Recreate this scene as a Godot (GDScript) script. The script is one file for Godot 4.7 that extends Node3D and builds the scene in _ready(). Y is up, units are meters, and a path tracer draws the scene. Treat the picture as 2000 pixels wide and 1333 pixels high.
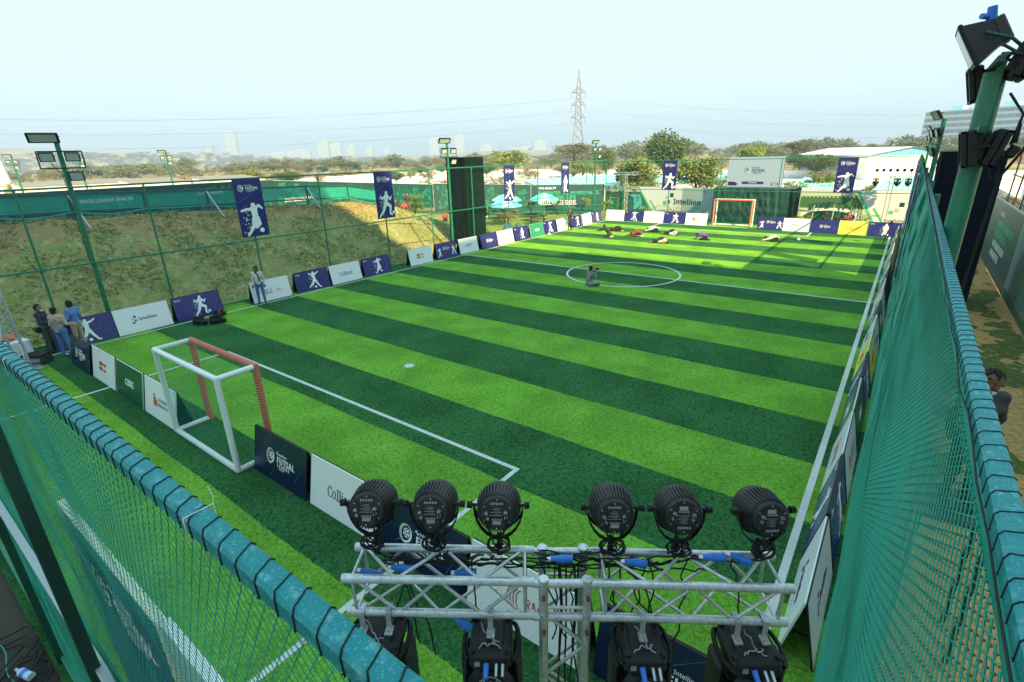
extends Node3D

const SUN_DIR := Vector3(-1.25, -1.0, -0.62)
var M := {}
var used := {}
var text_cache := {}
var rng := RandomNumberGenerator.new()

class MB:
	var v := PackedVector3Array()
	var n := PackedVector3Array()
	var t := PackedVector2Array()
	var c := PackedColorArray()
	var col := Color.WHITE
	func tri_n(a: Vector3, b: Vector3, d: Vector3, na: Vector3, nb: Vector3, nd: Vector3) -> void:
		v.append(a); v.append(d); v.append(b)
		n.append(na); n.append(nd); n.append(nb)
		t.append(Vector2.ZERO); t.append(Vector2.ZERO); t.append(Vector2.ZERO)
		c.append(col); c.append(col); c.append(col)
	func tri(a: Vector3, b: Vector3, d: Vector3) -> void:
		var q := (b - a).cross(d - a).normalized()
		tri_n(a, b, d, q, q, q)
	func quad(a: Vector3, b: Vector3, d: Vector3, e: Vector3) -> void:
		var q := (b - a).cross(e - a).normalized()
		quad_n(a, b, d, e, q, q, q, q)
	func quad_n(a: Vector3, b: Vector3, d: Vector3, e: Vector3, na: Vector3, nb: Vector3, nd: Vector3, ne: Vector3) -> void:
		v.append(a); v.append(d); v.append(b); v.append(a); v.append(e); v.append(d)
		n.append(na); n.append(nd); n.append(nb); n.append(na); n.append(ne); n.append(nd)
		var u0 := Vector2(0, 1)
		var u1 := Vector2(1, 1)
		var u2 := Vector2(1, 0)
		var u3 := Vector2(0, 0)
		t.append(u0); t.append(u2); t.append(u1); t.append(u0); t.append(u3); t.append(u2)
		for i in 6: c.append(col)
	func box(p: Vector3, s: Vector3, b := Basis.IDENTITY) -> void:
		cbox(p, s, 0.0, b)
	func cbox(p: Vector3, s: Vector3, e: float, b := Basis.IDENTITY) -> void:
		var h := s * 0.5
		for ax in 3:
			for sg in [-1.0, 1.0]:
				var u := Vector3.ZERO
				var w := Vector3.ZERO
				var f := Vector3.ZERO
				u[(ax + 1) % 3] = h[(ax + 1) % 3] - e
				w[(ax + 2) % 3] = h[(ax + 2) % 3] - e
				f[ax] = h[ax] * sg
				if sg < 0: u = -u
				quad(p + b * (f - u - w), p + b * (f + u - w), p + b * (f + u + w), p + b * (f - u + w))
		if e <= 0.0: return
		for ax in 3:
			var a1 := (ax + 1) % 3
			var a2 := (ax + 2) % 3
			for s1 in [-1.0, 1.0]:
				for s2 in [-1.0, 1.0]:
					var l := Vector3.ZERO
					l[ax] = h[ax] - e
					var q1 := Vector3.ZERO
					q1[a1] = h[a1] * s1; q1[a2] = (h[a2] - e) * s2
					var q2 := Vector3.ZERO
					q2[a1] = (h[a1] - e) * s1; q2[a2] = h[a2] * s2
					if s1 * s2 > 0: quad(p + b * (q1 - l), p + b * (q2 - l), p + b * (q2 + l), p + b * (q1 + l))
					else: quad(p + b * (q2 - l), p + b * (q1 - l), p + b * (q1 + l), p + b * (q2 + l))
		for sx in [-1.0, 1.0]:
			for sy in [-1.0, 1.0]:
				for sz in [-1.0, 1.0]:
					var k := Vector3(sx, sy, sz)
					var x := Vector3(h.x, h.y - e, h.z - e) * k
					var y := Vector3(h.x - e, h.y, h.z - e) * k
					var z := Vector3(h.x - e, h.y - e, h.z) * k
					if sx * sy * sz > 0: tri(p + b * x, p + b * y, p + b * z)
					else: tri(p + b * x, p + b * z, p + b * y)
	func tube(a: Vector3, b: Vector3, r: float, r2 := -1.0, k := 8, caps := true) -> void:
		if r2 < 0: r2 = r
		var d := b - a
		if d.length() < 1e-6: return
		d = d.normalized()
		var x := d.cross(Vector3.UP)
		if x.length() < 0.05: x = d.cross(Vector3.RIGHT)
		x = x.normalized()
		var y := d.cross(x)
		for i in k:
			var p := TAU * i / k
			var q := TAU * (i + 1) / k
			var e0 := x * cos(p) + y * sin(p)
			var e1 := x * cos(q) + y * sin(q)
			quad_n(a + e0 * r, a + e1 * r, b + e1 * r2, b + e0 * r2, e0, e1, e1, e0)
			if caps:
				tri_n(b, b + e0 * r2, b + e1 * r2, d, d, d)
				tri_n(a, a + e1 * r, a + e0 * r, -d, -d, -d)
	func path(ps: Array, r: float, k := 5, r2 := -1.0) -> void:
		if r2 < 0: r2 = r
		var prev := []
		for i in ps.size():
			var d: Vector3 = (ps[mini(i + 1, ps.size() - 1)] - ps[maxi(i - 1, 0)])
			d = d.normalized()
			var x := d.cross(Vector3.UP)
			if x.length() < 0.08: x = d.cross(Vector3.RIGHT)
			if prev.size() > 0:
				var px: Vector3 = prev[0][1]
				x = px - d * px.dot(d)
			x = x.normalized()
			var y := d.cross(x)
			var rr: float = lerpf(r, r2, float(i) / maxf(1.0, ps.size() - 1))
			var ring := []
			for j in k + 1:
				var e := x * cos(TAU * j / k) + y * sin(TAU * j / k)
				ring.append([ps[i] + e * rr, e])
			if prev.size() > 0:
				for j in k:
					quad_n(prev[j][0], prev[j + 1][0], ring[j + 1][0], ring[j][0], prev[j][1], prev[j + 1][1], ring[j + 1][1], ring[j][1])
			prev = ring
	func strand(a: Vector3, b: Vector3, r: float) -> void:
		var d := (b - a).normalized()
		var x := d.cross(Vector3(0.3, 0.2, 0.9)).normalized()
		var y := d.cross(x)
		var e0 := x
		var e1 := x * -0.5 + y * 0.866
		var e2 := x * -0.5 - y * 0.866
		quad_n(a + e0 * r, a + e1 * r, b + e1 * r, b + e0 * r, e0, e1, e1, e0)
		quad_n(a + e1 * r, a + e2 * r, b + e2 * r, b + e1 * r, e1, e2, e2, e1)
		quad_n(a + e2 * r, a + e0 * r, b + e0 * r, b + e2 * r, e2, e0, e0, e2)
	func lathe(pf: Array, k: int, x := Transform3D.IDENTITY) -> void:
		for j in pf.size() - 1:
			var a: Vector2 = pf[j]
			var b: Vector2 = pf[j + 1]
			var d := (b - a)
			var nn := Vector2(d.y, -d.x).normalized()
			for i in k:
				var p := TAU * i / k
				var q := TAU * (i + 1) / k
				var f := func(r: Vector2, w: float) -> Vector3: return x * Vector3(r.x * cos(w), r.y, r.x * sin(w))
				var g := func(w: float) -> Vector3: return (x.basis * Vector3(nn.x * cos(w), nn.y, nn.x * sin(w))).normalized()
				quad_n(f.call(a, q), f.call(a, p), f.call(b, p), f.call(b, q), g.call(q), g.call(p), g.call(p), g.call(q))
	func ball(p: Vector3, s: Vector3, b := Basis.IDENTITY, ku := 10, kv := 6) -> void:
		for j in kv:
			for i in ku:
				var q := []
				for o in [[0, 0], [1, 0], [1, 1], [0, 1]]:
					var th: float = TAU * (i + o[0]) / ku
					var ph: float = PI * (j + o[1]) / kv - PI / 2
					var e := Vector3(cos(ph) * cos(th), sin(ph), -cos(ph) * sin(th))
					q.append([p + b * (e * s), (b * (e / s)).normalized()])
				quad_n(q[0][0], q[1][0], q[2][0], q[3][0], q[0][1], q[1][1], q[2][1], q[3][1])
	func poly(pts: PackedVector2Array, x: Transform3D) -> void:
		var ix := Geometry2D.triangulate_polygon(pts)
		var nn := x.basis.z.normalized()
		for i in range(0, ix.size(), 3):
			var a := pts[ix[i]]
			var b := pts[ix[i + 1]]
			var d := pts[ix[i + 2]]
			if (b - a).cross(d - a) < 0:
				var sw := b
				b = d
				d = sw
			tri_n(x * Vector3(a.x, a.y, 0), x * Vector3(b.x, b.y, 0), x * Vector3(d.x, d.y, 0), nn, nn, nn)
	func extrude(pts: PackedVector2Array, x: Transform3D, depth: float) -> void:
		poly(pts, x.translated_local(Vector3(0, 0, depth)))
		var ccw := not Geometry2D.is_polygon_clockwise(pts)
		for i in pts.size():
			var a := pts[i]
			var b := pts[(i + 1) % pts.size()]
			if not ccw:
				var sw := a
				a = b
				b = sw
			quad(x * Vector3(a.x, a.y, 0), x * Vector3(b.x, b.y, 0), x * Vector3(b.x, b.y, depth), x * Vector3(a.x, a.y, depth))
		var back := x
		back.basis.z = -back.basis.z
		poly(pts, back)
	func mesh() -> ArrayMesh:
		var a := []
		a.resize(Mesh.ARRAY_MAX)
		a[Mesh.ARRAY_VERTEX] = v
		a[Mesh.ARRAY_NORMAL] = n
		a[Mesh.ARRAY_TEX_UV] = t
		a[Mesh.ARRAY_COLOR] = c
		var m := ArrayMesh.new()
		m.add_surface_from_arrays(Mesh.PRIMITIVE_TRIANGLES, a)
		return m

# ---------------------------------------------------------------- naming
func numbered(parent: Node, called: String) -> String:
	var k := str(parent.get_instance_id()) + "/" + called
	var i: int = used.get(k, 0)
	used[k] = i + 1
	return called if i == 0 else "%s_%03d" % [called, i]

func put(node: Node3D, called: String, parent: Node = self) -> Node3D:
	node.name = numbered(parent, called)
	parent.add_child(node, true)
	return node

func part(mb, called: String, m: Material, parent: Node = self) -> MeshInstance3D:
	var o := MeshInstance3D.new()
	o.mesh = mb.mesh() if mb is MB else mb
	o.material_override = m
	put(o, called, parent)
	return o

func tag(o: Node, label: String, category: String, group := "", kind := "") -> Node:
	o.set_meta("label", label)
	o.set_meta("category", category)
	if group: o.set_meta("group", group)
	if kind: o.set_meta("kind", kind)
	return o

func thing(called: String, label: String, category: String, at := Vector3.ZERO, turn := 0.0, group := "") -> Node3D:
	var o := Node3D.new()
	put(o, called)
	o.position = at
	o.rotation.y = turn
	tag(o, label, category, group)
	return o

func struct(mb, called: String, m: Material, parent: Node = self) -> MeshInstance3D:
	var o := part(mb, called, m, parent)
	if parent == self: o.set_meta("kind", "structure")
	return o

func copy_thing(src: Node3D, at: Vector3, turn: float, label := "", group := "") -> Node3D:
	var o: Node3D = src.duplicate()
	var base: String = str(src.name)
	if base.length() > 4 and base[base.length() - 4] == "_" and base.right(3).is_valid_int(): base = base.left(base.length() - 4)
	put(o, base)
	o.position = at
	o.rotation.y = turn
	if label: o.set_meta("label", label)
	if group: o.set_meta("group", group)
	return o

# ---------------------------------------------------------------- materials
func lin(r: float, g: float, b: float) -> Color:
	return Color(r, g, b).linear_to_srgb()

func mk(called: String, c: Color, rough := 0.7, metal := 0.0, spec := 0.5) -> StandardMaterial3D:
	var m := StandardMaterial3D.new()
	m.albedo_color = c
	m.roughness = rough
	m.metallic = metal
	m.metallic_specular = spec
	M[called] = m
	return m

func vcol(called: String, rough := 0.8) -> StandardMaterial3D:
	var m := mk(called, Color.WHITE, rough)
	m.vertex_color_use_as_albedo = true
	return m

func noise(freq: float, oct := 4, seed_ := 1, kind := FastNoiseLite.TYPE_SIMPLEX_SMOOTH) -> FastNoiseLite:
	var f := FastNoiseLite.new()
	f.noise_type = kind
	f.frequency = freq
	f.fractal_octaves = oct
	f.seed = seed_
	return f

# mixes colours (sRGB) by seamless noises: layers = [[noise, lo, hi, colour, strength], ...]
func mixtex(size: int, base: Color, layers: Array) -> ImageTexture:
	var n := size * size
	var R := PackedFloat32Array()
	R.resize(n)
	R.fill(base.r * 255.0)
	var G := PackedFloat32Array()
	G.resize(n)
	G.fill(base.g * 255.0)
	var B := PackedFloat32Array()
	B.resize(n)
	B.fill(base.b * 255.0)
	for l in layers:
		var im: Image = l[0].get_seamless_image(size, size)
		im.convert(Image.FORMAT_L8)
		var d := im.get_data()
		var lut := PackedFloat32Array()
		for k in 256: lut.append(clampf((k / 255.0 - l[1]) / (l[2] - l[1]), 0.0, 1.0) * l[4])
		var cr: float = l[3].r * 255.0
		var cg: float = l[3].g * 255.0
		var cb: float = l[3].b * 255.0
		for i in n:
			var s := lut[d[i]]
			if s > 0.0:
				R[i] += (cr - R[i]) * s
				G[i] += (cg - G[i]) * s
				B[i] += (cb - B[i]) * s
	var buf := PackedByteArray()
	buf.resize(n * 3)
	for i in n:
		buf[i * 3] = int(R[i])
		buf[i * 3 + 1] = int(G[i])
		buf[i * 3 + 2] = int(B[i])
	return ImageTexture.create_from_image(Image.create_from_data(size, size, false, Image.FORMAT_RGB8, buf))

func broad(m: StandardMaterial3D, metres: float, f: FastNoiseLite, dark: float, lightest: float) -> void:
	# slow variation of tone over many metres, multiplied over the fine texture
	m.detail_enabled = true
	m.detail_blend_mode = BaseMaterial3D.BLEND_MODE_MUL
	m.detail_uv_layer = BaseMaterial3D.DETAIL_UV_2
	m.detail_albedo = mixtex(128, Color(dark, dark, dark), [[f, 0.25, 0.75, Color(lightest, lightest, lightest), 1.0]])
	m.uv2_triplanar = true
	m.uv2_world_triplanar = true
	m.uv2_scale = Vector3.ONE / metres

func greytex(size: int, f: FastNoiseLite) -> ImageTexture:
	var im: Image = f.get_seamless_image(size, size)
	return ImageTexture.create_from_image(im)

func world_tex(m: StandardMaterial3D, tex: Texture2D, metres: float) -> void:
	m.albedo_texture = tex
	m.albedo_color = Color.WHITE
	m.uv1_triplanar = true
	m.uv1_world_triplanar = true
	m.uv1_scale = Vector3.ONE / metres

func materials() -> void:
	var fine := noise(0.12, 3, 5)
	var mid := noise(0.03, 4, 9)
	var coarse := noise(0.009, 4, 3)
	var d := mk("turf_dark", Color.WHITE, 0.85, 0, 0.08)
	world_tex(d, mixtex(512, lin(0.027, 0.112, 0.030), [[noise(0.33, 2, 21), 0.35, 0.8, lin(0.006, 0.05, 0.013), 0.9], [noise(0.14, 3, 26), 0.46, 0.72, lin(0.10, 0.27, 0.095), 0.75], [noise(0.11, 3, 27), 0.5, 0.75, lin(0.006, 0.05, 0.014), 0.8], [noise(0.3, 2, 22), 0.52, 0.8, lin(0.14, 0.34, 0.13), 0.8], [noise(0.05, 4, 28), 0.48, 0.75, lin(0.10, 0.26, 0.09), 0.45], [noise(0.045, 4, 29), 0.5, 0.78, lin(0.008, 0.05, 0.014), 0.55], [noise(0.016, 3, 24), 0.5, 0.8, lin(0.06, 0.19, 0.065), 0.4]]), 2.6)
	broad(d, 14.0, noise(0.05, 5, 25), 0.88, 1.0)
	var l := mk("turf_light", Color.WHITE, 0.85, 0, 0.08)
	world_tex(l, mixtex(512, lin(0.165, 0.42, 0.04), [[noise(0.33, 2, 31), 0.35, 0.8, lin(0.05, 0.18, 0.01), 0.9], [noise(0.14, 3, 36), 0.46, 0.72, lin(0.34, 0.62, 0.09), 0.7], [noise(0.11, 3, 37), 0.5, 0.75, lin(0.055, 0.20, 0.012), 0.7], [noise(0.3, 2, 32), 0.52, 0.8, lin(0.36, 0.66, 0.14), 0.75], [noise(0.05, 4, 38), 0.48, 0.75, lin(0.33, 0.60, 0.10), 0.45], [noise(0.045, 4, 39), 0.5, 0.78, lin(0.06, 0.22, 0.012), 0.5], [noise(0.016, 3, 34), 0.5, 0.8, lin(0.22, 0.47, 0.06), 0.4]]), 2.7)
	broad(l, 13.0, noise(0.05, 5, 35), 0.88, 1.0)
	var bump := greytex(512, noise(0.4, 2, 41))
	for m in [d, l]:
		m.heightmap_enabled = true
		m.heightmap_texture = bump
		m.heightmap_scale = 2.2
	var ln := mk("line_white", Color.WHITE, 0.8, 0, 0.2)
	world_tex(ln, mixtex(256, lin(0.62, 0.63, 0.62), [[noise(0.3, 2, 51), 0.5, 0.8, lin(0.28, 0.36, 0.27), 0.7], [noise(0.03, 3, 52), 0.55, 0.85, lin(0.42, 0.44, 0.42), 0.6]]), 1.1)
	var hl := mk("hill", Color.WHITE, 0.95, 0, 0.2)
	world_tex(hl, mixtex(512, lin(0.27, 0.26, 0.10), [[noise(0.014, 5, 61), 0.46, 0.66, lin(0.17, 0.24, 0.06), 0.8], [noise(0.03, 5, 62), 0.6, 0.76, lin(0.50, 0.40, 0.24), 0.8], [noise(0.25, 3, 63), 0.5, 0.85, lin(0.10, 0.14, 0.04), 0.6], [noise(0.3, 2, 64), 0.6, 0.9, lin(0.33, 0.32, 0.14), 0.6]]), 9.0)
	hl.heightmap_enabled = true
	hl.heightmap_texture = greytex(512, noise(0.2, 4, 65))
	hl.heightmap_scale = 9.0
	var es := mk("bare_soil", Color.WHITE, 0.95, 0, 0.2)
	world_tex(es, mixtex(256, lin(0.30, 0.20, 0.10), [[noise(0.03, 5, 66), 0.5, 0.75, lin(0.42, 0.30, 0.16), 0.8], [noise(0.2, 4, 67), 0.55, 0.8, lin(0.18, 0.13, 0.06), 0.7], [noise(0.05, 4, 68), 0.58, 0.72, lin(0.16, 0.20, 0.06), 0.7]]), 4.0)
	var lw := mk("lawn", Color.WHITE, 0.95, 0, 0.2)
	world_tex(lw, mixtex(256, lin(0.17, 0.24, 0.05), [[noise(0.02, 4, 71), 0.5, 0.7, lin(0.30, 0.29, 0.10), 0.8], [noise(0.25, 3, 72), 0.5, 0.85, lin(0.07, 0.13, 0.025), 0.8]]), 6.0)
	var vg := mk("verge", Color.WHITE, 0.95, 0, 0.2)
	world_tex(vg, mixtex(256, lin(0.10, 0.13, 0.035), [[noise(0.03, 4, 73), 0.5, 0.7, lin(0.24, 0.19, 0.08), 0.8], [noise(0.25, 3, 74), 0.5, 0.85, lin(0.04, 0.07, 0.015), 0.8]]), 3.0)
	var sd := mk("sand", Color.WHITE, 0.95, 0, 0.2)
	world_tex(sd, mixtex(512, lin(0.52, 0.31, 0.115), [[noise(0.05, 5, 81), 0.5, 0.75, lin(0.32, 0.18, 0.06), 0.7], [noise(0.3, 3, 82), 0.55, 0.85, lin(0.5, 0.36, 0.18), 0.6]]), 5.0)
	sd.heightmap_enabled = true
	sd.heightmap_texture = greytex(512, noise(0.08, 5, 83))
	sd.heightmap_scale = 6.0
	var gr := mk("scrub_ground", Color.WHITE, 1.0, 0, 0.1)
	world_tex(gr, mixtex(256, lin(0.27, 0.22, 0.12), [[noise(0.02, 5, 91), 0.45, 0.6, lin(0.14, 0.15, 0.06), 0.85], [noise(0.01, 5, 92), 0.55, 0.7, lin(0.42, 0.31, 0.21), 0.8]]), 120.0)
	mk("green", lin(0.008, 0.17, 0.095), 0.38)
	mk("green_dark", lin(0.004, 0.055, 0.035), 0.45)
	var rl := mk("rail", Color.WHITE, 0.5, 0, 0.35)
	world_tex(rl, mixtex(384, lin(0.010, 0.21, 0.235), [[noise(0.035, 6, 101), 0.62, 0.84, lin(0.32, 0.46, 0.45), 0.5], [noise(0.2, 4, 103), 0.62, 0.8, lin(0.5, 0.58, 0.55), 0.5], [noise(0.015, 4, 102), 0.5, 0.8, lin(0.02, 0.20, 0.22), 0.6]]), 0.55)
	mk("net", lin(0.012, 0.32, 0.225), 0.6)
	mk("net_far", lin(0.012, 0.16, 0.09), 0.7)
	mk("soil", lin(0.045, 0.035, 0.026), 0.95)  # near-black: dark shade is painted into this camera-end ground colour
	mk("barrier_net", lin(0.03, 0.50, 0.40), 0.6)
	mk("net_dark", lin(0.006, 0.18, 0.12), 0.7)
	mk("net_blue", lin(0.02, 0.10, 0.30), 0.6)
	mk("cord", lin(0.012, 0.014, 0.016), 0.8)
	mk("white", lin(0.78, 0.80, 0.82), 0.35)
	mk("white_wall", lin(0.80, 0.79, 0.76), 0.9)
	mk("board_white", lin(0.78, 0.79, 0.81), 0.22)
	mk("board_blue", lin(0.018, 0.020, 0.155), 0.25)
	mk("board_navy", lin(0.004, 0.009, 0.045), 0.22)
	mk("board_green", lin(0.006, 0.075, 0.045), 0.25)
	mk("board_teal", lin(0.02, 0.23, 0.15), 0.3)
	mk("board_yellow", lin(0.78, 0.80, 0.09), 0.3)
	mk("board_cream", lin(0.82, 0.81, 0.62), 0.3)
	mk("board_edge", lin(0.10, 0.10, 0.11), 0.5)
	mk("board_back", lin(0.006, 0.006, 0.008), 0.7)
	mk("ink_white", lin(0.83, 0.84, 0.86), 0.4)
	mk("ink_navy", lin(0.02, 0.03, 0.16), 0.4)
	mk("ink_black", lin(0.015, 0.017, 0.02), 0.4)
	mk("ink_grey", lin(0.26, 0.27, 0.29), 0.4)
	mk("ink_red", lin(0.62, 0.03, 0.03), 0.4)
	mk("ink_orange", lin(0.70, 0.10, 0.02), 0.4)
	mk("ink_gold", lin(0.80, 0.68, 0.22), 0.4)
	mk("ink_mint", lin(0.06, 0.52, 0.30), 0.4)
	mk("ink_sage", lin(0.45, 0.50, 0.42), 0.4)
	mk("ink_blue", lin(0.10, 0.32, 0.62), 0.4)
	mk("steel", lin(0.45, 0.47, 0.49), 0.4, 0.85)
	var al := mk("aluminium", Color.WHITE, 0.40, 0.75)
	world_tex(al, mixtex(256, lin(0.62, 0.64, 0.66), [[noise(0.06, 5, 131), 0.5, 0.75, lin(0.40, 0.41, 0.43), 0.8], [noise(0.25, 3, 132), 0.6, 0.85, lin(0.16, 0.15, 0.14), 0.7], [noise(0.02, 4, 133), 0.55, 0.8, lin(0.74, 0.76, 0.78), 0.6]]), 0.45)
	mk("galvanised", lin(0.42, 0.48, 0.50), 0.5, 0.4)
	mk("rust", lin(0.16, 0.05, 0.02), 0.8)
	mk("black", lin(0.005, 0.005, 0.006), 0.45, 0.0, 0.4)
	mk("black_matt", lin(0.006, 0.006, 0.008), 0.85)
	mk("black_cloth", lin(0.006, 0.007, 0.012), 0.85, 0.0, 0.2)
	mk("dark_net", lin(0.007, 0.016, 0.016), 0.85, 0.0, 0.15)
	mk("charcoal", lin(0.022, 0.023, 0.026), 0.5)
	var du := mk("dusty_black", Color.WHITE, 0.55)
	world_tex(du, mixtex(256, lin(0.005, 0.005, 0.006), [[noise(0.03, 5, 141), 0.52, 0.75, lin(0.026, 0.024, 0.022), 0.7], [noise(0.12, 4, 142), 0.62, 0.8, lin(0.09, 0.085, 0.075), 0.45]]), 0.5)
	du.uv1_world_triplanar = false
	mk("plug_blue", lin(0.02, 0.16, 0.60), 0.4)
	mk("orange", lin(0.70, 0.13, 0.02), 0.6)
	mk("goal_red", lin(0.58, 0.11, 0.05), 0.5)
	mk("goal_white", lin(0.74, 0.76, 0.78), 0.3)
	mk("rubber", lin(0.008, 0.008, 0.008), 0.8)
	mk("lens", lin(0.42, 0.50, 0.50), 0.12)
	mk("turquoise", lin(0.30, 0.68, 0.74), 0.5)
	mk("parasol_blue", lin(0.13, 0.55, 0.72), 0.7)
	mk("roof_blue", lin(0.03, 0.32, 0.52), 0.5)
	mk("hoard_dark", lin(0.010, 0.06, 0.055), 0.45)
	mk("hoard_slate", lin(0.03, 0.085, 0.095), 0.4)
	mk("hoard_leaf", lin(0.015, 0.17, 0.13), 0.5)
	mk("hoard_leaf2", lin(0.008, 0.10, 0.085), 0.5)
	mk("hoard_grey", lin(0.33, 0.44, 0.46), 0.4)
	mk("print_pool", lin(0.10, 0.50, 0.52), 0.4)
	mk("print_pitch", lin(0.02, 0.26, 0.10), 0.5)
	mk("print_sand", lin(0.50, 0.55, 0.40), 0.5)
	mk("print_trees", lin(0.05, 0.14, 0.05), 0.5)
	mk("print_sky", lin(0.20, 0.37, 0.46), 0.4)
	mk("print_tower", lin(0.11, 0.23, 0.19), 0.4)
	mk("print_tower_light", lin(0.25, 0.37, 0.26), 0.4)
	mk("wood", lin(0.20, 0.09, 0.035), 0.7)
	mk("wood_dark", lin(0.035, 0.03, 0.025), 0.7)
	mk("bean", lin(0.02, 0.10, 0.14), 0.7)
	mk("tower_pale", lin(0.42, 0.43, 0.45), 0.8)
	mk("tower_glass", lin(0.20, 0.27, 0.36), 0.2)
	mk("office_white", lin(0.62, 0.66, 0.70), 0.6)
	mk("brick", lin(0.36, 0.12, 0.06), 0.9)
	mk("container_orange", lin(0.75, 0.26, 0.02), 0.6)
	mk("container_brown", lin(0.22, 0.05, 0.03), 0.6)
	mk("pylon", lin(0.22, 0.23, 0.24), 0.6, 0.2)
	mk("cloth_white", lin(0.62, 0.66, 0.70), 0.9)
	mk("trunk", lin(0.10, 0.07, 0.045), 0.9)
	mk("bottle", lin(0.45, 0.55, 0.65), 0.15)
	var lf := vcol("leaf", 0.65)
	lf.backlight_enabled = true
	lf.backlight = Color(0.35, 0.35, 0.2)
	vcol("skin", 0.75)
	vcol("paint", 0.6)
	mk("concrete", lin(0.40, 0.38, 0.35), 0.9)
	mk("hut_roof", lin(0.20, 0.20, 0.20), 0.8)
	mk("earth_pink", lin(0.42, 0.27, 0.19), 1.0)
	var sc := mk("screen_panel", lin(0.20, 0.25, 0.30), 0.35)
	sc.emission_enabled = true
	sc.emission = lin(0.42, 0.56, 0.68)
	sc.emission_energy_multiplier = 0.16
# ---------------------------------------------------------------- camera, sky, sun
func light_and_camera() -> void:
	var cam := Camera3D.new()
	cam.name = "camera"
	add_child(cam)
	cam.position = Vector3(11.4895, 6.1116, 25.0723)
	cam.basis = Basis(Vector3.UP, 0.65012) * Basis(Vector3.RIGHT, -0.34892) * Basis(Vector3.BACK, -0.0276)
	cam.fov = 67.54
	cam.near = 0.05
	cam.far = 6000.0
	cam.current = true
	var env := Environment.new()
	env.tonemap_mode = Environment.TONE_MAPPER_LINEAR
	env.tonemap_exposure = 2.7
	env.background_mode = Environment.BG_SKY
	var sm := ProceduralSkyMaterial.new()
	sm.sky_top_color = Color(0.745, 0.93, 0.985)
	sm.sky_horizon_color = Color(0.89, 0.93, 0.965)
	sm.sky_curve = 0.25
	sm.ground_bottom_color = Color(0.55, 0.52, 0.45)
	sm.ground_horizon_color = Color(0.75, 0.75, 0.72)
	sm.sun_angle_max = 1.0
	sm.energy_multiplier = 0.52
	var sky := Sky.new()
	sky.sky_material = sm
	env.sky = sky
	env.sdfgi_enabled = true
	env.ssao_enabled = true
	env.ssil_enabled = true
	env.fog_enabled = true
	env.fog_density = 0.00055
	env.fog_light_color = Color(0.73, 0.85, 1.0)
	var we := WorldEnvironment.new()
	we.name = "world_environment"
	we.environment = env
	add_child(we)
	var sun := DirectionalLight3D.new()
	sun.name = "sun"
	add_child(sun)
	sun.look_at_from_position(Vector3.ZERO, SUN_DIR, Vector3.UP)
	sun.light_energy = 1.6
	sun.light_color = Color(1.0, 0.89, 0.64)
	sun.light_angular_distance = 0.5
	sun.shadow_enabled = true

# ---------------------------------------------------------------- ground, pitch, markings, embankment
const STRIPE := 2.0392

func sheet(mb: MB, x0: float, x1: float, z0: float, z1: float, y: float) -> void:
	mb.quad(Vector3(x0, y, z1), Vector3(x1, y, z1), Vector3(x1, y, z0), Vector3(x0, y, z0))

func hill_h(x: float, z: float) -> float:
	var rise := clampf((-12.95 - x) / 6.6, 0.0, 1.0)
	rise = rise * rise * (3.0 - 2.0 * rise) * 0.45 + rise * 0.55
	var far_end := lerpf(-6.5, -24.0, clampf((-14.0 - x) / 18.0, 0.0, 1.0))
	var near_end := lerpf(4.5, 2.5, clampf((-14.0 - x) / 8.0, 0.0, 1.0))
	var k := clampf((z - far_end) / (near_end - far_end), 0.0, 1.0)
	k = k * k * (3.0 - 2.0 * k)
	var top := 3.35 + clampf((z - 2.0) * 0.032, 0.0, 0.75)
	var h := top * rise * k
	if x < -19.6: h *= lerpf(1.0, 0.62, clampf((-19.6 - x) / 10.0, 0.0, 1.0))
	return h

# cut edge of a turf strip: blades lean over it unevenly
func fray(x: float, z: float) -> float:
	return z + 0.022 * (fmod(absf(sin(x * 127.1 + z * 311.7) * 43758.5), 1.0) - 0.5) + 0.012 * sin(x * 1.3 + z)

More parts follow.
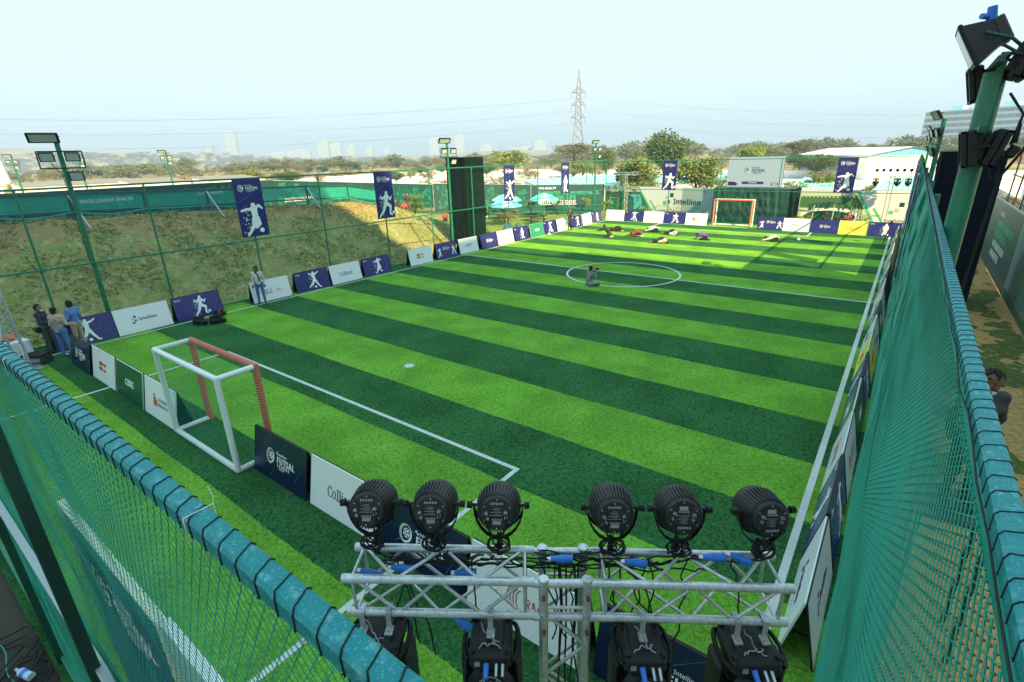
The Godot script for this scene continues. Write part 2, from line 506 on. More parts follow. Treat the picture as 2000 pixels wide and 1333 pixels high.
func setting() -> void:
	var g := MB.new()
	sheet(g, -3000, 3000, -3500, 1500, -0.06)
	struct(g, "ground", M.scrub_ground)
	# synthetic turf laid in strips, dark and light
	var pitch := Node3D.new()
	put(pitch, "pitch")
	pitch.set_meta("kind", "structure")
	for i in range(-12, 13):
		var z0 := STRIPE * i
		var z1 := STRIPE * (i + 1)
		if i == -12: z0 = -24.9
		if i == 10: z1 = 21.85
		if i == 11: z0 = 21.85
		z1 = minf(z1, 24.9)
		if z1 <= z0: continue
		var m := MB.new()
		var sx := 0.055
		var x_ := -12.85
		while x_ < 12.05:
			var xe := minf(x_ + sx, 12.05)
			m.quad(Vector3(x_, 0, fray(x_, z1)), Vector3(xe, 0, fray(xe, z1)), Vector3(xe, 0, fray(xe, z0)), Vector3(x_, 0, fray(x_, z0)))
			x_ = xe
		part(m, "turf_strip", M.turf_dark if posmod(i, 2) == 0 else M.turf_light, pitch)
	# markings, 4 mm above the turf
	var mk_ := Node3D.new()
	put(mk_, "pitch_markings")
	mk_.set_meta("kind", "structure")
	var Y := 0.006
	var L := [[-11.36, -11.26, -20.9, 24.6, Y], [10.97, 11.09, -20.9, 24.6, Y], [-11.26, 10.97, -0.05, 0.05, Y], [-6.34, 6.1, 17.83, 17.93, Y], [-6.34, -6.24, 17.93, 24.6, Y], [6.0, 6.1, 17.93, 24.6, Y], [-5.95, 6.2, -17.76, -17.66, Y], [-5.95, -5.85, -20.5, -17.76, Y], [6.1, 6.2, -20.5, -17.76, Y], [-11.26, 10.97, -20.6, -20.5, Y]]
	for l in L:
		var m := MB.new()
		sheet(m, l[0], l[1], l[2], l[3], l[4])
		part(m, "line", M.line_white, mk_)
	var ring := MB.new()
	for i in 96:
		var a := TAU * i / 96
		var b := TAU * (i + 1) / 96
		var e0 := Vector3(cos(a), 0, sin(a))
		var e1 := Vector3(cos(b), 0, sin(b))
		var up := Vector3(0, Y + 0.004, 0)
		ring.quad(e0 * 3.01 + up, e0 * 2.9 + up, e1 * 2.9 + up, e1 * 3.01 + up)
	part(ring, "centre_circle", M.line_white, mk_)
	var spot := MB.new()
	spot.lathe([Vector2(0.0, 0.0061), Vector2(0.16, 0.006)], 20, Transform3D(Basis.IDENTITY, Vector3(-0.04, 0, 15.27)))
	part(spot, "penalty_spot", M.line_white, mk_)
	# lawn, walkway sand
	var lw := MB.new()
	sheet(lw, -34, -12.85, -32, -2.0, -0.02)
	sheet(lw, -12.85, 14.5, -32, -24.9, -0.02)
	struct(lw, "lawn", M.lawn)
	var sd := MB.new()
	sheet(sd, 12.05, 40, -60, 40, -0.03)
	struct(sd, "walkway_ground", M.sand)
	var gn := noise(0.4, 3, 59)
	var gp := MB.new()
	var gq := func(x: float, z: float) -> float:
		return gn.get_noise_2d(x * 1.6, z * 0.8) + gn.get_noise_2d(x * 9.0, z * 9.0) * 0.35 + (0.3 if z < 8.0 else 0.0) - absf(x - (13.1 if z < 8.0 else 12.4)) * 0.2
	var gs := 0.14
	for i in 24:
		for j in 260:
			var x0 := 12.06 + i * gs
			var z0 := -22.0 + j * gs
			var cs := [Vector2(x0, z0), Vector2(x0, z0 + gs), Vector2(x0 + gs, z0 + gs), Vector2(x0 + gs, z0)]
			var pg := []
			for e in 4:
				var va: float = gq.call(cs[e].x, cs[e].y)
				var vb: float = gq.call(cs[(e + 1) % 4].x, cs[(e + 1) % 4].y)
				if va > 0.0: pg.append(cs[e])
				if (va > 0.0) != (vb > 0.0): pg.append(cs[e].lerp(cs[(e + 1) % 4], va / (va - vb)))
			for e in range(1, pg.size() - 1):
				gp.tri_n(Vector3(pg[0].x, -0.02, pg[0].y), Vector3(pg[e].x, -0.02, pg[e].y), Vector3(pg[e + 1].x, -0.02, pg[e + 1].y), Vector3.UP, Vector3.UP, Vector3.UP)
	struct(gp, "walkway_grass", M.verge)
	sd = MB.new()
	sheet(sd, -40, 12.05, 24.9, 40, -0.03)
	struct(sd, "shade_dark_ground", M.soil)  # ground outside the fence, its shade painted in as dark colour
	# embankment
	var hn := noise(0.35, 4, 7)
	var hm := MB.new()
	var soil := MB.new()
	var step := 0.4
	var xs := []
	var x := -12.87
	while x > -36.0:
		xs.append(x)
		x -= step if x > -22 else 1.4
	var zs := []
	var z := 40.0
	while z > -27.0:
		zs.append(z)
		z -= step
	var hh := []
	for i in xs.size():
		var row := []
		for j in zs.size():
			var e: float = hill_h(xs[i], zs[j])
			if e > 0.02: e += hn.get_noise_2d(xs[i] * 1.0, zs[j] * 1.0) * 0.16 * minf(1.0, e)
			if xs[i] < -34.0: e = 0.0
			row.append(Vector3(xs[i], e - 0.015, zs[j]))
		hh.append(row)
	var nr := func(i: int, j: int) -> Vector3:
		var a: Vector3 = hh[mini(i + 1, xs.size() - 1)][j] - hh[maxi(i - 1, 0)][j]
		var b: Vector3 = hh[i][mini(j + 1, zs.size() - 1)] - hh[i][maxi(j - 1, 0)]
		var q := a.cross(b).normalized()
		return q if q.y > 0 else -q
	for i in xs.size() - 1:
		for j in zs.size() - 1:
			if maxf(hh[i][j].y, hh[i + 1][j + 1].y) < -0.005 and hh[i][j + 1].y < -0.005: continue
			var tgt := hm
			if xs[i] < -17.7 + hn.get_noise_2d(zs[j] * 2.0, xs[i] * 2.0) * 1.6 and xs[i] > -22.0 and zs[j] > 1.0: tgt = soil
			tgt.quad_n(hh[i][j], hh[i][j + 1], hh[i + 1][j + 1], hh[i + 1][j], nr.call(i, j), nr.call(i, j + 1), nr.call(i + 1, j + 1), nr.call(i + 1, j))
	struct(hm, "embankment", M.hill)
	struct(soil, "embankment_soil", M.bare_soil)
	# loose tufts of grass on the slope
	var tm := MB.new()
	rng.seed = 11
	for k in 7:
		var a := rng.randf() * TAU
		var dir := Vector3(cos(a), 0, sin(a))
		var sd2 := dir.cross(Vector3.UP) * 0.012
		var hgt := rng.randf_range(0.05, 0.1)
		var tip := dir * rng.randf_range(0.02, 0.08) + Vector3.UP * hgt
		tm.tri(-sd2, sd2, tip)
	var mm := MultiMesh.new()
	mm.transform_format = MultiMesh.TRANSFORM_3D
	mm.use_colors = true
	mm.mesh = tm.mesh()
	var pts := []
	var tn := noise(0.12, 3, 17)
	while pts.size() < 11000:
		var px := rng.randf_range(-20.5, -12.9)
		var pz := rng.randf_range(-6.0, 24.5)
		if tn.get_noise_2d(px * 3.0, pz * 3.0) + rng.randf_range(-0.3, 0.3) > 0.0: pts.append(Vector2(px, pz))
	mm.instance_count = pts.size()
	for i in pts.size():
		var p: Vector2 = pts[i]
		var s := rng.randf_range(0.7, 1.8)
		mm.set_instance_transform(i, Transform3D(Basis(Vector3.UP, rng.randf() * TAU).scaled(Vector3.ONE * s), Vector3(p.x, hill_h(p.x, p.y) - 0.02 + hn.get_noise_2d(p.x, p.y) * 0.16 * minf(1.0, hill_h(p.x, p.y)), p.y)))
		var w := rng.randf()
		mm.set_instance_color(i, Color(0.20, 0.28, 0.08).lerp(Color(0.50, 0.44, 0.20), w))
	var mmi := MultiMeshInstance3D.new()
	mmi.multimesh = mm
	mmi.material_override = M.leaf
	put(mmi, "slope_grass")
	tag(mmi, "short rough grass tufts growing over the embankment slope", "grass", "", "stuff")
	var sm := MB.new()
	rng.seed = 77
	for i in 420:
		var px := rng.randf_range(-20.0, -13.2)
		var pz := rng.randf_range(-5.0, 24.0)
		var sr := rng.randf_range(0.02, 0.06)
		sm.ball(Vector3(px, hill_h(px, pz) + hn.get_noise_2d(px, pz) * 0.16 * minf(1.0, hill_h(px, pz)), pz), Vector3(sr, sr * 0.6, sr * 0.8), Basis(Vector3.UP, rng.randf() * 6.0), 6, 4)
	var so := part(sm, "slope_stones", M.concrete)
	tag(so, "small pale stones scattered over the embankment slope", "stones", "", "stuff")
	# office block out of view whose shade covers the near half of the pitch
	var t := thing("office_tower", "tall pale office tower standing behind the pitch corner, outside the picture", "building", Vector3(0, 0, 0))
	for w in [["main_wing", 71.4, 130.0, 61.8], ["middle_wing", 60.8, 71.4, 59.2], ["low_wing", 20.0, 60.8, 52.0]]:
		var wm := MB.new()
		wm.box(Vector3((w[1] + w[2]) * 0.5, w[3] * 0.5, 44), Vector3(w[2] - w[1], w[3], 20))
		var wing := part(wm, w[0], M.office_white, t)
		for k in 13:
			var wb := MB.new()
			wb.box(Vector3((w[1] + w[2]) * 0.5, 3.0 + k * 3.8, 33.97), Vector3(w[2] - w[1] - 1.0, 1.9, 0.1))
			part(wb, "window_band", M.tower_glass, wing)

# ---------------------------------------------------------------- nets and fences
# strands of a diamond net over a W x H panel; at.call(s, t) gives the point in space
func net_mesh(W: float, H: float, cell: float, r: float, at: Callable, seg := 1, k := 1.0) -> MB:
	var mb := MB.new()
	var A := H * k
	var s0 := -A
	while s0 < W:
		for sg in 2:
			var a := Vector2(s0, 0.0)
			var b := Vector2(s0 + A, H)
			if a.x < 0: a = Vector2(0, -s0 / k)
			if b.x > W: b = Vector2(W, (W - s0) / k)
			if b.y - a.y > 0.01:
				if sg == 1:
					a.y = H - a.y
					b.y = H - b.y
				var n := maxi(1, int(ceil(absf(b.y - a.y) / H * seg)))
				for i in n:
					mb.strand(at.call(lerpf(a.x, b.x, float(i) / n), lerpf(a.y, b.y, float(i) / n)), at.call(lerpf(a.x, b.x, float(i + 1) / n), lerpf(a.y, b.y, float(i + 1) / n)), r)
		s0 += cell
	return mb

func net_knots(W: float, H: float, H0: float, cell: float, r: float, at: Callable, k: float) -> MB:
	var mb := MB.new()
	var A := H * k
	var n := int((W + A) / cell) + 1
	for i in n:
		for j in n:
			var s0 := -A + i * cell
			var c0 := j * cell
			var s := (s0 + c0) * 0.5
			var q := (c0 - s0) / (2.0 * k)
			if s < 0 or s > W or q < H0 or q > H: continue
			var p: Vector3 = at.call(s, q)
			var o := [Vector3(r, 0, 0), Vector3(0, 0, r), Vector3(-r, 0, 0), Vector3(0, 0, -r)]
			for e in 4:
				mb.tri(p + o[e], p + Vector3(0, r, 0), p + o[(e + 1) % 4])
				mb.tri(p + o[e], p + o[(e + 1) % 4], p - Vector3(0, r, 0))
	return mb

func fence_post(parent: Node, p: Vector3, h: float, r: float, m: Material, called := "post") -> void:
	var mb := MB.new()
	mb.tube(p, p + Vector3(0, h, 0), r, r, 10)
	part(mb, called, m, parent)

func bar(parent: Node, called: String, a: Vector3, b: Vector3, w: float, m: Material, bev := 0.006) -> MeshInstance3D:
	var mb := MB.new()
	var d := (b - a).normalized()
	var u := Vector3.UP if absf(d.y) < 0.9 else Vector3.RIGHT
	var x := u.cross(d).normalized()
	mb.cbox((a + b) * 0.5, Vector3(w, w, (b - a).length()), bev, Basis(x, d.cross(x), d))
	return part(mb, called, m, parent)

const TOP := 5.45
func fences() -> void:
	# embankment side
	var f := thing("net_fence", "tall green pipe fence with netting along the foot of the embankment", "fence", Vector3(-12.4, 0, 0))
	for z in [24.65, 20.85, 17.06, 13.1, 9.4, 5.35, 1.68, -2.33, -6.42, -10.32, -14.4, -18.28]:
		fence_post(f, Vector3(0, 0, z), TOP, 0.038, M.green)
	bar(f, "top_rail", Vector3(0, TOP, -22.3), Vector3(0, TOP, 24.75), 0.07, M.green)
	bar(f, "middle_rail", Vector3(0.03, 2.75, -22.3), Vector3(0.03, 2.75, 24.75), 0.06, M.green)
	bar(f, "bottom_rail", Vector3(0, 0.09, -22.3), Vector3(0, 0.09, 24.75), 0.06, M.green)
	var nm := net_mesh(47.0, TOP, 0.1, 0.0009, func(s, t): return Vector3(0.02, t, -22.3 + s), 1)
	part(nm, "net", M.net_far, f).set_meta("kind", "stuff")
	# screen end
	f = thing("net_fence", "tall green pipe fence with netting in front of the screen", "fence", Vector3(0, 0, -22.3))
	for x in [-12.4, -10.6, -6.05, -1.63, 3.0, 7.47, 11.85]:
		fence_post(f, Vector3(x, 0, 0), 5.32, 0.036, M.green)
	bar(f, "top_rail", Vector3(-12.4, 5.32, 0), Vector3(11.85, 5.32, 0), 0.06, M.green)
	bar(f, "middle_rail", Vector3(-12.4, 2.8, 0.03), Vector3(11.85, 2.8, 0.03), 0.055, M.green)
	bar(f, "bottom_rail", Vector3(-12.4, 0.08, 0), Vector3(11.85, 0.08, 0), 0.055, M.green)
	nm = net_mesh(24.2, 5.32, 0.12, 0.0011, func(s, t): return Vector3(-12.4 + s, t, 0.02), 1)
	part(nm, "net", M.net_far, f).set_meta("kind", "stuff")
	# walkway side, close to the camera
	f = thing("net_fence", "tall green net fence with cord lashed top rail along the sandy walkway", "fence", Vector3(11.76, 0, 0))
	for z in [15.2, 11.4, 7.5, 3.6, -4.2, -8.1, -12.0, -15.9, -22.3]:
		fence_post(f, Vector3(0.08, 0, z), TOP - 0.03, 0.038, M.green)
	bar(f, "top_rail", Vector3(0, TOP - 0.025, -22.3), Vector3(0, TOP - 0.025, 24.81), 0.048, M.rail, 0.007)
	bar(f, "middle_rail", Vector3(0.06, 2.75, -22.3), Vector3(0.06, 2.75, 24.75), 0.05, M.green)
	bar(f, "bottom_rail", Vector3(0.03, 0.08, -22.3), Vector3(0.03, 0.08, 24.75), 0.05, M.green)
	var wob := noise(0.25, 3, 77)
	var belly := func(s: float, t: float) -> Vector3:
		var z := 24.75 - s
		var k := sin(PI * fmod(t, 2.75) / 2.75)
		var b := -0.09 * k * (1.0 + 0.35 * wob.get_noise_2d(z * 0.9, t)) - 0.012 * sin(z * 1.6) * k
		return Vector3(b - 0.028, minf(t, TOP - 0.05), z)
	nm = net_mesh(6.0, TOP - 0.03, 0.056, 0.0022, belly, 14, 1.6)
	part(nm, "net", M.net, f).set_meta("kind", "stuff")
	nm = net_knots(6.0, TOP - 0.03, 2.0, 0.056, 0.0046, belly, 1.6)
	part(nm, "net_knots", M.net_dark, f).set_meta("kind", "stuff")
	nm = net_mesh(14.0, TOP - 0.03, 0.06, 0.002, func(s, t): return belly.call(6.0 + s, t), 12, 1.6)
	part(nm, "net", M.net, f).set_meta("kind", "stuff")
	nm = net_mesh(27.0, TOP - 0.03, 0.1, 0.0023, func(s, t): return belly.call(20.0 + s, t), 6, 1.7)
	part(nm, "net", M.net, f).set_meta("kind", "stuff")
	var rope := MB.new()
	var ps := []
	for i in 240:
		var z := 24.7 - i * 0.195
		ps.append(Vector3(-0.031 + 0.004 * sin(i * 2.1), TOP - 0.035 + 0.008 * sin(i * 1.3), z))
	rope.path(ps, 0.0024, 5)
	part(rope, "edge_rope", M.cord, f)
	for q in [[TOP - 0.095, 0.04], [2.68, 0.045]]:  # unseen rolls added under the rails to thicken their shadows on the turf
		rope = MB.new()
		ps = []
		for i in 120: ps.append(Vector3(0.012 + 0.006 * sin(i * 1.9), q[0] + 0.008 * sin(i * 1.1), 24.5 - i * 0.392))
		rope.path(ps, q[1], 6)
		part(rope, "added_shadow_roll", M.net, f)
	lashing(f, Vector3(0, TOP - 0.025, 24.70), Vector3(0, 0, -1), 300, 0.07, 47.0)
	# camera end
	f = thing("net_fence", "green net fence with cord lashed top rail beside the lighting truss", "fence", Vector3(0, 0, 24.78))
	for x in [-8.0, -4.0, 0.0, 3.7, 7.48]:
		bar(f, "post", Vector3(x, 0, 0.03), Vector3(x, TOP - 0.055, 0.03), 0.075, M.green_dark)
	bar(f, "top_rail", Vector3(-12.4, TOP - 0.025, 0), Vector3(11.73, TOP - 0.025, 0), 0.047, M.rail, 0.007)
	bar(f, "middle_rail", Vector3(-12.4, 2.75, 0.0), Vector3(11.7, 2.75, 0.0), 0.06, M.galvanised)
	bar(f, "bottom_rail", Vector3(-12.4, 0.08, 0.0), Vector3(11.7, 0.08, 0.0), 0.06, M.green)
	var b2 := func(s: float, t: float) -> Vector3:
		var k := sin(PI * fmod(t, 2.75) / 2.75)
		return Vector3(11.73 - s, minf(t, TOP - 0.05), -0.026 - 0.05 * k * (1.0 + wob.get_noise_2d(s * 1.5, t)))
	nm = net_mesh(11.0, TOP - 0.03, 0.048, 0.0015, b2, 10, 0.62)
	part(nm, "net", M.net, f).set_meta("kind", "stuff")
	nm = net_knots(4.2, TOP - 0.03, 3.2, 0.048, 0.0034, b2, 0.62)
	part(nm, "net_knots", M.net, f).set_meta("kind", "stuff")
	rope = MB.new()
	ps = []
	for i in 120:
		ps.append(Vector3(11.7 - i * 0.2, TOP - 0.062 + 0.008 * sin(i * 1.7), -0.04))
	rope.path(ps, 0.0045, 5)
	part(rope, "edge_rope", M.cord, f)
	lashing(f, Vector3(11.6, TOP - 0.025, 0), Vector3(-1, 0, 0), 180, 0.06, 20.0)
	# white cable ties round the rail
	for p in [[10.46, 0.0], [8.93, 0.2]]:
		var tie := MB.new()
		var y := TOP - 0.025
		var q := 0.029
		var x: float = p[0]
		var loop := []
		for e in [[-q, -q], [q, -q], [q, q], [-q, q], [-q, -q]]: loop.append(Vector3(x, y + e[1], e[0]))
		tie.path(loop, 0.0016, 4)
		tie.path([Vector3(x, y + q, -q), Vector3(x - 0.002, y + q + 0.014, -q - 0.004), Vector3(x - 0.005, y + q + 0.04, -q)], 0.001, 4)
		part(tie, "cable_tie", M.white, f)

func lashing(parent: Node, a: Vector3, d: Vector3, count: int, gap: float, total: float) -> void:
	var shapes := []
	for k in 4:
		rng.seed = 40 + k
		var mb := MB.new()
		var side := d.cross(Vector3.UP)
		var h := 0.0248
		var loop := []
		var c := [[-1, -0.7], [-0.7, -1], [0.7, -1], [1, -0.7], [1, 0.7], [0.7, 1], [-0.7, 1], [-1, 0.7], [-1, -0.7]]
		for i in c.size():
			loop.append(side * (c[i][0] * h) + Vector3.UP * (c[i][1] * h) + d * (0.013 * c[i][0] + rng.randf_range(-0.004, 0.004)))
		mb.path(loop, 0.0017, 4)
		shapes.append(mb.mesh())
	rng.seed = 50
	var i := 0
	var s := 0.0
	var rest := MB.new()
	while s < total:
		if i < count:
			var o := MeshInstance3D.new()
			o.mesh = shapes[i % 4]
			o.material_override = M.cord
			put(o, "cord_loop", parent)
			o.position = a + d * s
		else:
			rest.box(a + d * s, Vector3(0.056, 0.056, 0.006) if absf(d.z) > 0.5 else Vector3(0.006, 0.056, 0.056))
		i += 1
		s += gap * rng.randf_range(0.85, 1.15)
	if rest.v.size() > 0: part(rest, "cord_loops_beyond", M.cord, parent).set_meta("kind", "stuff")
# ---------------------------------------------------------------- flat print: lettering and figures
func text_mesh(s: String, bold: bool, serif: bool) -> TextMesh:
	var k := s + ("b" if bold else "") + ("s" if serif else "")
	if not text_cache.has(k):
		var f := SystemFont.new()
		f.font_names = PackedStringArray(["Droid Serif" if serif else "Droid Sans"])
		f.font_weight = 700 if bold else 400
		var m := TextMesh.new()
		m.text = s
		m.font = f
		m.font_size = 40
		m.pixel_size = 0.01
		m.depth = 0.008
		m.curve_step = 3.0
		text_cache[k] = m
	return text_cache[k]

# lettering of a given width, centred at p on the face of parent
func words(parent: Node, s: String, p: Vector3, width: float, m: Material, bold := false, serif := false, turn := Basis.IDENTITY, squash := 1.0) -> void:
	var tm := text_mesh(s, bold, serif)
	var o := MeshInstance3D.new()
	o.mesh = tm
	o.material_override = m
	put(o, "lettering", parent)
	var k: float = width / maxf(0.01, tm.get_aabb().size.x)
	var c: Vector3 = tm.get_aabb().get_center()
	o.transform = Transform3D(turn.scaled_local(Vector3(k, k * squash, 0.5)), p - turn * (Vector3(c.x * k, c.y * k * squash, 0)))

func limb(a: Vector2, b: Vector2, ra: float, rb: float) -> PackedVector2Array:
	var out := PackedVector2Array()
	var d := (b - a).normalized()
	var ang := d.angle()
	for i in 7: out.append(b + Vector2.from_angle(ang - PI / 2 + PI * i / 6.0) * rb)
	for i in 7: out.append(a + Vector2.from_angle(ang + PI / 2 + PI * i / 6.0) * ra)
	return out

const POSES := [
	# head, then chains of [x, y, r]
	[[0.02, 0.92, 0.075], [[0.02, 0.80, 0.11], [0.04, 0.52, 0.09]], [[-0.05, 0.80, 0.05], [-0.24, 0.80, 0.04], [-0.38, 0.76, 0.03]], [[0.08, 0.82, 0.05], [0.20, 0.90, 0.04], [0.30, 0.80, 0.03]], [[0.0, 0.50, 0.085], [-0.06, 0.28, 0.06], [-0.25, 0.03, 0.035], [-0.30, 0.0, 0.03]], [[0.08, 0.50, 0.085], [0.14, 0.33, 0.06], [0.02, 0.22, 0.045]], [0.18, 0.12, 0.075]],
	[[0.03, 0.92, 0.07], [[0.02, 0.80, 0.10], [-0.02, 0.52, 0.08]], [[-0.04, 0.80, 0.045], [-0.18, 0.70, 0.04], [-0.28, 0.78, 0.03]], [[0.08, 0.80, 0.045], [0.20, 0.66, 0.04], [0.28, 0.76, 0.03]], [[-0.06, 0.50, 0.08], [-0.14, 0.28, 0.055], [-0.34, 0.06, 0.035], [-0.38, 0.02, 0.03]], [[0.02, 0.50, 0.085], [0.20, 0.40, 0.06], [0.16, 0.10, 0.04], [0.24, 0.05, 0.03]], [0.33, 0.14, 0.07]],
	[[0.0, 0.93, 0.07], [[0.0, 0.82, 0.10], [0.0, 0.54, 0.085]], [[-0.06, 0.82, 0.045], [-0.20, 0.86, 0.04], [-0.3, 0.92, 0.03]], [[0.07, 0.82, 0.045], [0.22, 0.86, 0.038], [0.36, 0.94, 0.028]], [[-0.03, 0.50, 0.08], [-0.12, 0.30, 0.058], [-0.34, 0.18, 0.04], [-0.40, 0.12, 0.03]], [[0.04, 0.50, 0.08], [0.16, 0.26, 0.055], [0.30, 0.03, 0.035], [0.38, 0.03, 0.03]], [0.0, 0.08, 0.07]],
	[[0.0, 0.92, 0.075], [[0.0, 0.80, 0.12], [0.0, 0.52, 0.10]], [[-0.08, 0.80, 0.05], [-0.18, 0.62, 0.045], [-0.12, 0.48, 0.035]], [[0.09, 0.80, 0.05], [0.18, 0.62, 0.045], [0.14, 0.48, 0.035]], [[-0.04, 0.50, 0.09], [-0.08, 0.28, 0.06], [-0.16, 0.03, 0.04]], [[0.05, 0.50, 0.09], [0.06, 0.30, 0.06], [0.02, 0.12, 0.045]], [0.20, 0.08, 0.07]],
]
var pose_cache := {}
func figure_mesh(pose: int) -> ArrayMesh:
	if pose_cache.has(pose): return pose_cache[pose]
	var P: Array = POSES[pose]
	var all := []
	var h: Array = P[0]
	var circ := func(x: float, y: float, r: float) -> PackedVector2Array:
		var o := PackedVector2Array()
		for i in 14: o.append(Vector2(x + r * cos(TAU * i / 14), y + r * sin(TAU * i / 14)))
		return o
	var body: PackedVector2Array = circ.call(h[0], h[1], h[2])
	var pieces := [limb(Vector2(h[0], h[1]), Vector2(P[1][0][0], P[1][0][1]), 0.045, 0.06)]
	for k in range(1, 6):
		var ch: Array = P[k]
		for i in ch.size() - 1: pieces.append(limb(Vector2(ch[i][0], ch[i][1]), Vector2(ch[i + 1][0], ch[i + 1][1]), ch[i][2], ch[i + 1][2]))
	var todo := pieces.duplicate()
	var guard := 0
	while todo.size() > 0 and guard < 60:
		guard += 1
		var q = todo.pop_front()
		var r := Geometry2D.merge_polygons(body, q)
		var outer := []
		for e in r:
			if not Geometry2D.is_polygon_clockwise(e): outer.append(e)
		if outer.size() == 1: body = outer[0]
		else: todo.append(q)
	var mb := MB.new()
	mb.poly(body, Transform3D.IDENTITY)
	var b: Array = P[6]
	mb.poly(circ.call(b[0], b[1], b[2]), Transform3D(Basis.IDENTITY, Vector3(0, 0, 0.0012)))
	rng.seed = 200 + pose
	for i in 44:
		var y := rng.randf_range(0.02, 0.85)
		var x := -0.08 - absf(rng.randfn(0.0, 0.13)) - 0.16 * (1.0 - y) * rng.randf()
		var r := rng.randf_range(0.008, 0.026)
		var a := rng.randf() * TAU
		var tp := PackedVector2Array()
		for j in 4: tp.append(Vector2(x, y) + Vector2.from_angle(a + j * PI / 2 + rng.randf_range(-0.3, 0.3)) * r)
		mb.poly(tp, Transform3D(Basis.IDENTITY, Vector3(0, 0, -0.0012 + 0.00004 * i)))
	pose_cache[pose] = mb.mesh()
	return pose_cache[pose]

func figure(parent: Node, pose: int, p: Vector3, h: float, w := 1.0, mirror := false) -> void:
	var o := MeshInstance3D.new()
	o.mesh = figure_mesh(pose)
	o.material_override = M.ink_white
	put(o, "player_print", parent)
	o.transform = Transform3D(Basis.from_scale(Vector3(h * w * (-1.0 if mirror else 1.0), h, 1)), p)

var logo_cache: Array = []
func ball_logo(parent: Node, p: Vector3, h: float, light := true) -> void:
	if logo_cache.is_empty():
		var circ := func(x: float, y: float, rx: float, ry: float) -> PackedVector2Array:
			var o := PackedVector2Array()
			for i in 28: o.append(Vector2(x + rx * cos(TAU * i / 28), y + ry * sin(TAU * i / 28)))
			return o
		var a := MB.new()
		for e in Geometry2D.clip_polygons(circ.call(0, 0, 0.42, 0.5), circ.call(0.1, -0.02, 0.36, 0.44)): a.poly(e, Transform3D.IDENTITY)
		var c := MB.new()
		for e in Geometry2D.clip_polygons(circ.call(0.02, 0.04, 0.42, 0.47), circ.call(-0.06, 0.1, 0.40, 0.46)): c.poly(e, Transform3D(Basis.IDENTITY, Vector3(0, 0, 0.001)))
		var b := MB.new()
		b.poly(circ.call(0.08, 0.06, 0.22, 0.25), Transform3D(Basis.IDENTITY, Vector3(0, 0, 0.001)))
		var d := MB.new()
		for k in 6:
			var cx := 0.08
			var cy := 0.06
			if k > 0:
				cx += 0.15 * cos(TAU * k / 5 + 0.3)
				cy += 0.17 * sin(TAU * k / 5 + 0.3)
			var pg := PackedVector2Array()
			for i in 5: pg.append(Vector2(cx + 0.06 * cos(TAU * i / 5 + 0.3 + k), cy + 0.07 * sin(TAU * i / 5 + 0.3 + k)))
			d.poly(pg, Transform3D(Basis.IDENTITY, Vector3(0, 0, 0.0022 + 0.0001 * k)))
		logo_cache = [a.mesh(), c.mesh(), b.mesh(), d.mesh()]
	var mats := [M.ink_sage if light else M.ink_grey, M.ink_white if light else M.ink_sage, M.ink_white if light else M.ink_mint, M.ink_navy if light else M.ink_black]
	for k in 4:
		var o := MeshInstance3D.new()
		o.mesh = logo_cache[k]
		o.material_override = mats[k]
		put(o, "ball_emblem", parent)
		o.transform = Transform3D(Basis.from_scale(Vector3(h, h, 1)), p)

func squares(parent: Node, list: Array) -> void:
	for s in list:
		var mb := MB.new()
		mb.box(Vector3(s[0], s[1], s[4]), Vector3(s[2], s[3], 0.004))
		part(mb, "emblem_block", s[5], parent)

func league(parent: Node, p: Vector3, w: float, light := true) -> void:
	var ink: Material = M.ink_white if light else M.ink_black
	ball_logo(parent, p + Vector3(-w * 0.36, w * 0.02, 0), w * 0.34, light)
	squares(parent, [[p.x - w * 0.12, p.y + w * 0.155, w * 0.035, w * 0.03, p.z, ink], [p.x - w * 0.085, p.y + w * 0.125, w * 0.035, w * 0.03, p.z, ink]])
	words(parent, "Intellion", p + Vector3(w * 0.09, w * 0.14, 0), w * 0.27, ink)
	words(parent, "FUTSAL", p + Vector3(w * 0.2, w * 0.01, 0), w * 0.62, ink, true)
	words(parent, "L E A G U E", p + Vector3(w * 0.12, -w * 0.10, 0), w * 0.42, ink, true)
	words(parent, "TATA REALTY", p + Vector3(w * 0.06, -w * 0.165, 0), w * 0.2, ink)

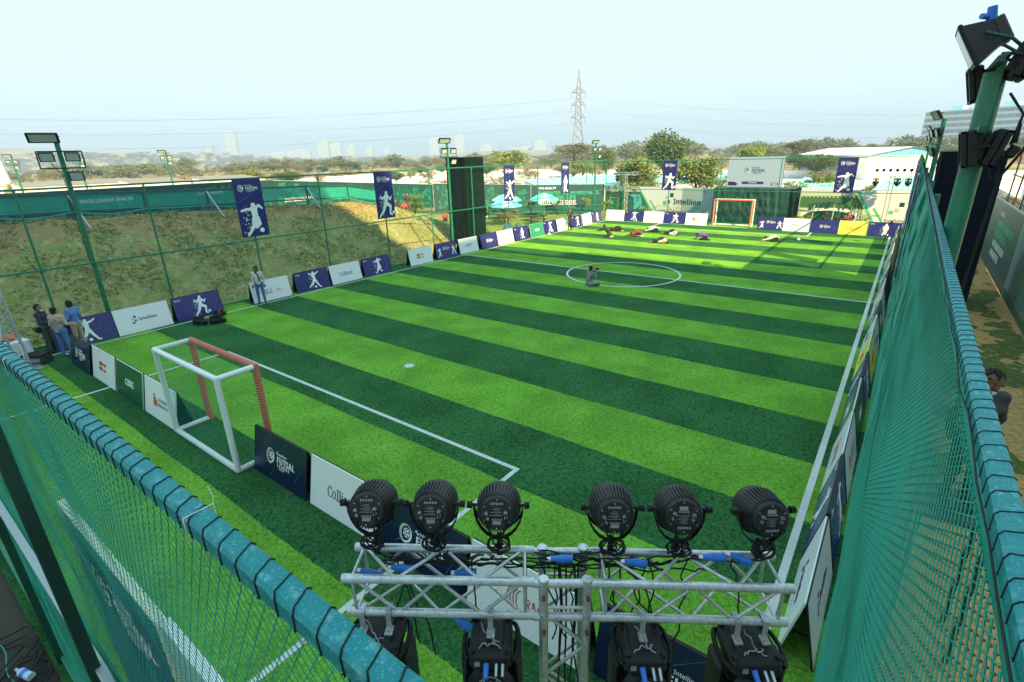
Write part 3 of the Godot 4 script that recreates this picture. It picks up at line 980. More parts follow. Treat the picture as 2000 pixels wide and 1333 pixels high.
# what each advertising panel shows; face is 1.85 x 0.98, origin at its middle
func panel_print(pn: Node, kind: String, z: float) -> void:
	match kind.left(1):
		"K":
			var pose := int(kind.substr(1, 1))
			figure(pn, pose, Vector3(0.1, -0.42, z), 0.84, 0.95)
			league(pn, Vector3(-0.72, 0.36, z), 0.26)
			streaks(pn, z)
		"F":
			league(pn, Vector3(0.04, 0.0, z), 1.0 if kind == "F" else 0.72)
			streaks(pn, z)
		"D":
			league(pn, Vector3(0.02, 0.12, z), 0.66)
			figure(pn, 0, Vector3(-0.62, -0.36, z), 0.56, 0.9)
			figure(pn, 1, Vector3(0.66, -0.36, z), 0.6, 0.9, true)
			streaks(pn, z)
		"I":
			words(pn, "Intellion", Vector3(0.14, 0.0, z), 0.62, M.ink_navy, true)
			squares(pn, [[-0.28, 0.11, 0.075, 0.075, z, M.ink_navy], [-0.365, 0.03, 0.075, 0.075, z, M.ink_sage], [-0.28, -0.03, 0.075, 0.06, z, M.ink_navy], [-0.355, -0.11, 0.09, 0.06, z, M.ink_navy]])
		"J":
			words(pn, "JLL", Vector3(-0.14, -0.1, z), 0.42, M.ink_black, false, true)
			words(pn, "Achieve", Vector3(0.36, -0.03, z), 0.24, M.ink_red, false, true)
			words(pn, "Ambitions", Vector3(0.38, -0.13, z), 0.3, M.ink_red, false, true)
		"C":
			words(pn, "Colliers", Vector3(-0.02, -0.02, z), 0.78, M.ink_navy, false, true, Basis.IDENTITY, 1.25)
		"N":
			for a in [[-1, 1], [1, 1], [-1, -1], [1, -1]]: squares(pn, [[-0.22 + a[0] * 0.062, a[1] * 0.075, 0.1, 0.12, z, M.ink_red]])
			words(pn, "Knight", Vector3(0.09, 0.075, z), 0.36, M.ink_red)
			words(pn, "Frank", Vector3(0.07, -0.085, z), 0.32, M.ink_red)
		"A":
			words(pn, "ANAROCK", Vector3(0, 0.02, z), 0.72, M.ink_black)
			words(pn, "Values Over Value", Vector3(0, -0.1, z), 0.5, M.ink_grey)
		"S":
			words(pn, "savills", Vector3(0, -0.02, z), 0.92 if kind == "S" else 0.8, M.ink_orange if kind == "S" else M.ink_gold, false, false, Basis.IDENTITY, 1.2)
		"G":
			words(pn, "CBRE", Vector3(0, 0, z), 0.6, M.ink_white, true)
		"W":
			words(pn, "CUSHMAN &", Vector3(0.2, 0.05, z), 0.62, M.ink_grey)
			words(pn, "WAKEFIELD", Vector3(0.2, -0.09, z), 0.62, M.ink_grey)
			for a in [[-0.34, 0.0, 0.07, 0.32], [-0.255, -0.045, 0.07, 0.23], [-0.18, -0.08, 0.05, 0.16]]: squares(pn, [[a[0], a[1], a[2], a[3], z, M.ink_orange]])
		"R":
			for k in 4:
				var mb := MB.new()
				var ps := []
				for i in 9: ps.append(Vector3(-0.26 + 0.05 * k - 0.07 * cos(PI * (i - 4) / 8.0) + 0.07, 0.11 * sin(PI * (i - 4) / 8.0) * 1.2, z))
				mb.path(ps, 0.008, 4)
				part(mb, "emblem_arc", M.ink_red, pn)
			words(pn, "RMZ", Vector3(0.22, 0.0, z), 0.36, M.ink_red)

func streaks(pn: Node, z: float) -> void:
	var mb := MB.new()
	for s in [[-0.55, -0.2, 0.3, 0.5], [0.5, 0.1, 0.62, 0.35], [0.58, -0.25, 0.8, 0.12], [-0.3, -0.4, -0.12, -0.1]]:
		mb.tube(Vector3(s[0], s[1], z - 0.002), Vector3(s[2], s[3] * 0.9, z - 0.002), 0.0035, 0.001, 4, false)
	part(mb, "streak_print", M.ink_blue, pn)

func board_material(kind: String) -> Material:
	match kind.left(1):
		"K", "D": return M.board_blue
		"F": return M.board_navy if kind == "Fn" or kind == "F" else M.board_blue
		"S": return M.board_yellow if kind == "S" else M.board_cream  # pale version has the glare painted into the yellow board
		"G": return M.board_green if kind == "G" else M.board_teal
	return M.board_white

var panel_mesh: ArrayMesh
# A-frame advertising board: two leaning panels hinged at the ridge. Faces +z of its own.
func board(kind: String, at: Vector3, turn: float, w: float, label: String, group: String, both := false) -> Node3D:
	var t := thing("advertising_board", label, "advertising board", at, turn, group)
	var lean := 0.205
	var h := 0.985
	for s in [1, -1]:
		var mb := MB.new()
		mb.cbox(Vector3.ZERO, Vector3(w, h, 0.018), 0.003)
		var pn := part(mb, "panel", board_material(kind) if (s == 1 or both) else M.board_back, t)
		pn.transform = Transform3D(Basis(Vector3.UP, 0.0 if s == 1 else PI) * Basis(Vector3.RIGHT, -lean), Vector3(0, h * 0.5 * cos(lean) + 0.004, s * (0.012 + h * 0.5 * sin(lean))))
		if s == 1 or both: panel_print(pn, kind, 0.0125)
		var fr := MB.new()
		for e in [[0, h * 0.5 + 0.004, w, 0.008], [-w * 0.5 - 0.004, 0, 0.008, h], [w * 0.5 + 0.004, 0, 0.008, h]]: fr.box(Vector3(e[0], e[1], -0.002), Vector3(e[2], e[3], 0.026))
		part(fr, "panel_frame", M.board_back if s == -1 or kind.left(1) in ["K", "F", "D"] else M.board_white, pn)
	var st := MB.new()
	for e in [-0.8, 0.8]: st.box(Vector3(e, 0.35, 0), Vector3(0.03, 0.015, 0.22))
	part(st, "strap", M.board_back, t)
	return t

const KIND_WORDS := {"K": "blue board with a white player print", "F": "navy board with ball emblem and lettering", "D": "blue board with two player prints and lettering between", "I": "white board with grey squares and dark lettering", "J": "white board with black serif letters and small red script", "C": "white board with navy serif lettering", "N": "white board with red four-square emblem", "A": "white board with thin black capitals", "S": "yellow board with red lettering", "G": "green board with bold white capitals", "W": "white board with orange bar emblem and grey capitals", "R": "white board with red arc emblem"}
const ORD := ["first", "second", "third", "fourth", "fifth", "sixth", "seventh", "eighth", "ninth", "tenth", "eleventh", "twelfth", "thirteenth", "fourteenth", "fifteenth", "sixteenth", "seventeenth", "eighteenth", "nineteenth", "twentieth"]

func boards() -> void:
	# embankment touchline, from the truss corner towards the screen
	var L := [["K2", 20.36], ["I", 18.46], ["K1", 16.42], ["J", 13.18], ["K2", 11.0], ["C", 9.0], ["K0", 6.93], ["N", 3.55], ["D", 1.3], ["A", -0.88], ["Fb", -3.1], ["Sc", -5.0], ["K3", -7.02], ["Gt", -9.13], ["K2", -11.02], ["I", -12.9], ["K0", -15.3], ["J", -17.0], ["K3", -19.0]]
	for i in L.size():
		var k: String = L[i][0]
		board(k, Vector3(-11.82 + (0.12 if i > 14 else 0.0), 0, L[i][1]), PI / 2, 1.86, "%s, %s along embankment from truss corner" % [KIND_WORDS[k.left(1)] if k != "Sc" else "yellow board with painted pale glare and gold lettering", ORD[i]], "boards along the embankment touchline")
	# screen end
	var F := [["R", -10.55, -20.75], ["K2", -8.66, -20.75], ["C", -6.72, -20.75], ["K1", -4.78, -20.75], ["N", -2.85, -20.75], ["D", 3.2, -20.15], ["A", 5.05, -20.12], ["Fb", 6.92, -20.08], ["S", 8.78, -20.05], ["K3", 10.6, -20.0]]
	for i in F.size():
		var k: String = F[i][0]
		board(k, Vector3(F[i][1], 0, F[i][2] - 0.1), 0.0, 1.86, "%s, %s below the screen from embankment" % [KIND_WORDS[k.left(1)], ORD[i]], "boards across the screen end")
	# truss end, printed sides to the truss
	var N := [["F", -8.8, 21.15], ["N", -6.8, 21.1], ["G", -4.73, 21.1], ["W", -2.68, 21.1], ["F", 2.4, 20.82], ["C", 4.42, 20.8], ["F", 6.4, 20.8], ["R", 8.36, 20.78], ["F", 10.38, 20.7]]
	for i in N.size():
		var k: String = N[i][0]
		board(k, Vector3(N[i][1], 0, N[i][2] - 0.02), 0.0, 1.88, "%s, %s behind truss-end goal line from embankment" % [KIND_WORDS[k.left(1)], ORD[i]], "boards across the truss end")
	# walkway touchline
	var R := ["I", "K0", "W", "G", "K1", "S", "C", "F", "A", "N", "K2", "I", "K3", "J", "C", "D", "A", "K1", "R"]
	for i in R.size():
		var k: String = R[i]
		board(k, Vector3(11.42, 0, 18.35 - i * 2.0), -PI / 2, 1.9, "%s, %s along walkway net from truss" % [KIND_WORDS[k.left(1)], ORD[i]], "boards along the walkway touchline", i < 9)
	fence_banners()
	# hanging banners
	var b0 := [[Vector3(-12.33, 0, 13.06), PI / 2, 0, "nearest the truss corner"], [Vector3(-12.33, 0, 5.33), PI / 2, 1, "second from the truss corner"], [Vector3(-12.33, 0, -6.44), PI / 2, 2, "just beyond the black tower"], [Vector3(-12.33, 0, -14.42), PI / 2, 3, "in front of the lettered hoarding"]]
	for b in b0: banner(b[0], b[1], b[2], "tall navy banner with white player on the embankment fence, %s" % b[3], TOP)
	banner(Vector3(-6.08, 0, -22.23), 0.0, 1, "tall navy banner with white player on the far fence beside the white hoarding", 5.32)
	banner(Vector3(7.5, 0, -22.23), 0.0, 0, "tall navy banner with white player on the far fence above the yellow board", 5.32)
	for i in 4: banner(Vector3(11.62, 0, [8.0, -0.2, -6.6, -13.4][i]), -PI / 2, i % 4, "tall navy banner hung on the walkway net fence, %s from the truss" % ORD[i], TOP - 0.05)

func fence_banners() -> void:
	var t := thing("hanging_banner", "navy banner with white splinter print hung low inside the lashed net fence", "banner", Vector3(8.37, 0, 24.66), 0.0, "banners inside the lashed net fence")
	var mb := MB.new()
	mb.cbox(Vector3(0, 2.9, 0), Vector3(1.5, 2.5, 0.03), 0.004)
	var pn := part(mb, "banner_panel", M.board_blue, t)
	figure(pn, 1, Vector3(0.1, 1.75, 0.019), 1.42, 1.0, true)
	league(pn, Vector3(0.0, 3.72, 0.019), 0.92)
	mb = MB.new()
	for e in [[0, 4.158, 1.52, 0.02], [0.758, 2.9, 0.018, 2.5], [-0.758, 2.9, 0.018, 2.5]]: mb.box(Vector3(e[0], e[1], 0), Vector3(e[2], e[3], 0.045))
	part(mb, "banner_frame", M.board_cream, pn)
	t = thing("hanging_banner", "plain white banner hung low inside the lashed net fence", "banner", Vector3(9.96, 0, 24.66), 0.0, "banners inside the lashed net fence")
	mb = MB.new()
	mb.cbox(Vector3(0, 2.95, 0), Vector3(1.5, 2.5, 0.03), 0.004)
	pn = part(mb, "banner_panel", M.board_white, t)
	mb = MB.new()
	for e in [[0, 4.208, 1.52, 0.02], [0.758, 2.95, 0.018, 2.5], [-0.758, 2.95, 0.018, 2.5]]: mb.box(Vector3(e[0], e[1], 0), Vector3(e[2], e[3], 0.045))
	part(mb, "banner_frame", M.board_white, pn)

func banner(at: Vector3, turn: float, pose: int, label: String, top: float) -> void:
	var t := thing("hanging_banner", label, "banner", at, turn, "player banners hung on the net fences")
	var mb := MB.new()
	mb.cbox(Vector3(0, top - 1.27, 0), Vector3(1.28, 2.54, 0.03), 0.004)
	var pn := part(mb, "banner_panel", M.board_blue, t)
	figure(pn, pose, Vector3(0.06, top - 2.46, 0.019), 1.42, 1.0)
	league(pn, Vector3(0.0, top - 0.42, 0.019), 0.92)
	var st := MB.new()
	for e in [[-0.5, 0.35, 0.2, 0.75], [-0.6, -0.1, 0.1, 0.4], [0.3, -0.5, 0.6, -0.25]]: st.tube(Vector3(e[0], top - 1.3 + e[1] * 0.9, 0.017), Vector3(e[2], top - 1.3 + e[3] * 0.9, 0.017), 0.006, 0.001, 4, false)
	part(st, "streak_print", M.ink_blue, pn)
# ---------------------------------------------------------------- goals
func goal(at: Vector3, turn: float, label: String) -> void:
	var t := thing("goal", label, "goal", at, turn)
	var W := 1.5
	var H := 2.18
	var D := 0.78
	var r := 0.06
	# front frame opens to -z of its own, back frame stands at +D
	for s in [-1, 1]:
		var a := MB.new()
		a.tube(Vector3(s * W, 0, 0), Vector3(s * W, H, 0), r * 1.2, -1, 12)
		part(a, "front_post", M.goal_red, t)
		a = MB.new()
		for i in 34: a.tube(Vector3(s * W, 0.05 + i * 0.063, 0), Vector3(s * W, 0.062 + i * 0.063, 0), r * 1.25, -1, 10, false)
		part(a, "net_binding", M.ink_sage, t)
		a = MB.new()
		a.tube(Vector3(s * W, 0.05, D), Vector3(s * W, H - 0.04, D), r, -1, 12)
		part(a, "back_post", M.goal_white, t)
		a = MB.new()
		a.tube(Vector3(s * W, H - 0.04, 0.05), Vector3(s * W, H - 0.04, D), r, -1, 12)
		a.ball(Vector3(s * W, H - 0.04, D), Vector3.ONE * r, Basis.IDENTITY, 10, 6)
		part(a, "top_side_bar", M.goal_white, t)
		a = MB.new()
		a.tube(Vector3(s * W, 0.05, 0.05), Vector3(s * W, 0.05, D), r, -1, 12)
		a.ball(Vector3(s * W, 0.05, D), Vector3.ONE * r, Basis.IDENTITY, 10, 6)
		part(a, "ground_side_bar", M.goal_white, t)
	var b := MB.new()
	b.tube(Vector3(-W, H - 0.04, 0), Vector3(W, H - 0.04, 0), r * 1.2, -1, 12)
	for s in [-1, 1]: b.ball(Vector3(s * W, H - 0.04, 0), Vector3.ONE * r * 1.25, Basis.IDENTITY, 10, 6)
	part(b, "crossbar", M.goal_red, t)
	b = MB.new()
	b.tube(Vector3(-W, H - 0.04, D), Vector3(W, H - 0.04, D), r, -1, 12)
	part(b, "top_back_bar", M.goal_white, t)
	b = MB.new()
	b.tube(Vector3(-W, 0.05, D), Vector3(W, 0.05, D), r, -1, 12)
	part(b, "ground_back_bar", M.goal_white, t)
	var nm := net_mesh(2 * W, H - 0.08, 0.11, 0.0016, func(s, q): return Vector3(-W + s, 0.05 + q, D + r), 1)
	var n2 := net_mesh(2 * W, D, 0.11, 0.0016, func(s, q): return Vector3(-W + s, H - 0.03 + r, q), 1)
	for s in [-1, 1]:
		var n3 := net_mesh(D, H - 0.08, 0.11, 0.0016, func(e, q): return Vector3(s * (W + r), 0.05 + q, e), 1)
		nm.v.append_array(n3.v); nm.n.append_array(n3.n); nm.t.append_array(n3.t); nm.c.append_array(n3.c)
	nm.v.append_array(n2.v); nm.n.append_array(n2.n); nm.t.append_array(n2.t); nm.c.append_array(n2.c)
	part(nm, "goal_net", M.net, t).set_meta("kind", "stuff")

# ---------------------------------------------------------------- floodlight poles
func flood(parent: Node, p: Vector3, b: Basis, w: float, h: float) -> void:
	var mb := MB.new()
	mb.cbox(p + b * Vector3(0, 0, -0.045), Vector3(w, h, 0.07), 0.015, b)
	for i in 6: mb.box(p + b * Vector3((i - 2.5) * w * 0.12, 0, -0.095), Vector3(0.012, h * 0.7, 0.04), b)
	mb.tube(p + b * Vector3(-w * 0.5, 0, -0.05), p + b * Vector3(-w * 0.5, 0, -0.14), 0.012, -1, 6)
	mb.tube(p + b * Vector3(w * 0.5, 0, -0.05), p + b * Vector3(w * 0.5, 0, -0.14), 0.012, -1, 6)
	mb.tube(p + b * Vector3(-w * 0.5, 0, -0.14), p + b * Vector3(w * 0.5, 0, -0.14), 0.012, -1, 6)
	for e in [[0, h * 0.47, w, h * 0.06], [0, -h * 0.47, w, h * 0.06], [-w * 0.47, 0, w * 0.06, h], [w * 0.47, 0, w * 0.06, h]]: mb.box(p + b * Vector3(e[0], e[1], 0.0), Vector3(e[2], e[3], 0.03), b)
	var l := part(mb, "floodlight", M.black, parent)
	var g := MB.new()
	g.box(p + b * Vector3(0, 0, -0.004), Vector3(w * 0.84, h * 0.82, 0.01), b)
	part(g, "lamp_glass", M.lens, l)

func flood_pole(at: Vector3, aim: float, label: String, top := 6.95, s := 1.0) -> Node3D:
	var t := thing("floodlight_pole", label, "floodlight", at, 0.0, "green floodlight poles round the pitch")
	var mb := MB.new()
	mb.tube(Vector3.ZERO, Vector3(0, top, 0), 0.082 * s, 0.078 * s, 14)
	mb.cbox(Vector3(0, 0.01, 0), Vector3(0.36, 0.02, 0.36), 0.004)
	part(mb, "pole", M.green, t)
	var yaw := Basis(Vector3.UP, aim)
	var fr := MB.new()
	var y0 := top - 0.85
	for e in [[-0.62, y0, 0.62, y0], [-0.62, y0 + 0.55, 0.62, y0 + 0.55], [-0.62, y0, -0.62, y0 + 0.55], [0.62, y0, 0.62, y0 + 0.55]]:
		var a := yaw * Vector3(e[0], 0, 0.1) + Vector3(0, e[1], 0)
		var b := yaw * Vector3(e[2], 0, 0.1) + Vector3(0, e[3], 0)
		fr.tube(a, b, 0.024, -1, 4)
	part(fr, "lamp_frame", M.green_dark, t)
	var dn := yaw * Basis(Vector3.RIGHT, 0.35)
	flood(t, yaw * Vector3(-0.36, 0, 0.22) + Vector3(0, y0 + 0.36, 0), dn, 0.42, 0.30)
	flood(t, yaw * Vector3(0.34, 0, 0.22) + Vector3(0, y0 + 0.36, 0), dn, 0.42, 0.30)
	flood(t, yaw * Vector3(0.30, 0, 0.24) + Vector3(0, y0 - 0.28, 0), dn, 0.42, 0.32)
	flood(t, yaw * Vector3(-0.30, 0, 0.22) + Vector3(0, top + 0.12, 0), yaw * Basis(Vector3.RIGHT, 0.6), 0.85, 0.34)
	var cb := MB.new()
	cb.path([yaw * Vector3(-0.3, 0, 0.1) + Vector3(0, y0 + 0.2, 0), yaw * Vector3(-0.2, 0, 0.14) + Vector3(0, y0 - 0.05, 0), yaw * Vector3(-0.09, 0, 0.06) + Vector3(0, y0 - 0.2, 0), yaw * Vector3(-0.1, 0, 0.03) + Vector3(0, y0 - 1.4, 0), yaw * Vector3(-0.09, 0, 0.02) + Vector3(0, y0 - 3.4, 0)], 0.011, 5)
	part(cb, "cable", M.rubber, t)
	return t

# the pole next to the camera, seen from the side
func near_pole() -> void:
	var t := thing("floodlight_pole", "thick green floodlight pole lashed beside the walkway net, lamps in profile", "floodlight", Vector3(11.86, 0, 19.3), 0.0, "green floodlight poles round the pitch")
	var mb := MB.new()
	mb.tube(Vector3.ZERO, Vector3(0, 6.62, 0), 0.076, 0.074, 20)
	part(mb, "pole", M.green, t)
	bar(t, "lamp_bracket", Vector3(0.0, 6.2, 0.11), Vector3(0.02, 6.74, 0.11), 0.05, M.green, 0.004)
	bar(t, "lamp_bracket", Vector3(0.0, 6.22, -0.12), Vector3(0.0, 6.7, -0.12), 0.05, M.green, 0.004)
	bar(t, "frame_bar", Vector3(-0.02, 6.2, -0.5), Vector3(-0.02, 6.2, 0.5), 0.045, M.green_dark, 0.004)
	bar(t, "frame_bar", Vector3(-0.02, 6.66, -0.5), Vector3(-0.02, 6.66, 0.5), 0.045, M.green_dark, 0.004)
	var aim := Basis(Vector3.UP, -PI / 2)
	# large head lamp: tapered housing, glass face turned down to the pitch
	var hb := aim * Basis(Vector3.RIGHT, 0.52)
	var hp := Vector3(-0.2, 6.8, 0.06)
	var hm := MB.new()
	var f := [Vector2(-0.2, -0.15), Vector2(0.2, -0.15), Vector2(0.2, 0.15), Vector2(-0.2, 0.15)]
	for i in 4:
		var a: Vector2 = f[i]
		var b: Vector2 = f[(i + 1) % 4]
		hm.quad(hp + hb * Vector3(a.x, a.y, 0), hp + hb * Vector3(a.x * 0.62, a.y * 0.62, -0.16), hp + hb * Vector3(b.x * 0.62, b.y * 0.62, -0.16), hp + hb * Vector3(b.x, b.y, 0))
	hm.cbox(hp + hb * Vector3(0, 0, -0.19), Vector3(0.25, 0.19, 0.07), 0.01, hb)
	var head := part(hm, "lamp_housing", M.charcoal, t)
	hm = MB.new()
	hm.cbox(hp + hb * Vector3(0, 0, 0.014), Vector3(0.43, 0.33, 0.028), 0.006, hb)
	part(hm, "lamp_rim", M.black, head)
	hm = MB.new()
	hm.box(hp + hb * Vector3(0, 0, 0.03), Vector3(0.37, 0.27, 0.006), hb)
	part(hm, "lamp_glass", M.lens, head)
	hm = MB.new()
	for s in [-1, 1]: hm.path([hp + hb * Vector3(s * 0.16, 0.03, -0.1), hp + hb * Vector3(s * 0.2, -0.1, -0.2), hp + hb * Vector3(s * 0.14, -0.2, -0.24)], 0.012, 5)
	part(hm, "lamp_yoke", M.green_dark, head)
	hm = MB.new()
	hm.tube(hp + hb * Vector3(0, 0.09, -0.16), hp + hb * Vector3(0.0, 0.19, -0.2), 0.036, 0.03, 10)
	hm.tube(hp + hb * Vector3(0, 0.13, -0.17), hp + hb * Vector3(0.06, 0.16, -0.12), 0.022, 0.02, 8)
	part(hm, "blue_plug", M.plug_blue, head)
	# side lamps pointing to the pitch and away
	for e in [[Vector3(-0.12, 6.55, -0.3), -PI / 2, 0.25], [Vector3(0.17, 6.66, 0.2), PI / 2, 0.3], [Vector3(-0.09, 6.06, 0.16), -PI / 2, 0.2], [Vector3(0.13, 6.06, 0.12), PI / 2, 0.25]]:
		flood(t, e[0], Basis(Vector3.UP, e[1]) * Basis(Vector3.RIGHT, e[2]), 0.36, 0.27)
	var cb := MB.new()
	cb.path([Vector3(0.3, 6.6, 0.26), Vector3(0.34, 6.35, 0.26), Vector3(0.26, 6.05, 0.22), Vector3(0.17, 5.85, 0.2), Vector3(0.16, 5.4, 0.14), Vector3(0.13, 4.4, 0.1), Vector3(0.12, 2.5, 0.1)], 0.011, 6)
	cb.path([Vector3(0.1, 6.45, 0.2), Vector3(0.2, 6.3, 0.26), Vector3(0.18, 6.1, 0.24), Vector3(0.22, 6.02, 0.22)], 0.009, 6)
	cb.path([Vector3(0.1, 5.98, 0.12), Vector3(0.11, 5.88, 0.13), Vector3(0.13, 5.83, 0.13), Vector3(0.155, 5.85, 0.13), Vector3(0.16, 5.93, 0.12)], 0.009, 6)
	part(cb, "cable", M.rubber, t)
	cb = MB.new()
	cb.cbox(Vector3(0.2, 6.04, 0.23), Vector3(0.07, 0.09, 0.06), 0.015, Basis(Vector3.FORWARD, 0.5))
	cb.tube(Vector3(0.2, 6.1, 0.23), Vector3(0.2, 6.24, 0.24), 0.018, 0.012, 8)
	part(cb, "cable_joint", M.black, t)

func flood_poles() -> void:
	flood_pole(Vector3(-12.5, 0, 19.3), PI / 2 - 0.35, "green floodlight pole with four lamps rising by the three standing men")
	flood_pole(Vector3(-12.5, 0, -0.22), PI / 2 - 0.2, "green floodlight pole in front of the black tower on the embankment")
	flood_pole(Vector3(-12.5, 0, -20.15), PI / 2 - 0.2, "green floodlight pole at the corner by the lettered hoarding")
	flood_pole(Vector3(12.05, 0, -0.2), -PI / 2 + 0.2, "green floodlight pole leaning past the black cloth tower on the walkway side")
	flood_pole(Vector3(12.05, 0, -20.1), -PI / 2 + 0.2, "green floodlight pole at the far end of the walkway net")
	near_pole()

# ---------------------------------------------------------------- trusses
func truss_box(parent: Node, called: String, a: Vector3, b: Vector3, w: float, r: float, u: Vector3, bays: int, m: Material) -> void:
	var d := (b - a).normalized()
	var x := u.normalized()
	var y := d.cross(x)
	var cs := [x * w * 0.5 + y * w * 0.5, -x * w * 0.5 + y * w * 0.5, -x * w * 0.5 - y * w * 0.5, x * w * 0.5 - y * w * 0.5]
	for c in cs:
		var mb := MB.new()
		mb.tube(a + c, b + c, r, -1, 12)
		for e in [a + c, b + c]:
			var sg := 1.0 if e == a + c else -1.0
			mb.tube(e + d * sg * 0.004, e + d * sg * 0.1, r * 1.08, -1, 12)
		part(mb, called + "_tube", m, parent)
	var L := (b - a).length()
	for f in 4:
		var c0: Vector3 = cs[f]
		var c1: Vector3 = cs[(f + 1) % 4]
		var mb := MB.new()
		for i in bays:
			var s0 := L * (0.06 + 0.88 * i / bays)
			var s1 := L * (0.06 + 0.88 * (i + 1) / bays)
			if i % 2 == 0: mb.tube(a + c0 + d * s0, a + c1 + d * s1, r * 0.42, -1, 6, false)
			else: mb.tube(a + c1 + d * s0, a + c0 + d * s1, r * 0.42, -1, 6, false)
		for e in [0.05, 0.95]: mb.tube(a + c0 + d * L * e, a + c1 + d * L * e, r * 0.42, -1, 6, false)
		part(mb, called + "_lacing", m, parent)

func rand_cable(mb: MB, a: Vector3, b: Vector3, sag: float, r: float, jit: float) -> void:
	var ps := []
	var n := 9
	for i in n + 1:
		var k := float(i) / n
		var p := a.lerp(b, k) - Vector3.UP * sag * 4.0 * k * (1 - k)
		if i > 0 and i < n: p += Vector3(rng.randf_range(-1, 1), rng.randf_range(-1, 1), rng.randf_range(-1, 1)) * jit
		ps.append(p)
	var sm := []
	for i in n:
		sm.append(ps[i])
		var p0: Vector3 = ps[maxi(i - 1, 0)]
		var p3: Vector3 = ps[mini(i + 2, n)]
		sm.append(ps[i].cubic_interpolate(ps[i + 1], p0, p3, 0.5))
	sm.append(ps[n])
	mb.path(sm, r, 5)

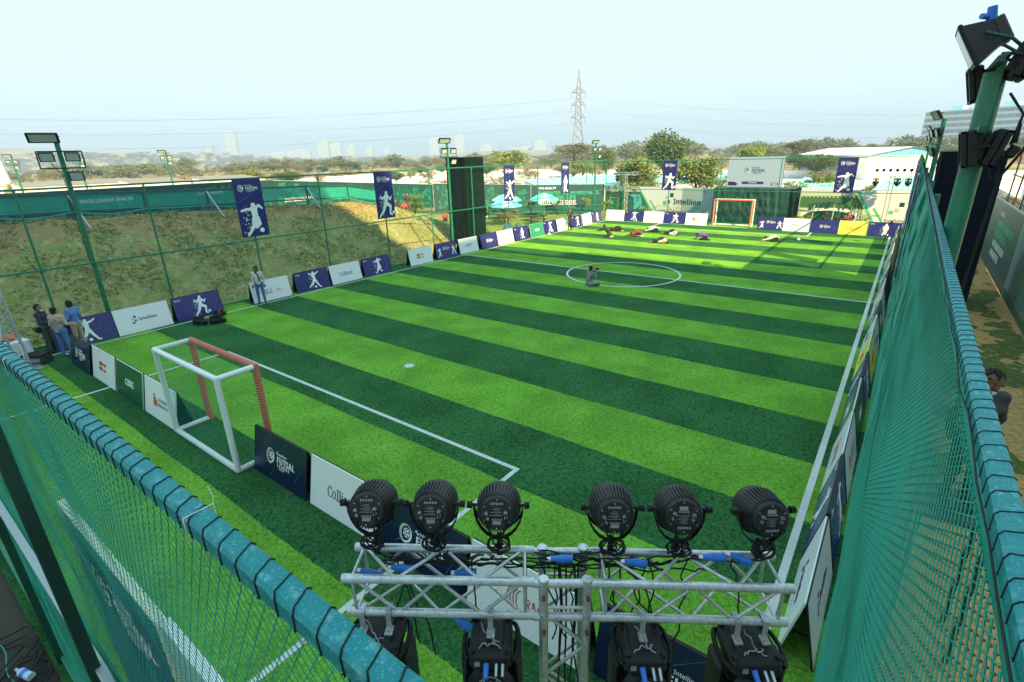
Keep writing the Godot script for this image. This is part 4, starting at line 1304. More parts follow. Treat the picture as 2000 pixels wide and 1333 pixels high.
func par_can(at: Vector3, turn: float, tilt: float, label: String, screen_top: bool) -> void:
	# aims along -z of its own; its printed back is turned to +z
	var t := thing("stage_light", label, "stage light", at, turn, "round stage lights on the truss")
	var c := Vector3(0, 0.275, 0)
	var b := Basis(Vector3.RIGHT, tilt)
	var X := Transform3D(b * Basis(Vector3.RIGHT, -PI / 2), c)   # lathe axis +y -> forwards (-z)
	var mb := MB.new()
	mb.lathe([Vector2(0, -0.10), Vector2(0.088, -0.10), Vector2(0.094, -0.094), Vector2(0.104, -0.055), Vector2(0.112, 0.0), Vector2(0.118, 0.06), Vector2(0.122, 0.10), Vector2(0.122, 0.125), Vector2(0.108, 0.125), Vector2(0.104, 0.112), Vector2(0, 0.112)], 30, X)
	var body := part(mb, "housing", M.dusty_black, t)
	mb = MB.new()
	for i in 40:
		var a := TAU * i / 40
		var e := Vector3(cos(a), 0, sin(a))
		var s := e.cross(Vector3.UP)
		var p0 := X * (e * 0.104 + Vector3(0, -0.075, 0))
		var p1 := X * (e * 0.126 + Vector3(0, 0.07, 0))
		mb.box((p0 + p1) * 0.5, Vector3(0.005, (p1 - p0).length(), 0.016), Basis(X.basis * s, (p1 - p0).normalized(), (X.basis * s).cross((p1 - p0).normalized())))
	part(mb, "cooling_fins", M.charcoal, body)
	var P := Transform3D(b, c + b * Vector3(0, 0, 0.1015))
	var sy := 1.0 if screen_top else -1.0
	mb = MB.new()
	mb.box(P * Vector3(0.0, sy * 0.048, 0.0), Vector3(0.045, 0.02, 0.004), b)
	part(mb, "display", M.ink_grey, body)
	mb = MB.new()
	for i in 4: mb.tube(P * Vector3(-0.022 + i * 0.015, sy * 0.03, 0.0), P * Vector3(-0.022 + i * 0.015, sy * 0.03, 0.005), 0.0052, -1, 8)
	part(mb, "buttons", M.ink_grey, body)
	mb = MB.new()
	for i in 3:
		mb.box(P * Vector3(-0.005, sy * (0.008 - 0.017 * i), 0.0005), Vector3(0.075 - 0.016 * i, 0.0022, 0.002), b)
		mb.box(P * Vector3(0.002, sy * (0.0 - 0.017 * i), 0.0005), Vector3(0.03, 0.0016, 0.002), b)
	for i in 5: mb.box(P * Vector3(-0.03 + i * 0.015, -sy * 0.058, 0.0005), Vector3(0.01, 0.012, 0.002), b)
	part(mb, "back_print", M.ink_grey, body)
	mb = MB.new()
	var socks := [[-0.052, 0.022], [0.052, 0.014], [-0.058, -0.006], [0.05, -0.012]]
	for s in socks: mb.tube(P * Vector3(s[0], sy * s[1], 0), P * Vector3(s[0], sy * s[1], 0.022), 0.0105, 0.009, 10)
	for i in 6: mb.tube(P * Vector3(0.08 * cos(TAU * i / 6 + 0.5), 0.08 * sin(TAU * i / 6 + 0.5), 0), P * Vector3(0.08 * cos(TAU * i / 6 + 0.5), 0.08 * sin(TAU * i / 6 + 0.5), 0.004), 0.004, -1, 6)
	part(mb, "sockets", M.steel, body)
	# double yoke and knobs
	for s in [0, 1]:
		mb = MB.new()
		var off := 0.035 if s == 0 else -0.03
		var ps := []
		for i in 13:
			var a := PI + PI * i / 12
			var q := Vector3(0.142 * cos(a), 0.02 + 0.20 * sin(a), off * absf(sin(a)))
			if s == 1: q.y *= 0.86
			ps.append(c + q)
		for i in 12:
			var d: Vector3 = (ps[i + 1] - ps[i])
			mb.box((ps[i] + ps[i + 1]) * 0.5, Vector3(0.006, d.length() + 0.004, 0.026), Basis(Vector3.BACK.cross(d.normalized()).normalized() * -1.0, d.normalized(), Vector3.BACK))
		part(mb, "yoke", M.black, t)
	for s in [-1, 1]:
		mb = MB.new()
		mb.tube(c + Vector3(s * 0.12, 0.02, 0), c + Vector3(s * 0.152, 0.02, 0), 0.009, -1, 8)
		mb.tube(c + Vector3(s * 0.15, 0.02, 0), c + Vector3(s * 0.178, 0.02, 0), 0.021, -1, 10)
		part(mb, "knob", M.black, t)
	mb = MB.new()
	mb.cbox(Vector3(0, 0.03, 0), Vector3(0.03, 0.13, 0.025), 0.003)
	mb.cbox(Vector3(0, -0.025, 0), Vector3(0.035, 0.02, 0.075), 0.003)
	part(mb, "hook_clamp", M.black_matt, t)
	mb = MB.new()
	for s in socks:
		var p0 := P * Vector3(s[0], sy * s[1], 0.02)
		mb.path([p0, p0 + Vector3(s[0] * 0.1, -0.03, 0.02), Vector3(s[0] * 0.5, 0.16, 0.10), Vector3(rng.randf_range(-0.03, 0.03), 0.09, 0.08), Vector3(rng.randf_range(-0.03, 0.03), 0.05, 0.05), Vector3(rng.randf_range(-0.06, 0.06), 0.02, 0.05)], 0.0048, 5)
	for k in 4:
		var ps := []
		var ax := rng.randf_range(0.05, 0.075)
		for i in 15:
			var a := TAU * i / 14
			ps.append(Vector3(ax * cos(a) + rng.randf_range(-0.004, 0.004), 0.075 + 0.045 * sin(a) + 0.012 * (k - 1.5), 0.055 + 0.012 * k * 0.6 + 0.02 * cos(a + k)))
		mb.path(ps, 0.0048, 5)
	part(mb, "cable_coil", M.rubber, t)

func moving_head(at: Vector3, turn: float, label: String, wide: bool) -> void:
	# hangs from the origin (the tube's axis), base on top, head below
	var t := thing("moving_head_light", label, "stage light", at, turn, "moving head lights hung under the truss")
	var w := 0.33 if wide else 0.28
	var mb := MB.new()
	mb.cbox(Vector3(0, -0.17, 0.03), Vector3(w * 0.84, 0.1, 0.27), 0.02)
	mb.cbox(Vector3(0, -0.125, 0.0), Vector3(w * 0.52, 0.03, 0.2), 0.006)
	for s in [-1, 1]:
		for q in [-1, 1]: mb.tube(Vector3(s * w * 0.36, -0.12, 0.03 + q * 0.105), Vector3(s * w * 0.36, -0.095, 0.03 + q * 0.105), 0.022, 0.018, 10)
	var base := part(mb, "base", M.dusty_black, t)
	mb = MB.new()
	for s in [-1, 1]:
		var ps := []
		for i in 9:
			var a := PI * i / 8
			ps.append(Vector3(s * (w * 0.43 + 0.035 * sin(a)), -0.16, 0.03 + 0.12 * cos(a)))
		mb.path(ps, 0.014, 6)
	part(mb, "handle", M.black, base).set_meta("kind", "stuff")
	mb = MB.new()
	mb.box(Vector3(0, -0.17, 0.166), Vector3(w * 0.7, 0.075, 0.008))
	part(mb, "socket_panel", M.black_matt, base)
	mb = MB.new()
	mb.tube(Vector3(-0.02, -0.17, 0.168), Vector3(-0.02, -0.19, 0.24), 0.017, 0.014, 10)
	part(mb, "blue_plug", M.plug_blue, base)
	for s in [0.035, 0.07]:
		mb = MB.new()
		mb.tube(Vector3(s, -0.17, 0.168), Vector3(s, -0.19, 0.225), 0.011, 0.008, 8)
		part(mb, "signal_plug", M.steel, base)
	mb = MB.new()
	mb.box(Vector3(-0.07, -0.165, 0.172), Vector3(0.03, 0.03, 0.008))
	part(mb, "socket", M.steel, base)
	for s in ([-0.075, 0.075] if wide else [0.0]):
		mb = MB.new()
		mb.cbox(Vector3(s, 0.03, 0.0), Vector3(0.03, 0.008, 0.07), 0.001)
		mb.cbox(Vector3(s, -0.03, 0.033), Vector3(0.03, 0.125, 0.008), 0.001)
		mb.cbox(Vector3(s, 0.0, -0.033), Vector3(0.03, 0.06, 0.008), 0.001)
		mb.cbox(Vector3(s, -0.09, 0.045), Vector3(0.045, 0.012, 0.06), 0.001)
		mb.tube(Vector3(s, -0.115, 0.06), Vector3(s, -0.06, 0.06), 0.008, -1, 8)
		part(mb, "clamp", M.aluminium, t)
	for s in [-1, 1]:
		mb = MB.new()
		mb.cbox(Vector3(s * (w * 0.5 + 0.005), -0.38, 0.03), Vector3(0.05, 0.34, 0.16), 0.02)
		part(mb, "yoke_arm", M.dusty_black, t)
	mb = MB.new()
	var X := Transform3D(Basis(Vector3.RIGHT, PI / 2 - 0.5), Vector3(0, -0.42, 0.04))
	mb.lathe([Vector2(0, 0.2), Vector2(0.10, 0.2), Vector2(0.135, 0.17), Vector2(0.145, 0.0), Vector2(0.13, -0.16), Vector2(0.1, -0.2), Vector2(0, -0.2)], 20, X)
	for i in 24: mb.tube(X * Vector3(0.146 * cos(TAU * i / 24), 0.03, 0.146 * sin(TAU * i / 24)), X * Vector3(0.146 * cos(TAU * i / 24), 0.15, 0.146 * sin(TAU * i / 24)), 0.006, -1, 4, false)
	var hd := part(mb, "head", M.black, t)
	mb = MB.new()
	for q in [0.03, 0.055, 0.08]:
		var ps := []
		for i in 17: ps.append(X * Vector3(q * cos(TAU * i / 16), 0.204, q * sin(TAU * i / 16)))
		mb.path(ps, 0.003, 4)
	for i in 6: mb.tube(X * Vector3(0.02 * cos(TAU * i / 6), 0.204, 0.02 * sin(TAU * i / 6)), X * Vector3(0.082 * cos(TAU * i / 6), 0.204, 0.082 * sin(TAU * i / 6)), 0.003, -1, 4)
	part(mb, "fan_grille", M.steel, hd)
	mb = MB.new()
	rng.seed = int(at.x * 1000)
	rand_cable(mb, Vector3(-0.05, 0.0, 0.05), Vector3(0.06, -0.115, 0.12), 0.03, 0.003, 0.01)
	rand_cable(mb, Vector3(0.05, -0.11, 0.08), Vector3(-0.06, -0.115, 0.12), -0.01, 0.003, 0.012)
	part(mb, "safety_wire", M.steel, t)

func lighting_truss() -> void:
	var dir := Vector3(1.96, 0, -1.38).normalized()
	var away := Vector3(-dir.z, 0, dir.x) * -1.0       # horizontal, from the camera to the pitch
	if away.z > 0: away = -away
	var O := Vector3(10.38, 3.90, 23.19)                # on the near upper tube, above the mast
	var w := 0.24
	var c := O + away * w * 0.5 - Vector3(0, w * 0.5, 0)
	var turn := atan2(-away.x, -away.z)
	var t := thing("lighting_truss", "silver T-shaped lighting truss with blue plugs standing behind the boards", "truss")
	truss_box(t, "arm", c - dir * 1.235 + Vector3(0, 0.035, 0), c - dir * 0.17 + Vector3(0, 0.01, 0), w, 0.0245, Vector3.UP, 4, M.aluminium)
	truss_box(t, "arm", c + dir * 0.17 + Vector3(0, 0.0, 0), c + dir * 1.235 + Vector3(0, -0.035, 0), w, 0.0245, Vector3.UP, 4, M.aluminium)
	truss_box(t, "mast", Vector3(c.x, 0.04, c.z), Vector3(c.x, O.y + 0.02, c.z), w, 0.0245, away, 14, M.aluminium)
	var jn := MB.new()
	for a in [-1, 1]:
		for b in [-1, 1]:
			var e = Vector3(0, b * w * 0.5, 0) + away * (a * w * 0.5)
			jn.tube(c + e - dir * 0.18, c + e + dir * 0.18, 0.0245, -1, 12)
			for s in [-1, 1]: jn.tube(c + e + dir * s * w * 0.5 - away * a * 0.0 - Vector3(0, 0.03, 0), c + e + dir * s * w * 0.5 + Vector3(0, 0.035, 0), 0.03, -1, 10)
	part(jn, "corner_block", M.aluminium, t).set_meta("kind", "stuff")
	jn = MB.new()
	for s in [-1, 1]:
		for q in [0.05, -0.2]:
			var p: Vector3 = c - away * (w * 0.5 + 0.03) + dir * s * w * 0.5 + Vector3(0, q, 0)
			jn.tube(p, p - away * 0.02, 0.012, 0.010, 10)
			jn.tube(p - away * 0.018, p - away * 0.02, 0.006, -1, 8)
	part(jn, "coupling_pin", M.rust, t)
	jn = MB.new()
	jn.cbox(Vector3(c.x, 0.03, c.z), Vector3(0.9, 0.05, 0.9), 0.006, Basis(Vector3.UP, turn))
	part(jn, "base_plate", M.steel, t)
	# blue mains plugs and cables tied along the upper far tube
	var B := c + away * w * 0.5 + Vector3(0, w * 0.5, 0)
	var U := Vector3.UP
	for e in [[-1.12, -0.06, 0.35], [-0.93, -0.02, 0.1], [-0.56, -0.05, 0.0], [0.0, 0.05, 0.0], [0.42, 0.02, 0.15], [0.86, 0.06, 0.05], [1.0, 0.05, 0.5], [-0.58, -0.34, 1.0]]:
		var p: Vector3 = B + dir * e[0] - away * 0.09 + U * (e[1] - 0.02)
		if e[1] < -0.3: p = c - away * 0.13 + dir * e[0] + U * -0.16
		var d: Vector3 = (dir + U * -e[2]).normalized()
		var m := MB.new()
		m.tube(p - d * 0.075, p - d * 0.02, 0.012, 0.022, 10)
		m.tube(p - d * 0.02, p + d * 0.045, 0.024, 0.021, 10)
		m.tube(p + d * 0.045, p + d * 0.052, 0.026, -1, 10)
		m.cbox(p + d * 0.02 - U * 0.02, Vector3(0.03, 0.02, 0.02), 0.004)
		part(m, "mains_plug", M.plug_blue, t)
		m = MB.new()
		m.tube(p - d * 0.095, p - d * 0.072, 0.009, 0.012, 8)
		part(m, "plug_gland", M.white, t)
	rng.seed = 91
	var cb := MB.new()
	for k in 26:
		var s0 := rng.randf_range(-1.15, 0.9)
		var s1 := minf(1.15, s0 + rng.randf_range(0.25, 0.75))
		rand_cable(cb, B + dir * s0 - away * rng.randf_range(0.02, 0.1) + U * rng.randf_range(-0.04, 0.05), B + dir * s1 - away * rng.randf_range(0.02, 0.1) + U * rng.randf_range(-0.05, 0.05), rng.randf_range(0.0, 0.06), 0.0052, 0.015)
	for k in 15:
		var s0 := rng.randf_range(-1.05, 1.1)
		var p0: Vector3 = B + dir * s0 - away * 0.06 + U * 0.0
		rand_cable(cb, p0, c - away * 0.1 + dir * (s0 + rng.randf_range(-0.15, 0.2)) - U * rng.randf_range(0.25, 0.5), -0.02, 0.005, 0.02)
	for k in 5: rand_cable(cb, B + dir * rng.randf_range(-0.1, 0.1) - away * 0.1, Vector3(c.x, 1.2, c.z) + dir * rng.randf_range(-0.1, 0.12), 0.0, 0.006, 0.02)
	part(cb, "cables", M.rubber, t)
	var names := ["first from the embankment end", "second from the embankment end", "third from the embankment end", "third from the walkway end", "second from the walkway end", "beside the white touchline"]
	var ss := [-1.10, -0.74, -0.37, 0.28, 0.66, 1.13]
	for i in 6:
		rng.seed = 300 + i
		par_can(B + dir * ss[i] + U * (0.028 - 0.03 * ss[i]), turn + rng.randf_range(-0.1, 0.1), -0.34 + rng.randf_range(-0.08, 0.08), "black round stage light upright on the truss, %s" % names[i], i > 3)
	var hs := [[-1.07, true, "under the end nearest the goal"], [-0.42, false, "under the arm towards the goal"], [0.43, false, "under the arm towards the touchline"], [1.03, true, "under the end nearest the walkway"]]
	for h in hs:
		moving_head(c + dir * h[0] - away * w * 0.5 - U * (w * 0.5 + 0.028 * h[0]), turn + PI * 0.0, "dusty black moving head light hanging %s" % h[2], h[1])

func far_truss(at: Vector3, turn: float, label: String) -> void:
	var t := thing("lighting_truss", label, "truss", at, turn, "lighting trusses beyond the far fence")
	truss_box(t, "mast", Vector3(0, 0, 0), Vector3(0, 4.0, 0), 0.26, 0.025, Vector3.RIGHT, 12, M.aluminium)
	truss_box(t, "arm", Vector3(-1.2, 4.0, 0), Vector3(1.2, 4.0, 0), 0.26, 0.025, Vector3.UP, 8, M.aluminium)
	for i in 6:
		var x := -1.05 + 0.42 * i
		var m := MB.new()
		m.tube(Vector3(x, 4.38, -0.1), Vector3(x, 4.33, 0.12), 0.09, 0.12, 12)
		m.box(Vector3(x, 4.2, 0), Vector3(0.03, 0.2, 0.03))
		part(m, "stage_light", M.black, t)
	for x in [-1.0, 0.35, 1.0]:
		var m := MB.new()
		m.cbox(Vector3(x, 3.7, 0), Vector3(0.34, 0.12, 0.3), 0.02)
		m.ball(Vector3(x, 3.4, 0), Vector3(0.16, 0.24, 0.16))
		for s in [-1, 1]: m.cbox(Vector3(x + s * 0.18, 3.5, 0), Vector3(0.05, 0.35, 0.16), 0.02)
		part(m, "moving_head", M.black, t)

func side_truss() -> void:
	# ladder of truss leaning at the embankment corner
	var t := thing("lighting_truss", "silver truss mast standing at the embankment corner beside the three men", "truss", Vector3(-10.3, 0, 22.4))
	truss_box(t, "mast", Vector3(0, 0.04, 0), Vector3(-0.05, 4.0, 0.1), 0.29, 0.025, Vector3.RIGHT, 14, M.aluminium)
	truss_box(t, "arm", Vector3(-1.25, 4.1, 0.1), Vector3(1.15, 4.1, 0.1), 0.29, 0.025, Vector3.UP, 8, M.aluminium)
	for e in [Vector3(-0.7, 0.05, 0.5), Vector3(-0.5, 0.05, -0.25), Vector3(0.5, 0.05, 0.6)]:
		var m := MB.new()
		m.tube(e, Vector3(-0.02, 2.2, 0.05), 0.024, -1, 8)
		part(m, "stay", M.galvanised, t)
	var m2 := MB.new()
	m2.cbox(Vector3(0, 0.03, 0), Vector3(0.8, 0.05, 0.8), 0.005)
	part(m2, "base_plate", M.steel, t)
# ---------------------------------------------------------------- cloth towers, barrier, hoardings, lawn
func cloth_face(mb: MB, a: Vector3, b: Vector3, h: float, out: Vector3, amp: float, f: FastNoiseLite, base := 0.0) -> void:
	var nu := maxi(10, int((b - a).length() * 12))
	var nv := maxi(8, int(h * 5))
	var pt := func(i: int, j: int) -> Vector3:
		var k := float(i) / nu
		var l := float(j) / nv
		var p := a.lerp(b, k) + Vector3.UP * (base + (h - base) * l)
		var edge := minf(1.0, minf(k, 1.0 - k) * 8.0)
		return p + out * edge * amp * (f.get_noise_2d(k * (b - a).length() * 90.0, l * h * 14.0) + 0.5 * f.get_noise_2d(k * 40.0 + l * 60.0, l * h * 50.0))
	var nrm := func(i: int, j: int) -> Vector3:
		var du: Vector3 = pt.call(mini(i + 1, nu), j) - pt.call(maxi(i - 1, 0), j)
		var dv: Vector3 = pt.call(i, mini(j + 1, nv)) - pt.call(i, maxi(j - 1, 0))
		var q := du.cross(dv).normalized()
		return q if q.dot(out) > 0 else -q
	for i in nu:
		for j in nv:
			mb.quad_n(pt.call(i, j), pt.call(i + 1, j), pt.call(i + 1, j + 1), pt.call(i, j + 1), nrm.call(i, j), nrm.call(i + 1, j), nrm.call(i + 1, j + 1), nrm.call(i, j + 1))

func cloth_tower(x0: float, x1: float, z0: float, z1: float, h: float, label: String, base: float, m: Material, m2: Material) -> void:
	var t := thing("cloth_tower", label, "tower", Vector3.ZERO, 0.0, "scaffold towers wrapped in black cloth")
	var f := noise(0.02, 3, 5)
	var c := [Vector3(x0, 0, z1), Vector3(x1, 0, z1), Vector3(x1, 0, z0), Vector3(x0, 0, z0)]
	for i in 4:
		var a: Vector3 = c[i]
		var b: Vector3 = c[(i + 1) % 4]
		var out := (b - a).cross(Vector3.UP).normalized() * 1.0
		var mb := MB.new()
		cloth_face(mb, a, b, h, out, 0.09, f, base)
		part(mb, "cloth", m if i % 2 == 0 else m2, t)
	var top := MB.new()
	top.box(Vector3((x0 + x1) * 0.5, h - 0.02, (z0 + z1) * 0.5), Vector3(x1 - x0 - 0.04, 0.03, z1 - z0 - 0.04))
	part(top, "cloth_top", m, t)
	var fr := MB.new()
	for p in c:
		var q: Vector3 = p.lerp(Vector3((x0 + x1) * 0.5, 0, (z0 + z1) * 0.5), 0.12)
		fr.tube(q, q + Vector3(0, h - 0.05, 0), 0.025, -1, 6)
	part(fr, "scaffold", M.steel, t)

# strut: panel between two points, standing up from y0 (a) and y1 (b), h tall
func hoarding(called: String, label: String, a: Vector3, b: Vector3, h: float, m: Material, group := "") -> Array:
	var d := b - a
	var L := Vector2(d.x, d.z).length()
	var turn := -atan2(d.z, d.x)
	var t := thing(called, label, "hoarding", (a + b) * 0.5, turn, group)
	var n := maxi(1, int(round(L / 2.44)))
	var sl := d.y / L
	for i in n:
		var mb := MB.new()
		var x0 := -L * 0.5 + L * i / n
		var x1 := -L * 0.5 + L * (i + 1) / n
		var p := PackedVector2Array([Vector2(x0 + 0.004, x0 * sl), Vector2(x1 - 0.004, x1 * sl), Vector2(x1 - 0.004, x1 * sl + h), Vector2(x0 + 0.004, x0 * sl + h)])
		mb.extrude(p, Transform3D(Basis.IDENTITY, Vector3(0, 0, -0.04)), 0.04)
		part(mb, "panel", m, t)
	var pm := MB.new()
	for i in n + 1:
		var x := -L * 0.5 + L * i / n
		pm.box(Vector3(x, x * sl + h * 0.5, -0.08), Vector3(0.06, h, 0.06))
	pm.box(Vector3(0, h + 0.02, -0.03), Vector3(L, 0.04, 0.07), Basis(Vector3.BACK, atan(sl)))
	part(pm, "back_frame", M.galvanised, t)
	return [t, L, sl]

func leaf_print(t: Node, L: float, sl: float, h: float, count: int, sd: int) -> void:
	rng.seed = sd
	for k in 2:
		var mb := MB.new()
		for i in count:
			var x := rng.randf_range(-L * 0.5 + 0.4, L * 0.5 - 0.4)
			var y := rng.randf_range(0.3, h - 0.3) + x * sl
			var ang := rng.randf() * TAU
			for q in 3:
				var a := ang + (q - 1) * 0.75
				var ln := rng.randf_range(0.22, 0.42)
				var dv := Vector2.from_angle(a)
				var nv := dv.orthogonal() * ln * 0.22
				var o := Vector2(x, y)
				var pts := PackedVector2Array([o, o + dv * ln * 0.35 + nv, o + dv * ln * 0.7 + nv * 0.8, o + dv * ln, o + dv * ln * 0.7 - nv * 0.8, o + dv * ln * 0.35 - nv])
				for e in pts.size(): pts[e].y = clampf(pts[e].y, pts[e].x * sl + 0.03, pts[e].x * sl + h - 0.03)
				mb.poly(pts, Transform3D(Basis.IDENTITY, Vector3(0, 0, 0.002 + 0.00003 * (i * 3 + q) + 0.004 * k)))
		part(mb, "leaf_print", M.hoard_leaf2 if k == 0 else M.hoard_leaf, t).set_meta("kind", "stuff")

func flat(t: Node, called: String, pts: Array, z: float, m: Material) -> void:
	var mb := MB.new()
	var p := PackedVector2Array()
	for e in pts: p.append(Vector2(e[0], e[1]))
	mb.poly(p, Transform3D(Basis.IDENTITY, Vector3(0, 0, z)))
	part(mb, called, m, t)

func oval(cx: float, cy: float, rx: float, ry: float, n := 24) -> Array:
	var o := []
	for i in n: o.append([cx + rx * cos(TAU * i / n), cy + ry * sin(TAU * i / n)])
	return o

func hoardings() -> void:
	# printed leaf hoardings on and beyond the embankment
	var r := hoarding("leaf_hoarding", "dark green leaf-printed hoarding behind the crest barrier with white lettering", Vector3(-30, 2.35, 30), Vector3(-30, 2.3, 2.0), 2.45, M.hoard_dark, "leaf-printed hoardings")
	leaf_print(r[0], r[1], r[2], 2.45, 190, 71)
	words(r[0], "INTELLIGENT SPACES", Vector3(2.6, 1.75, 0.02), 2.9, M.ink_white, true)
	words(r[0], "COLLABORATIVE", Vector3(9.0, 1.75, 0.02), 1.8, M.ink_white, true)
	r = hoarding("leaf_hoarding", "dark green leaf-printed hoarding running down behind the seated spectators", Vector3(-30, 2.3, 2.0), Vector3(-29.6, 1.0, -15.6), 2.4, M.hoard_dark, "leaf-printed hoardings")
	leaf_print(r[0], r[1], r[2], 2.4, 130, 72)
	words(r[0], "INTELLIGENT", Vector3(-6.7, 1.45, 0.02), 2.6, M.ink_white, true)
	r = hoarding("leaf_hoarding", "dark green leaf-printed hoarding behind the turquoise parasols", Vector3(-29.6, 0.6, -15.7), Vector3(-23.3, 0, -25.0), 2.9, M.hoard_dark, "leaf-printed hoardings")
	leaf_print(r[0], r[1], r[2], 2.85, 90, 73)
	# lettered slate hoarding
	r = hoarding("lettered_hoarding", "slate green hoarding with mint and white slogan behind the parasol", Vector3(-23.2, 0, -25.05), Vector3(-15.6, 0, -28.2), 2.85, M.hoard_slate)
	var L: float = r[1]
	words(r[0], "TATA REALTY", Vector3(-L * 0.5 + 1.75, 2.5, 0.02), 2.2, M.ink_white, true)
	words(r[0], "RECREATIONAL WORKSPACES.", Vector3(-L * 0.5 + 4.25, 1.98, 0.02), 7.0, M.ink_mint, true)
	words(r[0], "REFRESHING LIFE", Vector3(-L * 0.5 + 2.9, 1.5, 0.02), 4.4, M.ink_mint, true)
	words(r[0], "WITH OUTDOOR", Vector3(-L * 0.5 + 2.9, 1.0, 0.02), 4.4, M.ink_white, true)
	words(r[0], "LIVING AMENITIES", Vector3(-L * 0.5 + 2.95, 0.58, 0.02), 4.5, M.ink_white, true)
	# aerial print and white panel
	r = hoarding("printed_hoarding", "hoarding with aerial print of pools and courts, then white with lettering", Vector3(-15.5, 0, -28.25), Vector3(-2.8, 0, -25.45), 2.72, M.board_white, "printed hoardings beyond the far fence")
	L = r[1]
	var t: Node = r[0]
	var x0 := -L * 0.5
	flat(t, "aerial_print", [[x0 + 0.02, 0.02], [x0 + 6.3, 0.02], [x0 + 4.3, 2.68], [x0 + 0.02, 2.68]], 0.003, M.print_trees)
	flat(t, "aerial_print", [[x0 + 0.1, 2.1], [x0 + 4.7, 2.2], [x0 + 4.4, 2.6], [x0 + 0.1, 2.66]], 0.006, M.print_sand)
	flat(t, "aerial_print", [[x0 + 0.4, 0.1], [x0 + 1.9, 0.1], [x0 + 2.0, 1.5], [x0 + 0.7, 1.5]], 0.009, M.print_pitch)
	flat(t, "aerial_print", [[x0 + 2.6, 0.1], [x0 + 3.6, 0.2], [x0 + 3.9, 1.5], [x0 + 2.6, 1.7]], 0.009, M.hoard_leaf)
	flat(t, "aerial_print", [[x0 + 3.9, 0.4], [x0 + 5.2, 0.5], [x0 + 4.7, 1.9], [x0 + 2.5, 2.0], [x0 + 3.9, 1.6]], 0.010, M.print_pool)
	for e in [[x0 + 0.45, 0.14, x0 + 0.72, 1.46], [x0 + 0.72, 1.46, x0 + 1.94, 1.46], [x0 + 1.94, 1.46, x0 + 1.85, 0.14], [x0 + 0.58, 0.8, x0 + 1.9, 0.8]]:
		var mb := MB.new()
		mb.tube(Vector3(e[0], e[1], 0.012), Vector3(e[2], e[3], 0.012), 0.018, -1, 4, false)
		part(mb, "court_line_print", M.ink_sage, t)
	rng.seed = 19
	var tp := MB.new()
	for i in 70:
		var x := x0 + rng.randf_range(0.2, 5.0)
		var y := rng.randf_range(0.1, 2.5)
		if x > x0 + 5.6 - y * 0.6: continue
		tp.poly(PackedVector2Array([Vector2(x - 0.08, y), Vector2(x + 0.07, y - 0.05), Vector2(x + 0.1, y + 0.12), Vector2(x - 0.04, y + 0.16)]), Transform3D(Basis.IDENTITY, Vector3(0, 0, 0.013 + 0.0001 * i)))
	part(tp, "tree_print", M.hoard_dark, t).set_meta("kind", "stuff")
	flat(t, "stripe_print", [[x0 + 6.3, 0.02], [x0 + 6.55, 0.02], [x0 + 4.52, 2.68], [x0 + 4.3, 2.68]], 0.005, M.ink_mint)
	flat(t, "stripe_print", [[x0 + 6.75, 0.3], [x0 + 6.95, 0.3], [x0 + 6.0, 1.45], [x0 + 5.85, 1.35]], 0.005, M.ink_mint)
	flat(t, "grey_print", [[x0 + 9.3, 0.02], [x0 + L - 0.02, 0.02], [x0 + L - 0.02, 2.68], [x0 + 9.6, 2.68], [x0 + 9.6, 1.0]], 0.003, M.hoard_grey)
	squares(t, [[x0 + 8.45, 2.0, 0.38, 0.38, 0.006, M.hoard_dark], [x0 + 7.95, 1.75, 0.34, 0.3, 0.006, M.ink_sage], [x0 + 7.7, 1.22, 0.38, 0.38, 0.006, M.ink_mint], [x0 + 8.15, 1.35, 0.3, 0.34, 0.006, M.hoard_leaf]])
	words(t, "Intellion", Vector3(x0 + 10.15, 1.42, 0.012), 2.9, M.ink_black, true)
	words(t, "PARK", Vector3(x0 + 11.2, 0.88, 0.012), 1.0, M.ink_mint)
	words(t, "intelliongurugram@tatarealty.in", Vector3(x0 + 9.2, 0.42, 0.012), 4.4, M.ink_black)
	words(t, "TATA", Vector3(x0 + 11.9, 2.2, 0.012), 0.4, M.ink_blue, true)
	flat(t, "emblem_print", oval(x0 + 11.9, 2.42, 0.2, 0.1, 16), 0.006, M.ink_blue)
	# garden print
	r = hoarding("printed_hoarding", "hoarding with garden terrace print, then white with dark squares and lettering", Vector3(4.3, 0, -24.9), Vector3(15.4, 0, -25.6), 2.78, M.board_white, "printed hoardings beyond the far fence")
	t = r[0]
	L = r[1]
	x0 = -L * 0.5
	flat(t, "garden_print", [[x0 + 0.02, 0.02], [x0 + 5.4, 0.02], [x0 + 3.9, 2.74], [x0 + 0.02, 2.74]], 0.003, M.print_sand)
	flat(t, "garden_print", [[x0 + 0.05, 1.35], [x0 + 4.65, 1.35], [x0 + 4.0, 2.35], [x0 + 0.05, 2.3]], 0.005, M.print_trees)
	for i in 14: flat(t, "rail_print", [[x0 + 0.1 + i * 0.28, 2.2], [x0 + 0.2 + i * 0.28, 2.2], [x0 + 0.2 + i * 0.28, 2.7], [x0 + 0.1 + i * 0.28, 2.7]], 0.007, M.ink_sage)
	flat(t, "terrace_print", oval(x0 + 2.3, 0.72, 2.15, 0.68), 0.008, M.ink_white)
	flat(t, "pool_print", oval(x0 + 2.3, 0.66, 1.85, 0.52), 0.011, M.board_green)
	rng.seed = 29
	tp = MB.new()
